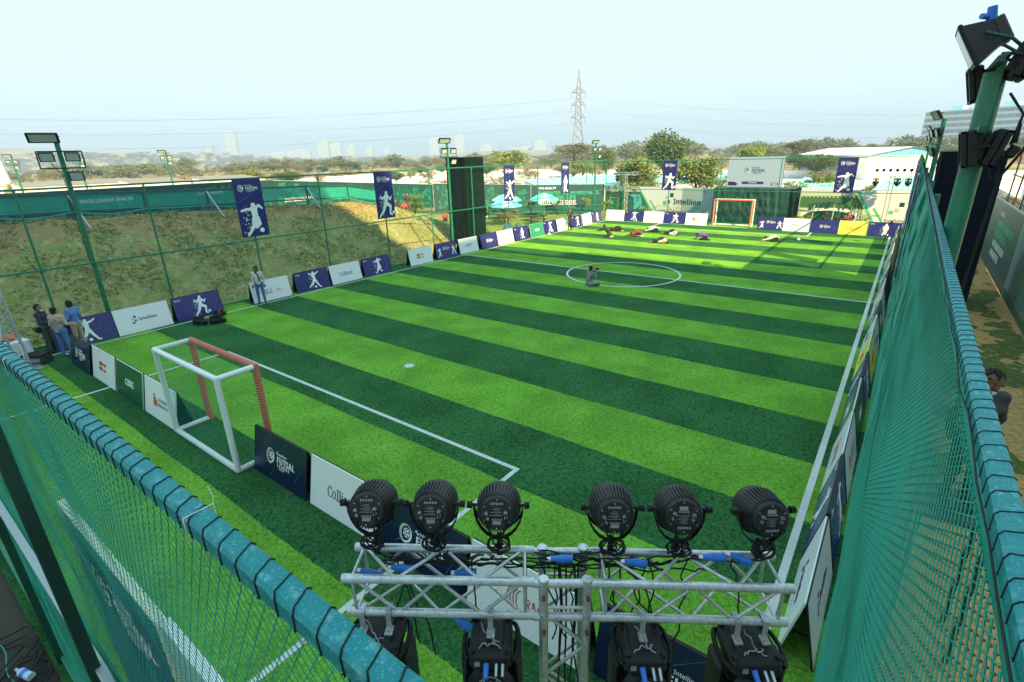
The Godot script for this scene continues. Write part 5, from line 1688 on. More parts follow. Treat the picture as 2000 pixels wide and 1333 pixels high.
	for i in 90:
		var x := x0 + rng.randf_range(0.7, 3.9)
		var y := 1.6 + rng.randf_range(-0.3, 0.25) - 0.12 * absf(x - x0 - 2.3)
		tp.poly(PackedVector2Array([Vector2(x - 0.05, y), Vector2(x + 0.05, y - 0.09), Vector2(x + 0.08, y + 0.06), Vector2(x - 0.02, y + 0.1)]), Transform3D(Basis.IDENTITY, Vector3(0, 0, 0.013 + 0.0001 * i)))
	part(tp, "creeper_print", M.hoard_dark, t).set_meta("kind", "stuff")
	for x in [1.05, 2.5, 3.7]: flat(t, "trunk_print", [[x0 + x, 0.1], [x0 + x + 0.07, 0.1], [x0 + x + 0.13, 1.6], [x0 + x + 0.06, 1.6]], 0.024, M.print_sand)
	flat(t, "stripe_print", [[x0 + 5.4, 0.02], [x0 + 5.62, 0.02], [x0 + 4.1, 2.74], [x0 + 3.9, 2.74]], 0.005, M.ink_mint)
	flat(t, "stripe_print", [[x0 + 5.9, 0.3], [x0 + 6.1, 0.3], [x0 + 5.3, 1.5], [x0 + 5.15, 1.4]], 0.005, M.ink_mint)
	squares(t, [[x0 + 7.0, 1.75, 0.33, 0.33, 0.006, M.hoard_dark], [x0 + 6.75, 1.32, 0.33, 0.3, 0.006, M.ink_sage], [x0 + 6.4, 1.15, 0.3, 0.28, 0.006, M.ink_mint]])
	words(t, "Intellion", Vector3(x0 + 9.0, 1.3, 0.012), 3.0, M.ink_black, true)
	words(t, "intelliongurugram@tatarealty.in", Vector3(x0 + 8.4, 0.5, 0.012), 4.6, M.ink_black)
	flat(t, "grey_print", [[x0 + 7.2, 0.02], [x0 + L - 0.05, 0.02], [x0 + L - 0.05, 1.6]], 0.003, M.hoard_grey)
	# hoarding along the walkway
	r = hoarding("tower_hoarding", "long hoarding beside the sandy walkway printed with a glass tower", Vector3(15.45, 0, -26.0), Vector3(15.45, 0, 14.0), 3.28, M.print_sky)
	t = r[0]
	L = r[1]
	# local +x runs towards +z, its middle at z = -6
	flat(t, "slate_print", [[-L * 0.5 + 0.05, 0.02], [2.0, 0.02], [2.0, 3.25], [-L * 0.5 + 0.05, 3.25]], 0.003, M.hoard_slate)
	words(t, "TATA REALTY", Vector3(-4.0, 2.75, 0.015), 1.6, M.ink_white)
	words(t, "CONNECTED WORKSPACES.", Vector3(-2.0, 2.25, 0.015), 5.6, M.ink_mint, true)
	words(t, "REFRESHING LIFE.", Vector3(-2.9, 1.8, 0.015), 3.9, M.ink_mint, true)
	words(t, "WITH SMART DESIGN", Vector3(-2.7, 1.3, 0.015), 4.2, M.ink_white, true)
	words(t, "AND AMENITIES", Vector3(-3.2, 0.85, 0.015), 3.2, M.ink_white, true)
	flat(t, "edge_print", [[2.1, 0.02], [2.16, 0.02], [2.16, 3.25], [2.1, 3.25]], 0.006, M.ink_white)
	flat(t, "tower_print", [[3.0, 0.25], [5.6, 0.25], [6.3, 2.75], [5.9, 3.05], [4.2, 2.3], [3.3, 1.6]], 0.005, M.print_tower)
	flat(t, "tower_print", [[5.7, 0.25], [7.4, 0.25], [7.8, 1.9], [6.6, 2.2]], 0.007, M.print_tower)
	flat(t, "tower_print", [[7.5, 0.25], [9.2, 0.25], [9.3, 1.4], [8.0, 1.5]], 0.009, M.print_tower)
	for e in [[4.2, 0.3, 5.3, 2.75], [5.3, 0.3, 6.0, 2.9], [6.3, 0.3, 6.9, 2.1], [6.9, 0.3, 7.4, 1.95], [8.1, 0.3, 8.4, 1.45], [8.7, 0.3, 8.95, 1.4]]: flat(t, "edge_print", [[e[0], e[1]], [e[0] + 0.09, e[1]], [e[2] + 0.07, e[3]], [e[2], e[3]]], 0.012, M.print_tower_light)
	flat(t, "tree_print", [[2.2, 0.05], [19.5, 0.05], [19.5, 0.9], [15.0, 0.7], [12.0, 1.0], [10.6, 0.7], [9.4, 0.95], [8.8, 0.5], [7.0, 0.3], [2.2, 0.4]], 0.014, M.print_trees)
	# corrugated green fence panel above it
	var cor := thing("corrugated_fence", "dark green corrugated sheet fence topping the walkway hoarding", "fence", Vector3(15.62, 0, -6.0))
	for k in 12:
		var mb := MB.new()
		for i in 14:
			var z0 := -20.0 + k * 3.3 + i * 0.235
			var o := 0.03 if i % 2 == 0 else 0.0
			mb.box(Vector3(o, 3.3, z0), Vector3(0.012, 0.62, 0.235))
		part(mb, "sheet", M.green_dark, cor)

func screen_and_stage() -> void:
	var t := thing("video_screen", "large pale video screen with league emblem above the dark net stage", "screen", Vector3(0.55, 0, -24.6), 0.02)
	var mb := MB.new()
	mb.cbox(Vector3(0, 4.22, -0.08), Vector3(4.5, 2.52, 0.12), 0.01)
	part(mb, "cabinet", M.charcoal, t)
	mb = MB.new()
	mb.box(Vector3(0, 4.22, -0.012), Vector3(4.46, 2.48, 0.012))
	var pn := part(mb, "screen_panel", M.screen_panel, t)
	pn.position = Vector3.ZERO
	league(pn, Vector3(-0.05, 4.35, 0.004), 1.7, false)
	flat(pn, "title_bar", [[-0.95, 3.22], [0.8, 3.22], [0.8, 3.44], [-0.95, 3.44]], 0.004, M.ink_navy)
	words(pn, "Team Activity", Vector3(-0.1, 3.33, 0.008), 0.7, M.ink_white, true)
	flat(pn, "score_box", [[-2.1, 3.1], [-1.35, 3.1], [-1.35, 3.3], [-1.6, 3.42], [-2.1, 3.42]], 0.004, M.ink_black)
	flat(pn, "clock_box", [[1.4, 3.14], [1.95, 3.14], [1.95, 3.34], [1.4, 3.34]], 0.004, M.ink_black)
	words(pn, "00:00", Vector3(1.675, 3.24, 0.008), 0.4, M.ink_white, true)
	for s in [-1.9, 1.9]:
		var q := MB.new()
		q.tube(Vector3(s, 0, -0.25), Vector3(s, 3.0, -0.25), 0.03, -1, 8)
		part(q, "leg", M.steel, t)
	var gl := AreaLight3D.new()
	if true:
		gl.name = "screen_glow"
		gl.set("area_size", Vector2(4.4, 2.4))
		gl.light_energy = 0.25
		gl.light_color = Color(0.75, 0.87, 0.95)
		gl.shadow_enabled = true
		t.add_child(gl)
		gl.position = Vector3(0, 4.22, 0.06)
		gl.rotation.y = PI
	# stage box wrapped in dark shade net
	var s := thing("shade_net_stage", "dark green shade net draped box under the screen behind the goal", "stage", Vector3(0, 0, 0))
	var f := noise(0.03, 3, 15)
	var c := [Vector3(-2.45, 0, -23.6), Vector3(3.7, 0, -23.5), Vector3(4.15, 0, -26.0), Vector3(-2.45, 0, -26.0)]
	for i in 4:
		var m := MB.new()
		var a: Vector3 = c[i]
		var b: Vector3 = c[(i + 1) % 4]
		cloth_face(m, a, b, 2.92, (b - a).cross(Vector3.UP).normalized(), 0.13, f)
		part(m, "shade_net", M.hoard_dark if i == 0 else M.dark_net, s)
	var tp := MB.new()
	tp.box(Vector3(0.8, 2.9, -24.8), Vector3(6.3, 0.04, 2.4))
	part(tp, "top_board", M.charcoal, s)
	# swags: long folds sagging over the front
	var sw := MB.new()
	rng.seed = 35
	for i in 16:
		var xa := rng.randf_range(-2.3, 2.6)
		var a := Vector3(xa, rng.randf_range(1.6, 2.7), -23.44)
		var b := Vector3(xa + rng.randf_range(0.5, 1.4), rng.randf_range(0.2, 1.1), -23.42)
		var ps := []
		for k in 9:
			var q := float(k) / 8
			ps.append(a.lerp(b, q) - Vector3.UP * 0.5 * sin(PI * q) * 0.6 + Vector3(0, 0, 0.03 * sin(PI * q)))
		sw.path(ps, 0.02, 5, 0.008)
	part(sw, "fold", M.hoard_slate, s)
	far_truss(Vector3(-12.6, 0, -27.4), 0.12, "silver lighting truss with dark lamps in front of the aerial print")
	far_truss(Vector3(10.35, 0, -24.2), -0.05, "silver lighting truss with six round lamps in front of the white hoarding")

func barrier() -> void:
	var t := thing("crest_barrier", "low teal net barrier on blue rails along the embankment crest", "barrier", Vector3(0, 0, 0))
	var pts := []
	var z := 30.0
	while z > -0.8:
		var x := -19.4 - 0.3 * sin(z * 0.14)
		pts.append(Vector3(x, hill_h(x, z) - 0.03, z))
		z -= 3.05
	for i in pts.size():
		bar(t, "post", pts[i] - Vector3(0, 0.3, 0), pts[i] + Vector3(0, 1.22, 0), 0.09, M.hoard_slate)
		if i % 2 == 0:
			var q: Vector3 = pts[i] + Vector3(1.05, 0, -0.25)
			q.y = hill_h(q.x, q.z)
			bar(t, "stay", q, pts[i] + Vector3(0.03, 1.1, 0), 0.06, M.galvanised)
		if i > 0:
			var a: Vector3 = pts[i - 1]
			var b: Vector3 = pts[i]
			bar(t, "top_rail", a + Vector3(0.05, 1.16, 0), b + Vector3(0.05, 1.16, 0), 0.075, M.hoard_slate)
			bar(t, "bottom_rail", a + Vector3(0.05, 0.36, 0), b + Vector3(0.05, 0.36, 0), 0.075, M.hoard_slate)
			var nm := MB.new()
			var L := (b - a).length()
			var n2 := int(L / 0.028)
			for k in n2:
				var e := a.lerp(b, float(k) / n2)
				nm.strand(e + Vector3(0, 0.36, 0), e + Vector3(0, 1.16, 0), 0.0052)
			for k in 28:
				var y := 0.37 + k * 0.0285
				nm.strand(a + Vector3(0, y, 0), b + Vector3(0, y, 0), 0.0052)
			part(nm, "net_panel", M.barrier_net, t)
			var rp := MB.new()
			var ps := []
			for k in 9:
				var q := float(k) / 8
				ps.append(a.lerp(b, q) + Vector3(0.08, 0.33 - 0.16 * sin(PI * q) * (1.0 if i % 3 else 0.2), 0))
			rp.path(ps, 0.02, 5)
			part(rp, "net_edge_rope", M.barrier_net, t)

# ---------------------------------------------------------------- lawn furniture
func parasol(at: Vector3, r: float, h: float, label: String) -> void:
	var t := thing("parasol", label, "parasol", at, rng.randf(), "turquoise parasols on the lawn")
	var mb := MB.new()
	mb.tube(Vector3.ZERO, Vector3(0, h, 0), 0.022, -1, 8)
	part(mb, "pole", M.galvanised, t)
	mb = MB.new()
	mb.tube(Vector3.ZERO, Vector3(0, 0.08, 0), 0.3, 0.26, 14)
	part(mb, "base", M.concrete, t)
	for i in 8:
		var a := TAU * i / 8
		var b := TAU * (i + 1) / 8
		var p := MB.new()
		var tip := Vector3(0, h, 0)
		var e0 := Vector3(cos(a) * r, h - r * 0.42, sin(a) * r)
		var e1 := Vector3(cos(b) * r, h - r * 0.42, sin(b) * r)
		var m0 := Vector3(cos(a) * r * 0.55, h - r * 0.17, sin(a) * r * 0.55)
		var m1 := Vector3(cos(b) * r * 0.55, h - r * 0.17, sin(b) * r * 0.55)
		p.tri(tip, m1, m0)
		p.quad(m0, m1, e1, e0)
		p.quad(e0, e1, e1 - Vector3(0, 0.12, 0), e0 - Vector3(0, 0.12, 0))
		part(p, "canopy_panel", M.parasol_blue if i % 2 == 0 else M.turquoise, t)
		var rb := MB.new()
		rb.tube(tip - Vector3(0, 0.03, 0), e0 - Vector3(0, 0.02, 0), 0.008, -1, 4, false)
		part(rb, "rib", M.galvanised, t)

func picnic_table(at: Vector3, turn: float, m: Material, label: String) -> void:
	var t := thing("picnic_table", label, "picnic table", at, turn, "picnic tables on the lawn")
	for i in 5:
		var mb := MB.new()
		mb.cbox(Vector3(0, 0.75, -0.3 + i * 0.15), Vector3(1.7, 0.035, 0.135), 0.004)
		part(mb, "table_plank", m, t)
	for s in [-1, 1]:
		for q in 2:
			var mb := MB.new()
			mb.cbox(Vector3(0, 0.45, s * (0.62 + q * 0.15)), Vector3(1.7, 0.035, 0.135), 0.004)
			part(mb, "seat_plank", m, t)
		for e in [-0.6, 0.6]:
			bar(t, "leg", Vector3(e, 0, s * 0.62), Vector3(e, 0.74, s * 0.22), 0.06, m, 0.004)
	for e in [-0.6, 0.6]: bar(t, "brace", Vector3(e + 0.04, 0.41, -0.78), Vector3(e + 0.04, 0.41, 0.78), 0.05, m, 0.004)

func site_things() -> void:
	cloth_tower(-14.5, -12.75, -4.05, -2.1, 6.08, "tall black cloth tower beside the embankment floodlight pole", 0.0, M.black_cloth, M.dark_net)
	cloth_tower(12.25, 14.05, -3.6, -0.35, 5.82, "broad black cloth tower beside the walkway net fence", 0.0, M.black_cloth, M.black_cloth)
	hoardings()
	screen_and_stage()
	barrier()
	rng.seed = 8
	parasol(Vector3(-17.9, 0, -13.2), 1.5, 2.45, "turquoise parasol standing nearest the black loudspeaker")
	parasol(Vector3(-20.4, 0, -16.6), 1.5, 2.6, "turquoise parasol behind another one by the leaf hoarding")
	parasol(Vector3(-17.9, 0, -19.6), 1.55, 2.5, "turquoise parasol in front of the lettered slate hoarding")
	parasol(Vector3(-18.4, 0, -9.2), 1.3, 1.75, "small turquoise parasol half hidden by the black tower")
	picnic_table(Vector3(-20.2, 0, -15.7), 0.4, M.wood, "brown wooden picnic table beneath the parasols")
	picnic_table(Vector3(-21.2, 0, -18.3), 0.9, M.wood, "brown wooden picnic table by the hoarding steps")
	picnic_table(Vector3(-15.9, 0, -15.4), 0.5, M.wood_dark, "dark picnic table just outside the fence")
	# loudspeaker on a stand
	var t := thing("loudspeaker", "black loudspeaker on a thin stand beside the black tower", "loudspeaker", Vector3(-16.6, 0, -8.5), 0.7)
	var mb := MB.new()
	mb.tube(Vector3(0, 0, 0), Vector3(0, 1.4, 0), 0.02, -1, 8)
	for i in 3: mb.tube(Vector3(0, 0.5, 0), Vector3(cos(i * 2.09) * 0.4, 0, sin(i * 2.09) * 0.4), 0.014, -1, 6)
	part(mb, "stand", M.black, t)
	mb = MB.new()
	mb.cbox(Vector3(0, 1.75, 0), Vector3(0.42, 0.72, 0.4), 0.03)
	var cab := part(mb, "cabinet", M.black, t)
	mb = MB.new()
	mb.box(Vector3(0, 1.75, 0.205), Vector3(0.37, 0.66, 0.012))
	part(mb, "grille", M.charcoal, cab)
	# bean bags
	for i in 3:
		var p: Vector3 = [Vector3(-13.8, 0, -8.0), Vector3(-14.3, 0, -9.0), Vector3(-13.6, 0, -9.2)][i]
		t = thing("bean_bag", "slumped petrol blue bean bag outside the fence, %s" % ["front of the three", "back of the three", "nearest the lawn"][i], "bean bag", p, i * 1.1, "bean bags by the fence")
		mb = MB.new()
		mb.lathe([Vector2(0, 0), Vector2(0.42, 0.02), Vector2(0.5, 0.2), Vector2(0.42, 0.45), Vector2(0.24, 0.75), Vector2(0.1, 0.95), Vector2(0.0, 1.0)], 16, Transform3D(Basis(Vector3.BACK, 0.12), Vector3.ZERO))
		part(mb, "bag", M.bean, t)
		mb = MB.new()
		for k in 5: mb.tube(Vector3(cos(k * 1.26) * 0.5, 0.2, sin(k * 1.26) * 0.5), Vector3(cos(k * 1.26) * 0.1 - 0.1, 0.94, sin(k * 1.26) * 0.1), 0.008, -1, 4, false)
		part(mb, "seam", M.hoard_slate, t)
	# steps / terrace planks below the hoarding
	for i in 3:
		t = thing("terrace_step", "long green timber terrace step under the hoardings, %s from the lawn" % ORD[i], "step", Vector3(-20.6 - i * 0.45, 0.14 + i * 0.26, -22.4 - i * 0.75), 0.55, "terrace steps")
		for k in 4:
			mb = MB.new()
			mb.cbox(Vector3(-5.2 + k * 3.45, 0, 0), Vector3(3.42, 0.22, 0.7), 0.01)
			part(mb, "plank", M.hoard_leaf2, t)
	# table with white cloth, orange bag, flight case at the embankment corner
	t = thing("cloth_table", "table under a white cloth at the embankment corner behind the truss", "table", Vector3(-11.65, 0.0, 22.45), 0.2)
	mb = MB.new()
	mb.cbox(Vector3(0, 0.74, 0), Vector3(1.3, 0.03, 0.8), 0.01)
	for i in 40:
		var a := TAU * i / 40
		var b := TAU * (i + 1) / 40
		var P := func(w: float, y: float, k: int) -> Vector3:
			var sx := clampf(cos(w) * 1.3, -1, 1) * 0.66
			var sz := clampf(sin(w) * 1.3, -1, 1) * 0.41
			var o := 1.0 + (0.05 + 0.05 * sin(k * 2.3)) * (1.0 - y)
			return Vector3(sx * o, 0.76 * y + 0.12 * (1 - y), sz * o)
		mb.quad(P.call(a, 0.0, i), P.call(b, 0.0, i + 1), P.call(b, 1.0, i + 1), P.call(a, 1.0, i))
	part(mb, "tablecloth", M.cloth_white, t)
	mb = MB.new()
	for s in [[-0.5, -0.3], [0.5, -0.3], [-0.5, 0.3], [0.5, 0.3]]: mb.box(Vector3(s[0], 0.36, s[1]), Vector3(0.04, 0.72, 0.04))
	part(mb, "legs", M.steel, t)
	t = thing("orange_bag", "crumpled orange bag lying on the white cloth table", "bag", Vector3(-11.7, 0.758, 22.4), 0.4)
	mb = MB.new()
	mb.ball(Vector3(0, 0.09, 0), Vector3(0.34, 0.1, 0.24), Basis.IDENTITY, 14, 8)
	mb.ball(Vector3(0.16, 0.13, 0.05), Vector3(0.14, 0.09, 0.13), Basis.IDENTITY, 10, 6)
	part(mb, "bag", M.orange, t)
	mb = MB.new()
	mb.path([Vector3(-0.2, 0.13, 0.1), Vector3(-0.1, 0.24, 0.05), Vector3(0.05, 0.25, 0.02), Vector3(0.15, 0.2, 0.0)], 0.014, 5)
	part(mb, "strap", M.orange, t)
	t = thing("flight_case", "black flight case with grey panel lying by the touchline corner", "case", Vector3(-10.75, 0, 21.98), 0.75)
	mb = MB.new()
	mb.cbox(Vector3(0, 0.15, 0), Vector3(0.68, 0.3, 0.42), 0.015)
	part(mb, "body", M.charcoal, t)
	mb = MB.new()
	mb.cbox(Vector3(0, 0.325, 0), Vector3(0.7, 0.05, 0.44), 0.015)
	part(mb, "lid", M.black, t)
	mb = MB.new()
	mb.box(Vector3(0, 0.16, 0.214), Vector3(0.44, 0.12, 0.012))
	part(mb, "side_panel", M.ink_grey, t)
	mb = MB.new()
	mb.path([Vector3(-0.12, 0.345, 0), Vector3(-0.1, 0.4, 0), Vector3(0.1, 0.4, 0), Vector3(0.12, 0.345, 0)], 0.012, 6)
	part(mb, "handle", M.black, t)
	# camera bags on the turf by the touchline
	var cams := [[Vector3(-10.55, 0, 16.95), 0.4, "black camera rig lying on the dark turf stripe by the touchline"], [Vector3(-10.1, 0, 16.5), 1.3, "black padded camera bag lying on the turf by the touchline"], [Vector3(-10.95, 0, 16.0), 2.2, "black camera bag with orange strap resting on the touchline"]]
	for i in 3:
		t = thing("camera_bag", cams[i][2], "camera bag", cams[i][0], cams[i][1], "camera gear on the turf")
		mb = MB.new()
		mb.cbox(Vector3(0, 0.13, 0), Vector3(0.5, 0.22, 0.3), 0.05)
		mb.cbox(Vector3(0.28, 0.1, 0.03), Vector3(0.14, 0.16, 0.2), 0.03)
		part(mb, "bag", M.black, t)
		mb = MB.new()
		mb.tube(Vector3(-0.1, 0.26, 0), Vector3(0.22, 0.3, 0.05), 0.055, 0.065, 12)
		mb.cbox(Vector3(-0.14, 0.27, 0), Vector3(0.16, 0.13, 0.12), 0.02)
		part(mb, "camera", M.black_matt, t)
		mb = MB.new()
		mb.path([Vector3(-0.2, 0.22, 0.1), Vector3(-0.1, 0.36, 0.12), Vector3(0.08, 0.34, 0.12), Vector3(0.2, 0.2, 0.12), Vector3(0.3, 0.04, 0.2)], 0.014, 5)
		part(mb, "strap", M.orange if i == 2 else M.charcoal, t)
	# balls and marker discs
	for e in [[Vector3(5.97, 0.11, -15.4), "white ball lying on the sunlit turf near the yellow board"], [Vector3(-11.0, 0.11, -9.8), "white ball lying against the green board"]]:
		t = thing("football", e[1], "football", e[0])
		mb = MB.new()
		mb.ball(Vector3.ZERO, Vector3.ONE * 0.11, Basis.IDENTITY, 16, 10)
		part(mb, "ball", M.white, t)
		mb = MB.new()
		for k in 8:
			var d := Vector3(sin(k * 2.4), cos(k * 1.7), sin(k * 1.1 + 1.0)).normalized()
			mb.ball(d * 0.1, Vector3(0.035, 0.035, 0.035), Basis.IDENTITY, 6, 4)
		part(mb, "patches", M.ink_grey, t)
	t = thing("baseball_cap", "dark red cap lying on the turf between the stretching players", "cap", Vector3(-6.1, 0, -15.4))
	mb = MB.new()
	mb.lathe([Vector2(0.13, 0.0), Vector2(0.125, 0.06), Vector2(0.08, 0.12), Vector2(0, 0.13)], 12)
	part(mb, "crown", M.container_brown, t)
	mb = MB.new()
	mb.ball(Vector3(0.16, 0.012, 0), Vector3(0.13, 0.012, 0.1), Basis.IDENTITY, 10, 4)
	part(mb, "peak", M.container_brown, t)
	# camera tripod at the far end of the walkway touchline
	t = thing("tripod", "black camera tripod standing by the end of the walkway touchline", "tripod", Vector3(11.0, 0, -16.5))
	for i in 3: bar(t, "leg", Vector3(cos(i * 2.09) * 0.45, 0, sin(i * 2.09) * 0.45), Vector3(cos(i * 2.09) * 0.05, 1.25, sin(i * 2.09) * 0.05), 0.035, M.black, 0.003)
	mb = MB.new()
	mb.cbox(Vector3(0, 1.4, 0), Vector3(0.14, 0.16, 0.3), 0.02)
	mb.tube(Vector3(0, 1.4, 0.15), Vector3(0, 1.4, 0.3), 0.05, -1, 10)
	part(mb, "camera", M.black, t)
	# foot of the camera-end fence: bottle and cables in the corner
	t = thing("water_bottle", "clear plastic water bottle lying on the ground outside the net fence", "bottle", Vector3(3.6, 0.03, 25.15), 0.3)
	mb = MB.new()
	mb.lathe([Vector2(0, -0.15), Vector2(0.05, -0.15), Vector2(0.052, 0.05), Vector2(0.02, 0.12), Vector2(0.018, 0.15), Vector2(0, 0.15)], 14, Transform3D(Basis(Vector3.BACK, PI / 2), Vector3(0, 0.05, 0)))
	part(mb, "body", M.bottle, t)
	mb = MB.new()
	mb.lathe([Vector2(0.053, -0.06), Vector2(0.053, 0.01)], 14, Transform3D(Basis(Vector3.BACK, PI / 2), Vector3(0, 0.05, 0)))
	part(mb, "label", M.plug_blue, t)
	mb = MB.new()
	mb.tube(Vector3(-0.15, 0.05, 0), Vector3(-0.17, 0.05, 0), 0.02, -1, 10)
	part(mb, "cap", M.plug_blue, t)
	rng.seed = 61
	for k in 4:
		t = thing("power_cable", ["thick black cable coiled on the ground outside the net fence", "black cable looping past the water bottle", "thin green rope lying beside the cables", "black cable running under the net fence"][k], "cable", Vector3(4.2, 0, 25.4))
		mb = MB.new()
		var ps := []
		for i in 40:
			var a := i * 0.45 + k
			ps.append(Vector3(cos(a) * (0.3 + 0.25 * rng.randf()) + rng.randf_range(-0.1, 0.1) - 1.2 + i * 0.04, 0.01 + 0.02 * rng.randf() + 0.012 * k, sin(a * 1.1) * 0.5))
		if k == 2:
			ps = []
			for i in 20: ps.append(Vector3(-2.0 + i * 0.15, 0.03, -0.15 + 0.03 * sin(i)))
		mb.path(ps, 0.011 if k != 2 else 0.007, 5)
		part(mb, "cable", M.rubber if k != 2 else M.net, t)
# ---------------------------------------------------------------- people
const STAND := {"pelvis": [0, 0.96, 0], "belly": [0, 1.12, 0.015], "chest": [0, 1.31, 0.0], "neck": [0, 1.48, 0.0], "head": [0, 1.62, 0.02],
	"lsh": [0.175, 1.42, 0], "rsh": [-0.175, 1.42, 0], "lel": [0.23, 1.14, -0.03], "rel": [-0.23, 1.14, -0.03], "lwr": [0.24, 0.90, 0.06], "rwr": [-0.24, 0.90, 0.06],
	"lhip": [0.09, 0.93, 0], "rhip": [-0.09, 0.93, 0], "lkn": [0.11, 0.50, 0.02], "rkn": [-0.11, 0.50, 0.02], "lan": [0.12, 0.09, -0.02], "ran": [-0.12, 0.09, -0.02], "ltoe": [0.14, 0.04, 0.15], "rtoe": [-0.14, 0.04, 0.15], "face": [0, 0, 1]}

func posed(over: Dictionary) -> Dictionary:
	var p := STAND.duplicate()
	for k in over: p[k] = over[k]
	return p

func person(label: String, at: Vector3, turn: float, pose: Dictionary, c: Dictionary, cell := 0.024, group := "") -> Node3D:
	var t := thing("person", label, "person", at, turn, group)
	var J := {}
	for k in pose: J[k] = Vector3(pose[k][0], pose[k][1], pose[k][2])
	var face: Vector3 = J.face.normalized()
	var hup := Vector3.UP
	if J.has("crown"): hup = J.crown.normalized()
	elif absf(face.dot(hup)) > 0.9: hup = (J.head - J.neck).normalized()
	var hx := hup.cross(face).normalized()
	hup = face.cross(hx).normalized()
	var top: Color = c.top
	var skin: Color = c.skin
	var bot: Color = c.bottom
	var shoe: Color = c.shoe
	var fore: Color = c.get("fore", top)
	var calf: Color = c.get("calf", bot)
	var fat: float = c.get("fat", 1.0)
	var bones := [
		[J.pelvis, J.belly, 0.125 * fat, 0.125 * fat, top], [J.belly, J.chest, 0.125 * fat, 0.13, top], [J.chest, J.neck, 0.11, 0.06, top],
		[J.lsh, J.rsh, 0.075, 0.075, top], [J.lsh.lerp(J.chest, 0.35) - (J.chest - J.belly) * 0.4, J.rsh.lerp(J.chest, 0.35) - (J.chest - J.belly) * 0.4, 0.095, 0.095, top],
		[J.lhip, J.rhip, 0.115, 0.115, bot],
		[J.neck, J.head - hup * 0.06, 0.055, 0.055, skin], [J.head - hup * 0.055 + face * 0.01, J.head + hup * 0.03 - face * 0.008, 0.076, 0.095, skin]]
	for s in ["l", "r"]:
		bones.append([J[s + "sh"], J[s + "el"], 0.062, 0.05, top])
		bones.append([J[s + "el"], J[s + "wr"], 0.047, 0.034, fore])
		var hd: Vector3 = (J[s + "wr"] - J[s + "el"]).normalized()
		bones.append([J[s + "wr"], J[s + "wr"] + hd * 0.07, 0.03, 0.034, skin])
		bones.append([J[s + "hip"], J[s + "kn"], 0.092 * fat, 0.064, bot])
		bones.append([J[s + "kn"], J[s + "an"], 0.06, 0.046, calf])
		bones.append([J[s + "an"], J[s + "toe"], 0.045, 0.038, shoe])
	var lo := Vector3.ONE * 1e9
	var hi := -lo
	for b in bones:
		var r: float = maxf(b[2], b[3]) + cell * 2.5
		lo = lo.min(b[0] - Vector3.ONE * r).min(b[1] - Vector3.ONE * r)
		hi = hi.max(b[0] + Vector3.ONE * r).max(b[1] + Vector3.ONE * r)
	var N := Vector3i(((hi - lo) / cell).ceil()) + Vector3i.ONE
	var F := PackedFloat32Array()
	F.resize(N.x * N.y * N.z)
	F.fill(1.0)
	var W := PackedByteArray()
	W.resize(F.size())
	var D := PackedFloat32Array()
	D.resize(F.size())
	D.fill(1.0)
	var k := 0.035
	for bi in bones.size():
		var b: Array = bones[bi]
		var a: Vector3 = b[0]
		var ab: Vector3 = b[1] - a
		var ll := maxf(ab.length_squared(), 1e-8)
		var r: float = maxf(b[2], b[3]) + cell * 2.2
		var l0 := Vector3i(((a.min(b[1]) - Vector3.ONE * r - lo) / cell).floor()).clamp(Vector3i.ZERO, N - Vector3i.ONE)
		var l1 := Vector3i(((a.max(b[1]) + Vector3.ONE * r - lo) / cell).ceil()).clamp(Vector3i.ZERO, N - Vector3i.ONE)
		for z in range(l0.z, l1.z + 1):
			for y in range(l0.y, l1.y + 1):
				for x in range(l0.x, l1.x + 1):
					var p := lo + Vector3(x, y, z) * cell
					var q := clampf((p - a).dot(ab) / ll, 0.0, 1.0)
					var d: float = p.distance_to(a + ab * q) - lerpf(b[2], b[3], q)
					var i := (z * N.y + y) * N.x + x
					if d < D[i]:
						D[i] = d
						W[i] = bi
					var f := F[i]
					var h := maxf(k - absf(f - d), 0.0) / k
					F[i] = minf(f, d) - h * h * k * 0.25
	# surface nets
	var ids := {}
	var V := PackedVector3Array()
	var C := PackedColorArray()
	var st := [1, N.x, N.x * N.y]
	for z in N.z - 1:
		for y in N.y - 1:
			var row := (z * N.y + y) * N.x
			for x in N.x - 1:
				var i := row + x
				var f0 := F[i]
				if f0 > 0.2: continue
				var m := 0
				for e in 8:
					if F[i + (e & 1) + ((e >> 1) & 1) * st[1] + (e >> 2) * st[2]] < 0.0: m |= 1 << e
				if m == 0 or m == 255: continue
				var s := Vector3.ZERO
				var n := 0
				for e in 8:
					for ax in 3:
						if e & (1 << ax): continue
						var e2 := e | (1 << ax)
						if ((m >> e) & 1) == ((m >> e2) & 1): continue
						var pa := Vector3(e & 1, (e >> 1) & 1, e >> 2)
						var fa := F[i + (e & 1) + ((e >> 1) & 1) * st[1] + (e >> 2) * st[2]]
						var fb := F[i + (e2 & 1) + ((e2 >> 1) & 1) * st[1] + (e2 >> 2) * st[2]]
						pa[ax] += fa / (fa - fb)
						s += pa
						n += 1
				ids[i] = V.size()
				V.append(lo + (Vector3(x, y, z) + s / n) * cell)
				C.append(bones[W[i]][4])
	var Nn := PackedVector3Array()
	Nn.resize(V.size())
	var T := PackedInt32Array()
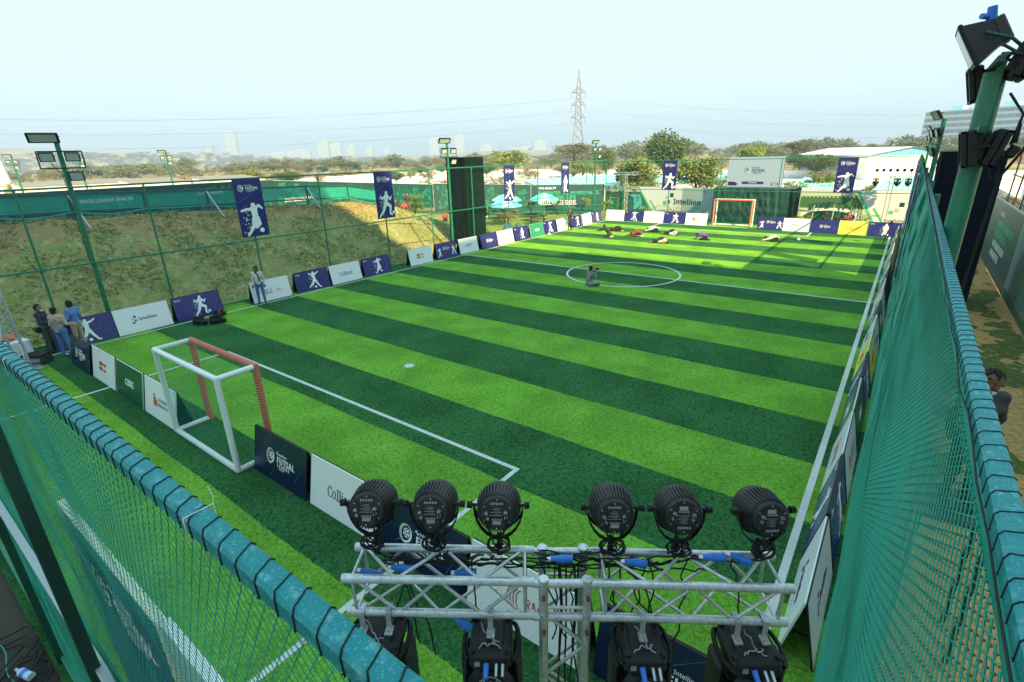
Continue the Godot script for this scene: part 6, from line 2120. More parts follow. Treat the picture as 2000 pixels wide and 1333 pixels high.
	for i in ids:
		for ax in 3:
			var u: int = st[(ax + 1) % 3]
			var w: int = st[(ax + 2) % 3]
			var i2: int = i + st[ax]
			if (F[i] < 0.0) == (F[i2] < 0.0): continue
			if not (ids.has(i - u) and ids.has(i - w) and ids.has(i - u - w)): continue
			var q := [ids[i], ids[i - u], ids[i - u - w], ids[i - w]]
			if F[i] < 0.0: q = [q[0], q[3], q[2], q[1]]
			# q runs so that its normal points out; store clockwise
			for tr in [[0, 1, 2], [0, 2, 3]]:
				var A: int = q[tr[0]]
				var B: int = q[tr[1]]
				var E: int = q[tr[2]]
				var nn := (V[B] - V[A]).cross(V[E] - V[A])
				Nn[A] -= nn
				Nn[B] -= nn
				Nn[E] -= nn
				T.append(A); T.append(B); T.append(E)
	var mb := MB.new()
	for i in range(0, T.size(), 3):
		for j in 3:
			mb.v.append(V[T[i + j]])
			mb.n.append(Nn[T[i + j]].normalized())
			mb.t.append(Vector2.ZERO)
			mb.c.append(C[T[i + j]])
	# hands: four fingers and a thumb on each palm
	mb.col = skin
	for s in ["l", "r"]:
		var wr: Vector3 = J[s + "wr"]
		var hd: Vector3 = (wr - J[s + "el"]).normalized()
		var side := hd.cross(Vector3.FORWARD if absf(hd.z) < 0.8 else Vector3.UP).normalized()
		var curl := hd.cross(side)
		for f in 4:
			var b0 := wr + hd * 0.075 + side * (f - 1.5) * 0.017
			var ln: float = [0.062, 0.075, 0.07, 0.052][f]
			var b1 := b0 + (hd + curl * 0.15).normalized() * ln * 0.5
			mb.tube(b0 - hd * 0.02, b1, 0.0092, 0.0085, 5)
			mb.tube(b1, b1 + (hd + curl * 0.7).normalized() * ln * 0.5, 0.0085, 0.007, 5)
		var tb := wr + hd * 0.025 + side * 0.026
		var t1 := tb + (hd + side * 0.9).normalized() * 0.035
		mb.tube(tb, t1, 0.011, 0.0095, 5)
		mb.tube(t1, t1 + (hd + side * 0.2).normalized() * 0.028, 0.0095, 0.008, 5)
	# face
	var H: Vector3 = J.head
	mb.ball(H + face * 0.098 - hup * 0.015, Vector3(0.016, 0.024, 0.02), Basis(hx, hup, face), 6, 4)
	for s in [-1, 1]: mb.ball(H + hx * s * 0.094 - hup * 0.01, Vector3(0.014, 0.03, 0.02), Basis(hx, hup, face), 6, 4)
	mb.col = Color(0.012, 0.01, 0.01)
	for s in [-1, 1]:
		mb.ball(H + face * 0.083 + hx * s * 0.034 + hup * 0.008, Vector3(0.011, 0.006, 0.006), Basis(hx, hup, face), 6, 4)
		mb.ball(H + face * 0.086 + hx * s * 0.034 + hup * 0.028, Vector3(0.019, 0.0035, 0.005), Basis(hx, hup, face), 6, 4)
	mb.col = Color(0.20, 0.06, 0.05)
	mb.ball(H + face * 0.086 - hup * 0.055, Vector3(0.022, 0.007, 0.008), Basis(hx, hup, face), 6, 4)
	part(mb, "body", M.skin, t)
	var hm := MB.new()
	hm.ball(H + hup * 0.04 - face * 0.03, Vector3(0.101, 0.1, 0.098), Basis(hx, hup, face), 16, 10)
	hm.ball(H - hup * 0.02 - face * 0.05, Vector3(0.092, 0.085, 0.066), Basis(hx, hup, face), 12, 8)
	rng.seed = 5
	for q in 30:
		var w := rng.randf() * TAU
		var up_ := rng.randf_range(0.15, 1.0)
		var rd := sqrt(maxf(0.0, 1.0 - up_ * up_))
		hm.ball(H + hup * (0.045 + 0.088 * up_) + hx * cos(w) * rd * 0.085 + face * (sin(w) * rd * 0.085 - 0.02), Vector3.ONE * 0.024, Basis.IDENTITY, 6, 4)
	if c.has("long"):
		hm.ball(H - hup * 0.05 - face * 0.075, Vector3(0.085, 0.14, 0.05), Basis(hx, hup, face), 10, 8)
	var hcol: Color = c.get("hair", Color(0.008, 0.007, 0.007))
	for i in hm.c.size(): hm.c[i] = hcol
	part(hm, "hair", M.skin, t)
	if c.has("beard"):
		var bm := MB.new()
		bm.col = Color(0.01, 0.008, 0.007)
		bm.ball(H + face * 0.040 - hup * 0.075, Vector3(0.07, 0.04, 0.055), Basis(hx, hup, face), 12, 8)
		bm.ball(H + face * 0.088 - hup * 0.042, Vector3(0.03, 0.008, 0.012), Basis(hx, hup, face), 8, 4)
		part(bm, "beard", M.skin, t)
	if c.has("mask"):
		var mm := MB.new()
		mm.col = c.mask
		mm.ball(H + face * 0.058 - hup * (0.055 if not c.has("chin") else 0.095), Vector3(0.066, 0.042, 0.05), Basis(hx, hup, face), 10, 6)
		part(mm, "face_mask", M.skin, t)
	return t

func held_camera(label: String, at: Vector3, turn: float) -> void:
	var t := thing("photo_camera", label, "camera", at, turn)
	var mb := MB.new()
	mb.cbox(Vector3.ZERO, Vector3(0.14, 0.1, 0.07), 0.012)
	mb.cbox(Vector3(0, 0.06, 0), Vector3(0.06, 0.04, 0.06), 0.01)
	part(mb, "body", M.black, t)
	mb = MB.new()
	mb.tube(Vector3(0, 0, 0.03), Vector3(0, 0, 0.17), 0.038, 0.044, 12)
	part(mb, "lens", M.black_matt, t)

func people() -> void:
	var SK := Color(0.30, 0.15, 0.09)
	var SKD := Color(0.17, 0.085, 0.05)
	var BLK := Color(0.012, 0.012, 0.015)
	var JEAN := Color(0.06, 0.16, 0.34)
	# three men talking at the embankment corner
	person("bearded man in a dark sweater and olive trousers with a black hip bag", Vector3(-11.68, 0, 21.4), 2.45, posed({"lwr": [0.10, 1.03, 0.34], "lel": [0.24, 1.13, 0.08], "rwr": [-0.06, 1.08, 0.36], "rel": [-0.24, 1.15, 0.1], "face": [0.1, 0.05, 1]}), {"top": Color(0.022, 0.027, 0.035), "bottom": Color(0.062, 0.068, 0.045), "shoe": BLK, "skin": SK, "fat": 1.08, "mask": Color(0.5, 0.6, 0.7), "chin": 1}, 0.02, "men talking at the corner")
	var bag := thing("hip_bag", "small black pouch at the hip of the man in olive trousers", "bag", Vector3(-11.6, 0.9, 21.6))
	var mb := MB.new()
	mb.cbox(Vector3.ZERO, Vector3(0.22, 0.2, 0.12), 0.03, Basis(Vector3.UP, 0.4))
	part(mb, "pouch", M.black, bag)
	mb = MB.new()
	mb.cbox(Vector3(0.0, 0.05, 0.065), Vector3(0.2, 0.09, 0.02), 0.008, Basis(Vector3.UP, 0.4))
	part(mb, "flap", M.charcoal, bag)
	var plaid := person("man in a beige plaid shirt and blue jeans seen from behind", Vector3(-10.66, 0, 21.2), -2.45, posed({"lwr": [0.16, 1.1, 0.26], "lel": [0.26, 1.16, 0.02], "rwr": [-0.16, 1.1, 0.26], "rel": [-0.27, 1.16, 0.02], "rkn": [-0.16, 0.5, 0.0], "ran": [-0.26, 0.1, -0.1], "rtoe": [-0.3, 0.04, 0.06], "face": [-0.2, 0, 1]}), {"top": Color(0.50, 0.36, 0.27), "bottom": JEAN, "shoe": Color(0.6, 0.6, 0.6), "skin": SK}, 0.02, "men talking at the corner")
	mb = MB.new()
	for s in [-0.1, -0.04, 0.06, 0.12]:
		mb.box(Vector3(s, 1.2, -0.142), Vector3(0.012, 0.38, 0.006))
		mb.box(Vector3(s + 0.02, 1.2, -0.1425), Vector3(0.005, 0.38, 0.006))
	for y in [1.06, 1.16, 1.26, 1.36]: mb.box(Vector3(0, y, -0.1445), Vector3(0.27, 0.012, 0.005))
	part(mb, "shirt_check", M.ink_grey, plaid)
	person("curly haired man in a blue patterned shirt and khaki trousers", Vector3(-11.3, 0, 20.62), -1.0, posed({"lwr": [0.14, 1.1, 0.24], "lel": [0.25, 1.14, 0.0], "rwr": [-0.12, 1.12, 0.25], "face": [-0.5, -0.15, 1]}), {"top": Color(0.09, 0.20, 0.50), "bottom": Color(0.40, 0.31, 0.18), "shoe": Color(0.1, 0.06, 0.04), "skin": SK, "mask": Color(0.6, 0.65, 0.7)}, 0.02, "men talking at the corner")
	# man by the touchline
	person("man in a white shirt, dark scarf and blue jeans standing at the touchline", Vector3(-11.36, 0, 13.88), 0.95, posed({"lan": [0.16, 0.09, 0.12], "ltoe": [0.2, 0.04, 0.3], "lkn": [0.13, 0.5, 0.1], "face": [0.35, 0, 1]}), {"top": Color(0.58, 0.52, 0.50), "bottom": Color(0.05, 0.13, 0.30), "shoe": Color(0.08, 0.03, 0.02), "skin": SKD, "mask": BLK}, 0.02)
	mb = MB.new()
	mb.path([Vector3(-0.07, 1.5, 0.06), Vector3(0.0, 1.44, 0.12), Vector3(0.07, 1.3, 0.16), Vector3(0.09, 1.1, 0.165)], 0.026, 6)
	var sc := thing("scarf", "dark scarf hanging on the white shirted man at the touchline", "scarf", Vector3(-11.36, 0, 13.88), 0.95)
	part(mb, "scarf", M.black_cloth, sc)
	# photographer sitting in the centre circle
	person("photographer in a grey jacket sitting cross-legged on the centre circle", Vector3(-0.22, 0, 3.3), PI - 0.5, posed({"pelvis": [0, 0.15, 0], "belly": [0, 0.33, 0.0], "chest": [0, 0.52, 0.04], "neck": [0, 0.70, 0.07], "head": [0, 0.84, 0.1], "lsh": [0.19, 0.63, 0.05], "rsh": [-0.19, 0.63, 0.05], "lel": [0.26, 0.40, 0.2], "rel": [-0.27, 0.42, 0.2], "lwr": [0.06, 0.70, 0.3], "rwr": [-0.08, 0.72, 0.3], "lhip": [0.1, 0.13, 0], "rhip": [-0.1, 0.13, 0], "lkn": [0.4, 0.2, 0.3], "rkn": [-0.4, 0.2, 0.3], "lan": [-0.1, 0.07, 0.36], "ran": [0.1, 0.07, 0.42], "ltoe": [-0.24, 0.05, 0.4], "rtoe": [0.24, 0.05, 0.46]}), {"top": Color(0.20, 0.20, 0.17), "bottom": Color(0.20, 0.26, 0.32), "shoe": BLK, "skin": SK, "fat": 1.25}, 0.02)
	held_camera("black camera held up by the seated photographer", Vector3(-0.22, 0.78, 3.3) + Basis(Vector3.UP, PI - 0.5) * Vector3(0, 0, 0.38), PI - 0.5)
	# video camera operator by the far boards
	person("camera operator in a black vest and dark jeans standing by the far boards", Vector3(-11.15, 0, -13.3), 0.9, posed({"lel": [0.28, 1.22, 0.16], "lwr": [0.14, 1.42, 0.34], "rel": [-0.28, 1.2, 0.16], "rwr": [-0.1, 1.4, 0.34]}), {"top": BLK, "fore": SK, "bottom": Color(0.03, 0.035, 0.05), "shoe": BLK, "skin": SK}, 0.026)
	held_camera("black video camera held by the operator at the far boards", Vector3(-11.15, 1.48, -13.3) + Basis(Vector3.UP, 0.9) * Vector3(0.02, 0, 0.42), 0.9)
	# man on the walkway
	var pf := thing("scaffold_platform", "small steel platform outside the walkway net that the bearded man stands on", "platform", Vector3(12.62, 0, 17.85))
	mb = MB.new()
	mb.cbox(Vector3(0, 1.995, 0), Vector3(0.7, 0.05, 0.8), 0.005)
	part(mb, "deck", M.charcoal, pf)
	for q in [[-0.32, -0.37], [0.32, -0.37], [-0.32, 0.37], [0.32, 0.37]]: bar(pf, "leg", Vector3(q[0], 0, q[1]), Vector3(q[0], 1.965, q[1]), 0.05, M.charcoal, 0.004)
	person("bearded man in a charcoal sweater standing beside the walkway net", Vector3(12.6, 2.02, 17.85), 0.55, posed({"lel": [0.27, 1.14, -0.05], "lwr": [0.22, 0.90, -0.1], "rel": [-0.25, 1.12, -0.06], "rwr": [-0.15, 0.92, -0.14], "face": [-0.8, -0.15, 1]}), {"top": Color(0.030, 0.033, 0.038), "bottom": Color(0.02, 0.024, 0.028), "shoe": BLK, "skin": SKD, "fat": 1.12, "mask": Color(0.42, 0.55, 0.68), "chin": 1, "beard": 1}, 0.014)
	# players folded forwards in stretches on the sunlit half
	var fold := {"pelvis": [0, 0.27, -0.22], "belly": [0, 0.34, -0.02], "chest": [0, 0.28, 0.2], "neck": [0, 0.20, 0.38], "head": [0, 0.15, 0.52], "lsh": [0.16, 0.2, 0.33], "rsh": [-0.16, 0.2, 0.33], "lel": [0.22, 0.1, 0.62], "rel": [-0.22, 0.1, 0.62], "lwr": [0.18, 0.05, 0.88], "rwr": [-0.18, 0.05, 0.88], "lhip": [0.1, 0.25, -0.22], "rhip": [-0.1, 0.25, -0.22], "lkn": [0.16, 0.1, 0.16], "rkn": [-0.16, 0.1, 0.16], "lan": [0.13, 0.07, -0.3], "ran": [-0.13, 0.07, -0.3], "ltoe": [0.12, 0.05, -0.46], "rtoe": [-0.12, 0.05, -0.46], "face": [0, -0.9, 0.4], "crown": [0, 0.3, 0.9]}
	var turnL := -PI / 2
	var PL := [
		[Vector3(-6.5, 0, -11.1), {"chest": [0, 0.55, 0.1], "belly": [0, 0.4, -0.08], "neck": [0, 0.68, 0.22], "head": [0, 0.80, 0.3], "lsh": [0.16, 0.64, 0.2], "rsh": [-0.16, 0.64, 0.2], "lel": [0.2, 0.5, 0.48], "rel": [-0.2, 0.54, 0.5], "lwr": [0.2, 0.48, 0.76], "rwr": [-0.18, 0.56, 0.8], "face": [0, 0, 1], "crown": [0, 1, 0]}, {"top": BLK, "bottom": Color(0.04, 0.04, 0.045), "shoe": Color(0.6, 0.5, 0.4), "skin": SK}, "player all in black kneeling with an arm stretched out", 0.0],
		[Vector3(-7.1, 0, -14.2), {}, {"top": BLK, "bottom": BLK, "shoe": Color(0.4, 0.2, 0.1), "skin": SK, "fore": SK}, "player in black folded forward on the turf behind the kneeling one", 0.15],
		[Vector3(-4.6, 0, -12.4), {}, {"top": Color(0.36, 0.03, 0.03), "bottom": BLK, "shoe": Color(0.5, 0.4, 0.35), "skin": SK, "fore": SK, "calf": SK}, "player in a red shirt folded forward on the turf", -0.1],
		[Vector3(-4.4, 0, -15.2), {}, {"top": Color(0.55, 0.55, 0.58), "bottom": BLK, "shoe": BLK, "skin": SK, "fore": SK}, "player in a white shirt and black shorts folded forward on the turf", 0.1],
		[Vector3(-2.5, 0, -14.2), {}, {"top": BLK, "bottom": Color(0.58, 0.58, 0.58), "shoe": BLK, "skin": SK, "fore": SK}, "player in a black shirt and white shorts folded forward, sunlit", -0.1],
		[Vector3(-1.8, 0, -10.2), {}, {"top": Color(0.02, 0.02, 0.025), "bottom": Color(0.5, 0.5, 0.5), "shoe": BLK, "skin": SK, "fore": SK, "calf": SK}, "player in a dark shirt and pale shorts, nearest the centre circle", 0.05],
		[Vector3(0.25, 0, -12.85), {"chest": [0, 0.42, 0.12], "neck": [0, 0.42, 0.3], "head": [0, 0.36, 0.44], "lsh": [0.16, 0.4, 0.24], "rsh": [-0.16, 0.4, 0.24], "lel": [0.22, 0.2, 0.42], "rel": [-0.22, 0.2, 0.42], "lwr": [0.16, 0.06, 0.6], "rwr": [-0.16, 0.06, 0.6]}, {"top": Color(0.13, 0.03, 0.42), "bottom": BLK, "shoe": BLK, "skin": SK, "fore": SK, "long": 1}, "player in a purple shirt kneeling bent forward on the turf", 0.0],
		[Vector3(4.6, 0, -14.3), {"head": [0.0, 0.22, 0.5]}, {"top": Color(0.58, 0.52, 0.50), "bottom": BLK, "shoe": BLK, "skin": SK, "fore": SK, "long": 1}, "player in a pale shirt folded forward alone near the white ball", 0.0]]
	for e in PL:
		var po := fold.duplicate()
		for q in e[1]: po[q] = e[1][q]
		person(e[3], e[0], turnL + e[4], po, e[2], 0.024, "players stretching on the turf")
	# spectators on the crest
	for e in [[Vector3(-22.3, 0, -2.6), {"top": Color(0.55, 0.5, 0.5), "bottom": BLK, "shoe": BLK, "skin": SK}, "spectator in a pale shirt standing behind the banner on the embankment"], [Vector3(-22.6, 0, -5.6), {"top": Color(0.03, 0.03, 0.035), "bottom": Color(0.10, 0.10, 0.11), "shoe": BLK, "skin": SK}, "spectator in a dark jacket and grey trousers standing on the embankment"]]:
		person(e[2], Vector3(e[0].x, hill_h(e[0].x, e[0].z) - 0.03, e[0].z), 0.7, posed({}), e[1], 0.03, "spectators on the embankment")
	var sit := {"pelvis": [0, 0.16, 0], "belly": [0, 0.33, 0.0], "chest": [0, 0.52, 0.02], "neck": [0, 0.70, 0.03], "head": [0, 0.83, 0.05], "lsh": [0.18, 0.63, 0.03], "rsh": [-0.18, 0.63, 0.03], "lel": [0.24, 0.42, 0.2], "rel": [-0.24, 0.42, 0.2], "lwr": [0.14, 0.42, 0.4], "rwr": [-0.14, 0.42, 0.4], "lhip": [0.1, 0.14, 0], "rhip": [-0.1, 0.14, 0], "lkn": [0.14, 0.46, 0.42], "rkn": [-0.14, 0.46, 0.42], "lan": [0.12, 0.08, 0.6], "ran": [-0.12, 0.08, 0.6], "ltoe": [0.13, 0.04, 0.76], "rtoe": [-0.13, 0.04, 0.76]}
	var S2 := [[Vector3(-22.2, 0, -3.9), Color(0.03, 0.03, 0.03), "seated spectator in black between the two standing ones"], [Vector3(-22.0, 0, -4.6), Color(0.30, 0.07, 0.02), "seated spectator in rust between the two standing ones"], [Vector3(-21.9, 0, -9.3), Color(0.55, 0.05, 0.03), "seated spectator in orange red beside the round bush"], [Vector3(-21.7, 0, -10.2), Color(0.02, 0.02, 0.025), "seated spectator in black beside the one in orange red"], [Vector3(-21.5, 0, -10.9), Color(0.5, 0.05, 0.05), "seated spectator in red at the lower end of the slope"]]
	for e in S2: person(e[2], Vector3(e[0].x, hill_h(e[0].x, e[0].z) - 0.03, e[0].z), 0.8, posed(sit), {"top": e[1], "bottom": BLK, "shoe": BLK, "skin": SK}, 0.03, "spectators on the embankment")
	# seated people behind the far boards
	for e in [[Vector3(6.5, 0, -23.5), Color(0.03, 0.03, 0.04), "seated person in black behind the navy board, next to the net stage"], [Vector3(7.4, 0, -23.4), Color(0.04, 0.035, 0.04), "seated person with dark hair in the middle behind the navy board"], [Vector3(8.05, 0, -23.2), Color(0.32, 0.03, 0.06), "seated person in a crimson shirt behind the yellow board"]]:
		var s2 := {}
		for q in sit:
			s2[q] = [sit[q][0], sit[q][1] + (0.34 if not q in ["lan", "ran", "ltoe", "rtoe"] else 0.0), sit[q][2]]
		person(e[2], e[0], 0.3, posed(s2), {"top": e[1], "bottom": BLK, "shoe": BLK, "skin": SK}, 0.03, "people seated behind the far boards")
		var ch := thing("folding_chair", "low folding chair under the %s" % ["person in black", "dark haired person", "person in crimson"][int(round((e[0].x - 6.4) / 0.8))], "chair", e[0] + Vector3(0, 0, -0.02), 0.3, "chairs behind the far boards")
		mb = MB.new()
		mb.cbox(Vector3(0, 0.37, 0.05), Vector3(0.42, 0.03, 0.4), 0.005)
		part(mb, "seat", M.black, ch)
		for q in [[-0.19, -0.13], [0.19, -0.13], [-0.19, 0.22], [0.19, 0.22]]: bar(ch, "leg", Vector3(q[0], 0, q[1]), Vector3(q[0], 0.36, q[1]), 0.025, M.steel, 0.002)
# ---------------------------------------------------------------- vegetation
# crown of leaf faces spread in clumps; unit tree about 1 high, crown radius about 0.5
func crown_mesh(sd: int, clumps: int, per: int, leaf: float, flat_: float, c0: Color, c1: Color, spread := 0.5, low := 0.35) -> Array:
	rng.seed = sd
	var mb := MB.new()
	var cs := []
	for i in clumps:
		var d := Vector3(rng.randfn(), rng.randfn(), rng.randfn()).normalized()
		var rr := pow(rng.randf(), 0.45)
		cs.append(Vector3(d.x * spread * rr * 0.82, low + (1.0 - low) * 0.5 + d.y * (1.0 - low) * 0.40 * rr * flat_, d.z * spread * rr * 0.82))
	for cc in cs:
		var cr := rng.randf_range(0.11, 0.2) * spread * 2.0
		var shade := rng.randf()
		for k in per:
			var d := Vector3(rng.randfn(), rng.randfn() * 0.75, rng.randfn()).normalized() * pow(rng.randf(), 0.4)
			var p: Vector3 = cc + Vector3(d.x * cr, d.y * cr * 0.8 * flat_, d.z * cr)
			var u := Vector3(rng.randfn(), rng.randfn() * 0.5, rng.randfn()).normalized()
			var w := u.cross(Vector3(rng.randfn(), rng.randfn(), rng.randfn())).normalized()
			var s := leaf * rng.randf_range(0.6, 1.3)
			mb.col = c0.lerp(c1, clampf(shade * 0.6 + rng.randf() * 0.4, 0, 1))
			mb.quad(p - u * s, p + w * s * 0.55, p + u * s, p - w * s * 0.55)
	var tb := MB.new()
	tb.tube(Vector3(0, -0.02, 0), Vector3(0.01, low + 0.1, 0), 0.028, 0.018, 7, false)
	for i in mini(6, cs.size()):
		tb.path([Vector3(0.008, low * 0.7, 0), (cs[i] as Vector3) * Vector3(0.45, 0.6, 0.45) + Vector3(0, low * 0.25, 0), cs[i]], 0.014, 5, 0.004)
	return [mb.mesh(), tb.mesh()]

var protos := {}
func tree(kind: String, at: Vector3, h: float, w: float, label: String, category := "tree", group := "") -> Node3D:
	var t := thing("tree" if category == "tree" else category, label, category, at, fmod(absf(at.x * 7.3 + at.z * 3.1), TAU), group)
	var pr: Array = protos[kind]
	var c := part(pr[0], "crown", M.leaf, t)
	var b := part(pr[1], "trunk" if category == "tree" else "stem", M.trunk, t)
	for o in [c, b]: o.scale = Vector3(w, h, w)
	return t

func palm(at: Vector3, h: float, label: String, sd: int) -> void:
	rng.seed = sd
	var t := thing("palm_plant", label, "plant", at, rng.randf() * 6.0, "palms and shrubs by the hoardings")
	var tr := MB.new()
	tr.tube(Vector3.ZERO, Vector3(0, h * 0.3, 0), 0.06, 0.04, 8)
	part(tr, "stem", M.trunk, t)
	for i in 16:
		var a := TAU * i / 16 + rng.randf_range(-0.2, 0.2)
		var d := Vector3(cos(a), 0, sin(a))
		var up := rng.randf_range(0.35, 1.0)
		var ps := []
		for k in 6:
			var q := float(k) / 5
			ps.append(Vector3(0, h * 0.28, 0) + d * h * 0.55 * q + Vector3.UP * h * (up * q - 0.62 * q * q))
		var mb := MB.new()
		mb.col = Color(0.10, 0.18, 0.03).lerp(Color(0.32, 0.36, 0.07), rng.randf())
		mb.path(ps, 0.008, 4, 0.003)
		for k in 14:
			var q := 0.2 + 0.8 * k / 14.0
			var i0 := int(q * 4.99)
			var p: Vector3 = ps[i0].lerp(ps[i0 + 1], q * 5 - i0)
			for s in [-1, 1]:
				var side: Vector3 = d.cross(Vector3.UP) * s
				var tip := p + (side * 0.75 + d * 0.6 - Vector3.UP * 0.25).normalized() * h * 0.2 * (1.15 - q * 0.6)
				mb.tri(p - d * 0.012, p + d * 0.014, tip)
		part(mb, "frond", M.leaf, t)

func vegetation() -> void:
	protos.round = crown_mesh(101, 70, 150, 0.024, 1.0, Color(0.03, 0.065, 0.02), Color(0.12, 0.19, 0.055))
	protos.acacia = crown_mesh(102, 46, 80, 0.022, 0.55, Color(0.05, 0.065, 0.035), Color(0.17, 0.17, 0.09), 0.5, 0.5)
	protos.bright = crown_mesh(103, 46, 80, 0.026, 0.9, Color(0.06, 0.11, 0.018), Color(0.27, 0.31, 0.05))
	protos.yellow = crown_mesh(104, 60, 80, 0.028, 1.0, Color(0.06, 0.105, 0.025), Color(0.25, 0.30, 0.07), 0.5, 0.2)
	protos.scrub = crown_mesh(105, 22, 34, 0.034, 0.85, Color(0.07, 0.085, 0.035), Color(0.22, 0.21, 0.10), 0.5, 0.12)
	protos.dry = crown_mesh(106, 22, 34, 0.032, 0.8, Color(0.16, 0.12, 0.05), Color(0.33, 0.24, 0.11), 0.5, 0.05)
	protos.bush = crown_mesh(107, 40, 60, 0.026, 1.0, Color(0.03, 0.09, 0.018), Color(0.15, 0.26, 0.05), 0.5, 0.05)
	protos.mass = crown_mesh(109, 24, 40, 0.036, 1.0, Color(0.05, 0.075, 0.03), Color(0.17, 0.19, 0.08))
	protos.small = crown_mesh(108, 12, 34, 0.045, 0.9, Color(0.10, 0.16, 0.03), Color(0.34, 0.38, 0.09), 0.42, 0.35)
	tree("round", Vector3(-23.3, 0, -66.0), 9.4, 8.4, "big round dark green tree rising behind the far fence banner")
	tree("acacia", Vector3(-62.9, 0, -102.7), 9.8, 12.0, "flat topped grey green acacia in front of the pylon")
	tree("bright", Vector3(-70.5, 0, -83.6), 7.9, 12.5, "wide bright green tree beyond the black cloth tower")
	tree("yellow", Vector3(-14.9, 0, -35.0), 6.0, 6.4, "yellow green leafy tree behind the lighting truss and aerial print")
	tree("yellow", Vector3(-9.7, 0, -41.6), 5.8, 6.6, "yellow green leafy tree between the far banner and the screen")
	tree("bush", Vector3(-5.2, 0, -35.6), 4.0, 3.6, "dark green tree close to the edge of the screen")
	tree("bright", Vector3(-8.8, 0, -63.7), 7.2, 5.0, "light green tree peeping over the top of the screen")
	tree("acacia", Vector3(-16.8, 0, -151.1), 9.0, 9.0, "thin lone tree on the pink ground beyond the screen")
	tree("round", Vector3(-41.2, 0, -79.1), 7.0, 4.6, "compact dark tree beside the corner floodlight pole")
	tree("bush", Vector3(-24.6, hill_h(-24.6, -8.2) - 0.1, -8.2), 2.3, 2.6, "round green bush beside the seated spectators on the embankment", "bush")
	tree("yellow", Vector3(3.6, 0, -43.7), 3.6, 4.5, "yellowish bush behind the garden print hoarding", "bush")
	tree("bush", Vector3(1.8, 0, -37.0), 3.4, 3.4, "green bush beside the screen stage behind the hoarding", "bush")
	tree("dry", Vector3(5.4, 0, -38.5), 3.3, 3.6, "dry brown bush behind the garden print hoarding", "bush")
	tree("bright", Vector3(9.0, 0, -35.0), 2.9, 3.0, "green bush under the turquoise lean-to roof", "bush")
	tree("bright", Vector3(-20.5, 0, -31.0), 3.0, 4.5, "low green bush behind the lettered hoarding", "bush")
	tree("yellow", Vector3(-12.0, 0, -31.5), 3.4, 3.0, "low leafy bush behind the aerial print", "bush")
	tree("dry", Vector3(-45, 0, -47.0), 3.6, 13.0, "sprawling dry brown bush beyond the leaf hoarding", "bush")
	tree("dry", Vector3(-52, 0, -40.0), 3.4, 11.0, "sprawling rusty bush beyond the black cloth tower", "bush")
	tree("dry", Vector3(-38, 0, -54.0), 3.2, 10.0, "sprawling straw coloured bush by the turquoise roof", "bush")
	var sm := [[-23.5, -19.6, 1.9, "young tree beside the picnic tables"], [-19.4, -19.4, 2.0, "young tree under the lettered hoarding"], [-19.0, -23.6, 2.2, "young tree behind the camera operator"], [-16.4, -25.6, 1.9, "young tree near the corner floodlight pole"], [-21.2, -17.4, 1.5, "shrub behind the brown picnic table"], [-22.6, -16.3, 1.5, "shrub below the leaf hoarding"], [-13.6, -25.0, 1.7, "shrub in front of the aerial court print"]]
	for e in sm: tree("small", Vector3(e[0], 0, e[1]), e[2], 1.35, "%s on the lawn, small and yellow green" % e[3], "shrub", "young plants on the lawn")
	palm(Vector3(-8.6, 0, -24.4), 1.9, "palm plant in front of the green striped hoarding", 1)
	palm(Vector3(-3.2, 0, -23.2), 1.5, "dark palm plant beside the far goal", 2)
	palm(Vector3(4.9, 0, -24.0), 1.6, "yellow palm plant at the edge of the shade net stage", 3)
	palm(Vector3(9.2, 0, -24.1), 2.0, "spreading palm plant behind the yellow board", 4)
	palm(Vector3(-6.2, 0, -24.2), 2.3, "tall thin palm in front of the lettering", 5)
	palm(Vector3(14.7, 0, -13.0), 1.3, "palm plant at the foot of the walkway hoarding", 6)
	# scrubland trees one can still tell apart
	rng.seed = 515
	var kinds := ["scrub", "scrub", "acacia", "dry", "round", "bright"]
	var words_ := {"scrub": "grey green scrub tree", "acacia": "flat topped scrub tree", "dry": "dry brown scrub bush", "round": "round dark scrub tree", "bright": "light green scrub tree"}
	for i in 90:
		var a := rng.randf_range(-1.42, 0.12)
		var d := 125.0 * pow(2.7, rng.randf())
		var p := Vector3(11.5 + sin(a) * d, -0.1, 25.0 - cos(a) * d)
		var kd: String = kinds[rng.randi() % 6]
		var h := rng.randf_range(2.8, 5.8) if kd != "dry" else rng.randf_range(2.0, 3.4)
		tree(kd, p, h, h * rng.randf_range(1.2, 2.0), "%s standing in the scrubland beyond the site walls" % words_[kd], "tree", "scrubland " + words_[kd] + "s")
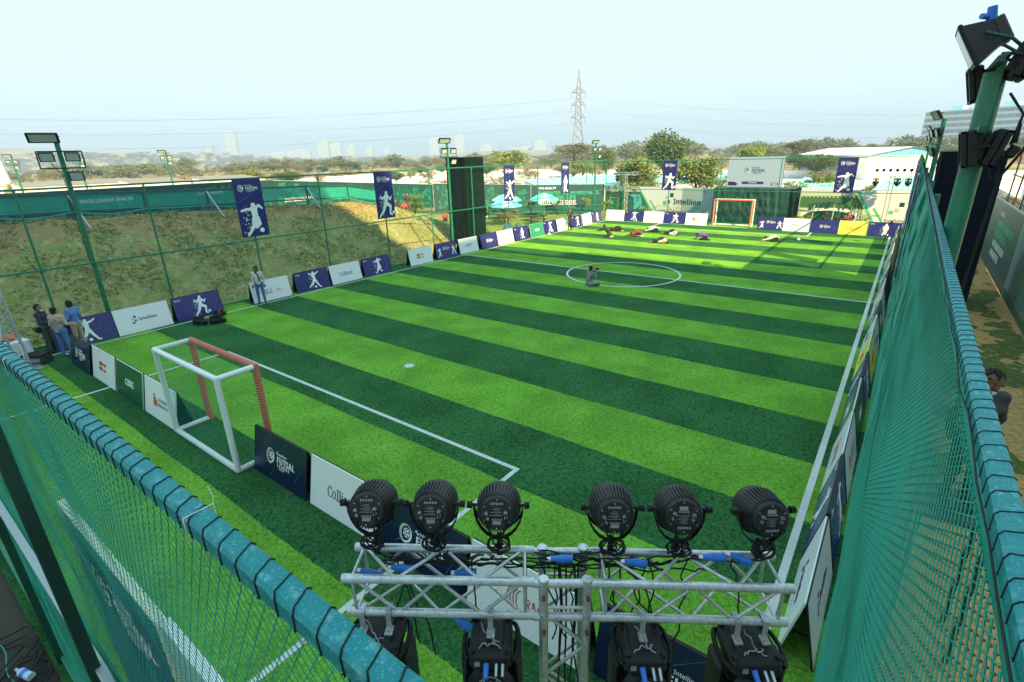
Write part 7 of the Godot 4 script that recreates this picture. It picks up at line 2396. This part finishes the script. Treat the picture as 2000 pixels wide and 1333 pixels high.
	# wooded mass up to the horizon
	for kd in ["scrub", "round", "dry"]:
		var mm := MultiMesh.new()
		mm.transform_format = MultiMesh.TRANSFORM_3D
		mm.mesh = protos[kd if kd != "round" else "mass"][0]
		var n: int = {"scrub": 1100, "round": 700, "dry": 380}[kd]
		mm.instance_count = n
		rng.seed = hash(kd) % 1000
		for i in n:
			var a := rng.randf_range(-1.5, 0.25)
			var d := 260.0 * pow(5.2, rng.randf())
			if kd == "dry": d = 170.0 * pow(3.0, rng.randf())
			var h := rng.randf_range(3.6, 6.6) * (1.0 + d / 1400.0)
			if kd == "round" and a > -0.55: h *= 1.5
			if kd == "dry": h = rng.randf_range(2.0, 4.0)
			if kd != "dry" and sin(a * 23.0) + sin(a * 57.0 + 1.0) < -0.5: h *= 0.6
			if kd != "dry" and rng.randf() < 0.06: h *= 1.3
			var w := h * rng.randf_range(0.8, 2.0)
			var y := -0.3
			if kd == "scrub" and i % 3 == 0:
				a = rng.randf_range(-1.5, -0.85)
				var q := rng.randf_range(0.1, 1.0)
				d = 1500.0 + 120.0 * q
				y = maxf(0.0, ridge_h(a, 0) * q - 2.0)
				h = rng.randf_range(7.0, 13.0)
				w = h * rng.randf_range(1.5, 3.0)
			mm.set_instance_transform(i, Transform3D(Basis(Vector3.UP, rng.randf() * TAU) * Basis.from_scale(Vector3(w, h, w)), Vector3(11.5 + sin(a) * d, y, 25.0 - cos(a) * d)))
		var o := MultiMeshInstance3D.new()
		o.multimesh = mm
		o.material_override = M.leaf
		put(o, "far_woodland")
		tag(o, {"scrub": "hazy grey green scrub wood spreading to the horizon", "round": "hazy darker tree belt along the horizon", "dry": "low dry brush covering the far open ground"}[kd], "woodland", "", "stuff")

# ---------------------------------------------------------------- beyond the site
func slab_shed(called: String, label: String, pts: Array, y0: float, y1: float, m: Material, group := "") -> void:
	# pts: four ground corners, the first two at the front eave
	var c := Vector3.ZERO
	for p in pts: c += Vector3(p[0], 0, p[1]) * 0.25
	var t := thing(called, label, "shed", c, 0.0, group)
	var P := []
	for i in 4: P.append(Vector3(pts[i][0], y0 if i < 2 else y1, pts[i][1]) - c)
	# corrugated roof sheets side by side
	var n := 12
	for i in n:
		var mb := MB.new()
		var a0: Vector3 = P[0].lerp(P[1], float(i) / n)
		var a1: Vector3 = P[0].lerp(P[1], float(i + 1) / n - 0.004)
		var b0: Vector3 = P[3].lerp(P[2], float(i) / n)
		var b1: Vector3 = P[3].lerp(P[2], float(i + 1) / n - 0.004)
		var am := (a0 + a1) * 0.5 + Vector3.UP * 0.05
		var bm := (b0 + b1) * 0.5 + Vector3.UP * 0.05
		mb.quad(a0, am, bm, b0)
		mb.quad(am, a1, b1, bm)
		mb.quad(a0 - Vector3.UP * 0.06, a1 - Vector3.UP * 0.06, a1, a0)
		part(mb, "roof_sheet", m, t)
	for i in 4:
		var a: Vector3 = P[i]
		var b: Vector3 = P[(i + 1) % 4]
		a = a.lerp(Vector3(0, a.y, 0), 0.03)
		b = b.lerp(Vector3(0, b.y, 0), 0.03)
		var mb := MB.new()
		mb.quad(Vector3(a.x, 0, a.z), Vector3(b.x, 0, b.z), b - Vector3.UP * 0.08, a - Vector3.UP * 0.08)
		part(mb, "wall", M.white_wall, t)

func block(label: String, p: Vector3, s: Vector3, turn: float, m: Material, floors: int, bays: int, group: String, called := "tower_block") -> void:
	var t := thing(called, label, "building", p, turn, group)
	var mb := MB.new()
	mb.box(Vector3(0, s.y * 0.5, 0), s)
	mb.box(Vector3(s.x * 0.1, s.y + 2.0, 0), Vector3(s.x * 0.4, 4.0, s.z * 0.5))
	part(mb, "wall", m, t)
	for i in floors:
		var w := MB.new()
		for j in bays: w.box(Vector3(-s.x * 0.5 + s.x * (j + 0.5) / bays, s.y * (i + 0.5) / floors, s.z * 0.5 + 0.06), Vector3(s.x / bays * 0.55, s.y / floors * 0.5, 0.2))
		part(w, "window_row", M.tower_glass, t).set_meta("kind", "stuff")

var ridge_noise: FastNoiseLite
func ridge_h(a: float, k: int) -> float:
	if ridge_noise == null: ridge_noise = noise(0.004, 4, 88)
	var left := clampf((-0.98 - a) / 0.45, 0.0, 1.0)
	return 6.0 + left * 42.0 + ridge_noise.get_noise_1d(a * 900.0 + k * 300) * (10.0 + 14.0 * left) + 12.0 * k

func background() -> void:
	# low white boundary wall in stretches, and the pale concrete yard before it
	var W := [[-124.0, -42.9], [-140.9, -134.3], [-63.6, -122.2], [-11.1, -104.7], [30.0, -98.0]]
	var lb := ["running far behind the leaf hoardings", "with a pipe railing behind the black tower", "behind the round tree", "behind the screen and turquoise roofs"]
	for i in 4:
		var a := Vector3(W[i][0], 0, W[i][1])
		var b := Vector3(W[i + 1][0], 0, W[i + 1][1])
		var t := thing("boundary_wall", "long low white boundary wall %s" % lb[i], "wall", (a + b) * 0.5, -atan2(b.z - a.z, b.x - a.x), "white boundary walls")
		var L := (b - a).length()
		var mb := MB.new()
		mb.box(Vector3(0, 0.75, 0), Vector3(L, 1.5, 0.25))
		part(mb, "wall", M.white_wall, t)
		mb = MB.new()
		mb.box(Vector3(0, 1.54, 0), Vector3(L, 0.08, 0.35))
		part(mb, "coping", M.concrete, t)
		for k in int(L / 3.0):
			var q := MB.new()
			q.tube(Vector3(-L * 0.5 + 1.5 + k * 3.0, 1.5, 0), Vector3(-L * 0.5 + 1.5 + k * 3.0, 2.9, 0), 0.03, -1, 5, false)
			part(q, "rail_post", M.galvanised, t)
		q_rail(t, L)
	var yd := MB.new()
	var poly := [Vector3(-122, -0.035, -42), Vector3(-139, -0.035, -133), Vector3(-63.6, -0.035, -121.5), Vector3(-11.1, -0.035, -104), Vector3(30, -0.035, -97.5), Vector3(30, -0.035, -45), Vector3(-20, -0.035, -45), Vector3(-60, -0.035, -60), Vector3(-90, -0.035, -42)]
	for i in range(1, poly.size() - 1): yd.tri(poly[0], poly[i + 1], poly[i])
	struct(yd, "concrete_yard", M.white_wall)
	slab_shed("roofed_shed", "wide shed with flat pale turquoise roof behind the lettered hoarding", [[-25.2, -29.5], [-14.5, -33.5], [-27.5, -58.0], [-33.0, -37.0]], 2.45, 2.75, M.turquoise, "turquoise roofed sheds")
	slab_shed("roofed_shed", "shed with pale roof half hidden by the yellow green trees", [[-16.5, -44.0], [-4.5, -50.0], [-9.0, -66.0], [-25.0, -59.0]], 2.1, 2.5, M.turquoise, "turquoise roofed sheds")
	slab_shed("roofed_shed", "shed with pale turquoise roof behind the garden print", [[2.0, -34.5], [7.0, -31.0], [5.6, -50.0], [0.4, -52.0]], 2.15, 2.5, M.turquoise, "turquoise roofed sheds")
	slab_shed("roofed_shed", "lean-to with bright turquoise roof behind the round lamps of the truss", [[8.8, -27.4], [13.8, -28.2], [13.6, -45.0], [9.6, -42.0]], 2.4, 3.05, M.turquoise, "turquoise roofed sheds")
	# warehouses with blue gables
	for i in 2:
		var p: Vector3 = [Vector3(10.5, 0, -100.5), Vector3(2.5, 0, -125.0)][i]
		var t := thing("warehouse", ["white warehouse with corrugated blue gable beyond the walkway", "second white warehouse with shallow roof further back"][i], "warehouse", p, 0.62, "white warehouses")
		var w := 15.0
		var mb := MB.new()
		mb.box(Vector3(0, 2.2, -8), Vector3(w, 4.4, 16))
		part(mb, "wall", M.white_wall, t)
		mb = MB.new()
		mb.extrude(PackedVector2Array([Vector2(-w * 0.5, 4.3), Vector2(w * 0.5, 4.3), Vector2(0, 5.5)]), Transform3D(Basis.IDENTITY, Vector3(0, 0, -0.1)), 0.25)
		var gb := part(mb, "gable", M.roof_blue, t)
		for k in 30:
			var x := -w * 0.47 + k * w * 0.94 / 29
			var rb := MB.new()
			rb.box(Vector3(x, 4.3 + 0.5 * (1.0 - absf(x) / (w * 0.5)), 0.18), Vector3(0.12, 1.0 * (1.0 - absf(x) / (w * 0.5)), 0.06))
			part(rb, "rib", M.turquoise, gb)
		for s in [-1, 1]:
			mb = MB.new()
			mb.quad(Vector3(s * (w * 0.5 + 0.4), 4.3, 0.5), Vector3(s * (w * 0.5 + 0.4), 4.3, -16.4), Vector3(0, 5.62, -16.4), Vector3(0, 5.62, 0.5))
			mb.quad(Vector3(s * (w * 0.5 + 0.4), 4.42, 0.5), Vector3(s * (w * 0.5 + 0.4), 4.42, -16.4), Vector3(0, 5.74, -16.4), Vector3(0, 5.74, 0.5))
			part(mb, "roof_slope", M.white_wall, t)
		mb = MB.new()
		for e in [[-1.2, 2.4, 1.6, 0.06], [-1.2, 3.8, 1.6, 0.06], [-2.0, 3.1, 0.06, 1.4], [-0.4, 3.1, 0.06, 1.4]]: mb.box(Vector3(e[0], e[1], 0.04), Vector3(e[2], e[3], 0.06))
		part(mb, "window_frame", M.concrete, t)
	var cc := [[Vector3(1.2, 4.0, -113.0), M.container_orange, "orange shipping container stacked high beyond the far banner"], [Vector3(5.0, 3.6, -114.5), M.container_brown, "rust brown shipping container beside the orange one"], [Vector3(1.6, 1.35, -112.5), M.roof_blue, "blue shipping container at the bottom of the stack"], [Vector3(-3.8, 1.3, -110.0), M.turquoise, "pale blue container standing apart in the scrub"]]
	for e in cc:
		var t := thing("shipping_container", e[2], "container", Vector3(e[0].x, 0, e[0].z), 0.6, "shipping containers")
		var mb := MB.new()
		mb.cbox(Vector3(0, e[0].y, 0), Vector3(4.4, 2.5, 2.4), 0.06)
		part(mb, "body", e[1], t)
		for k in 14:
			var r := MB.new()
			r.box(Vector3(-2.0 + k * 0.31, e[0].y, 1.22), Vector3(0.14, 2.2, 0.05))
			part(r, "rib", e[1], t)
		if e[0].y > 2.6:
			var lg := MB.new()
			for q in [[-2, -1], [2, -1], [-2, 1], [2, 1]]: lg.box(Vector3(q[0], (e[0].y - 1.25) * 0.5, q[1]), Vector3(0.2, e[0].y - 1.25, 0.2))
			part(lg, "support", M.concrete, t)
	# poles of the upper court beyond the hoarding
	for e in [[-70.3, 9.8, "by the white tank"], [-64.3, 5.3, "behind the huts"], [-56.4, -0.7, "near the first banner"]]:
		var t := flood_pole(Vector3(e[0], 0, e[1]), 0.9, "thin green floodlight pole beyond the leaf hoarding, %s" % e[2], 7.4)
	# low roofs and a white tank beyond the embankment
	var rf := [[-108.6, -1.2, 9.0], [-109.6, -9.1, 11.0], [-97.6, -13.5, 9.0], [-118, 8.0, 8.0], [-92, -24.0, 10.0]]
	for i in rf.size():
		var e: Array = rf[i]
		slab_shed("site_hut", "grey roofed site hut beyond the leaf hoarding, %s from the white tank" % ORD[[1, 2, 3, 0, 4][i]], [[e[0] + 4, e[1] + e[2] * 0.5], [e[0] + 4, e[1] - e[2] * 0.5], [e[0] - 4, e[1] - e[2] * 0.5], [e[0] - 4, e[1] + e[2] * 0.5]], 3.3, 3.9, M.hut_roof, "site huts beyond the embankment")
	var tk := thing("water_tank", "white tapering tank at the edge of the scrubland", "tank", Vector3(-203, 0, -10))
	var tb := MB.new()
	tb.lathe([Vector2(3.4, 0), Vector2(2.6, 8.0), Vector2(2.2, 8.6), Vector2(0, 8.8)], 20)
	part(tb, "shell", M.white_wall, tk)
	tb = MB.new()
	tb.tube(Vector3(3.3, 0, 0.4), Vector3(2.5, 8.5, 0.3), 0.08, -1, 6)
	part(tb, "ladder", M.galvanised, tk)
	# scaffolded building past the walkway hoarding
	var sb := thing("scaffold_building", "unfinished pale building wrapped in rusty scaffold past the walkway hoarding", "building", Vector3(24.0, 0, -22.0), 0.0)
	var m := MB.new()
	m.box(Vector3(0, 2.6, 0), Vector3(10, 5.2, 26))
	part(m, "wall", M.white_wall, sb)
	for k in 8:
		m = MB.new()
		m.tube(Vector3(-6.0, 0, -11 + k * 3.2), Vector3(-5.9 + 0.2 * sin(k), 5.6, -11 + k * 3.2), 0.06, -1, 6)
		part(m, "scaffold_pole", M.rust, sb)
	for y in [1.9, 3.6, 5.3]:
		m = MB.new()
		m.tube(Vector3(-5.95, y, -12), Vector3(-5.95, y, 12.5), 0.05, -1, 6)
		part(m, "scaffold_ledger", M.rust, sb)
	for k in 4:
		m = MB.new()
		m.box(Vector3(-5.02, 3.2, -9 + k * 5.5), Vector3(0.08, 1.6, 1.6))
		part(m, "window", M.tower_glass, sb)
		m = MB.new()
		m.box(Vector3(-5.03, 1.0, -6.5 + k * 5.5), Vector3(0.08, 2.0, 1.0))
		part(m, "door", M.brick, sb)
	m = MB.new()
	m.box(Vector3(0, 5.35, 0), Vector3(10.8, 0.25, 26.8))
	part(m, "roof_slab", M.turquoise, sb)
	# large office building in the haze
	var ob := thing("office_building", "long hazy glass office building with white floor bands on the horizon", "building", Vector3(66, 0, -430), -0.42)
	m = MB.new()
	m.box(Vector3(0, 13.5, -12), Vector3(120, 27, 24))
	part(m, "wall", M.office_white, ob)
	for i in 7:
		for j in 30:
			m = MB.new()
			m.box(Vector3(-58 + j * 4.0, 2.6 + i * 3.75, 0.05), Vector3(3.7, 2.1, 0.3))
			part(m, "window", M.tower_glass, ob)
	for i in 3:
		m = MB.new()
		m.box(Vector3(-45 + i * 14, 28.3, -10), Vector3(6, 2.6, 8))
		part(m, "roof_plant", M.turquoise, ob)
	# distant towers in the haze
	var T := [[-1856, -824, 22, 62, "slim pale tower beside the tallest one"], [-1797, -870, 34, 105, "tallest slim pale tower on the horizon"], [-1690, -955, 90, 32, "broad pale housing block"], [-1630, -1000, 80, 38, "second broad pale housing block"], [-1560, -1050, 36, 64, "first of the twin pale towers"], [-1527, -1075, 34, 60, "second of the twin pale towers"], [-1490, -1105, 28, 50, "lower pale tower beside the twins"], [-1440, -1141, 18, 42, "thin pale tower standing alone"], [-1395, -1175, 16, 38, "short thin pale tower"], [-1270, -1270, 30, 66, "pale tower behind the black tower's lamps"], [-1204, -1320, 32, 74, "taller pale tower behind the black tower's lamps"], [-1136, -1372, 40, 40, "low pale block right of the lamps"], [-1000, -1400, 90, 28, "wide low pale block near the pylon"], [-940, -1396, 40, 46, "stepped pale block near the pylon"]]
	for e in T: block("%s, far off in haze" % e[4], Vector3(e[0], 0, e[1]) * 1.35, Vector3(e[2], e[3], 26) * 1.3, 0.75, M.tower_pale, maxi(6, int(e[3] / 5.0)), maxi(3, int(e[2] / 7.0)), "towers on the horizon")
	# ridges behind the scrub
	for k in 2:
		var rm := MB.new()
		var n := 90
		for i in n:
			var pr := []
			for j in 2:
				var a := lerpf(-1.62, 0.35, float(i + j) / n)
				var d := 1500.0 + 500.0 * k
				var h := ridge_h(a, k)
				pr.append([Vector3(11.5 + sin(a) * d, -2, 25 - cos(a) * d), Vector3(11.5 + sin(a) * (d + 120), maxf(2.0, h), 25 - cos(a) * (d + 120)), Vector3(11.5 + sin(a) * (d + 500), -4, 25 - cos(a) * (d + 500))])
			rm.quad(pr[0][0], pr[1][0], pr[1][1], pr[0][1])
			rm.quad(pr[0][1], pr[1][1], pr[1][2], pr[0][2])
		struct(rm, "hills", M.scrub_ground)
	pylon_line()

func q_rail(t: Node, L: float) -> void:
	for y in [2.2, 2.88]:
		var mb := MB.new()
		mb.tube(Vector3(-L * 0.5, y, 0), Vector3(L * 0.5, y, 0), 0.03, -1, 5, false)
		part(mb, "rail", M.galvanised, t)

func pylon_line() -> void:
	var base := Vector3(-147.5, 0, -252.3)
	var t := thing("power_pylon", "tall grey lattice power pylon with three pairs of arms behind the acacia", "pylon", base, 0.55)
	var H := 50.0
	var wd := func(y: float) -> float:
		if y < 22.0: return lerpf(4.6, 1.75, y / 22.0)
		return lerpf(1.75, 1.0, (y - 22.0) / 20.0) if y < 42.0 else lerpf(1.0, 0.05, (y - 42.0) / 8.0)
	var ys := [0.0, 6.0, 12.0, 17.0, 22.0, 25.5, 29.0, 32.5, 36.0, 39.0, 42.0, 46.0, 50.0]
	for c in [[-1, -1], [1, -1], [1, 1], [-1, 1]]:
		var mb := MB.new()
		for i in ys.size() - 1: mb.tube(Vector3(c[0] * wd.call(ys[i]), ys[i], c[1] * wd.call(ys[i])), Vector3(c[0] * wd.call(ys[i + 1]), ys[i + 1], c[1] * wd.call(ys[i + 1])), 0.24, -1, 5, false)
		part(mb, "leg", M.pylon, t)
	for f in 4:
		var mb := MB.new()
		var k := [[-1, -1], [1, -1], [1, 1], [-1, 1]]
		var a: Array = k[f]
		var b: Array = k[(f + 1) % 4]
		for i in ys.size() - 2:
			var w0: float = wd.call(ys[i])
			var w1: float = wd.call(ys[i + 1])
			mb.tube(Vector3(a[0] * w0, ys[i], a[1] * w0), Vector3(b[0] * w1, ys[i + 1], b[1] * w1), 0.13, -1, 4, false)
			mb.tube(Vector3(b[0] * w0, ys[i], b[1] * w0), Vector3(a[0] * w1, ys[i + 1], a[1] * w1), 0.13, -1, 4, false)
		part(mb, "lattice", M.pylon, t)
	var tips := []
	for y in [25.5, 32.0, 38.5]:
		for s in [-1, 1]:
			var mb := MB.new()
			var w: float = wd.call(y)
			var tip := Vector3(s * 3.9, y, 0)
			for q in [-1, 1]:
				mb.tube(Vector3(s * w, y, q * w), tip, 0.18, -1, 4, false)
				mb.tube(Vector3(s * w, y + 2.0, q * w), tip, 0.14, -1, 4, false)
			part(mb, "arm", M.pylon, t)
			mb = MB.new()
			mb.tube(tip, tip - Vector3(0, 2.9, 0), 0.26, -1, 6)
			part(mb, "insulator", M.ink_grey, t)
			tips.append(t.transform * (tip - Vector3(0, 2.9, 0)))
	var ends := [Vector3(-430, 31, 60), Vector3(250, 37, -640)]
	var nm := ["towards the embankment side", "towards the office building side"]
	var lv := ["lower", "middle", "upper"]
	for i in tips.size():
		for e in 2:
			var a: Vector3 = tips[i]
			var off: Vector3 = a - base
			var b: Vector3 = ends[e] + Vector3(off.x, off.y - 32.0 + 2.0, off.z)
			var mb := MB.new()
			var ps := []
			for k in 25:
				var q := k / 24.0
				ps.append(a.lerp(b, q) - Vector3.UP * (9.0 if e == 0 else 16.0) * 4.0 * q * (1 - q))
			mb.path(ps, 0.045, 4)
			var w := part(mb, "power_line", M.pylon)
			tag(w, "thin %s power line of the %s arm leaving the pylon %s" % [lv[i / 2], "outer" if i % 2 == 0 else "inner", nm[e]], "power line", "power lines")
# ---------------------------------------------------------------- build
func _ready() -> void:
	light_and_camera()
	materials()
	setting()
	fences()
	background()
	vegetation()
	boards()
	goal(Vector3(-0.2, 0, 20.5), 0.0, "goal with red front posts and white net frame, nearest the lighting truss")
	goal(Vector3(0.0, 0, -20.9), PI, "goal with red front posts in front of the dark stage under the screen")
	site_things()
	flood_poles()
	lighting_truss()
	side_truss()
	people()
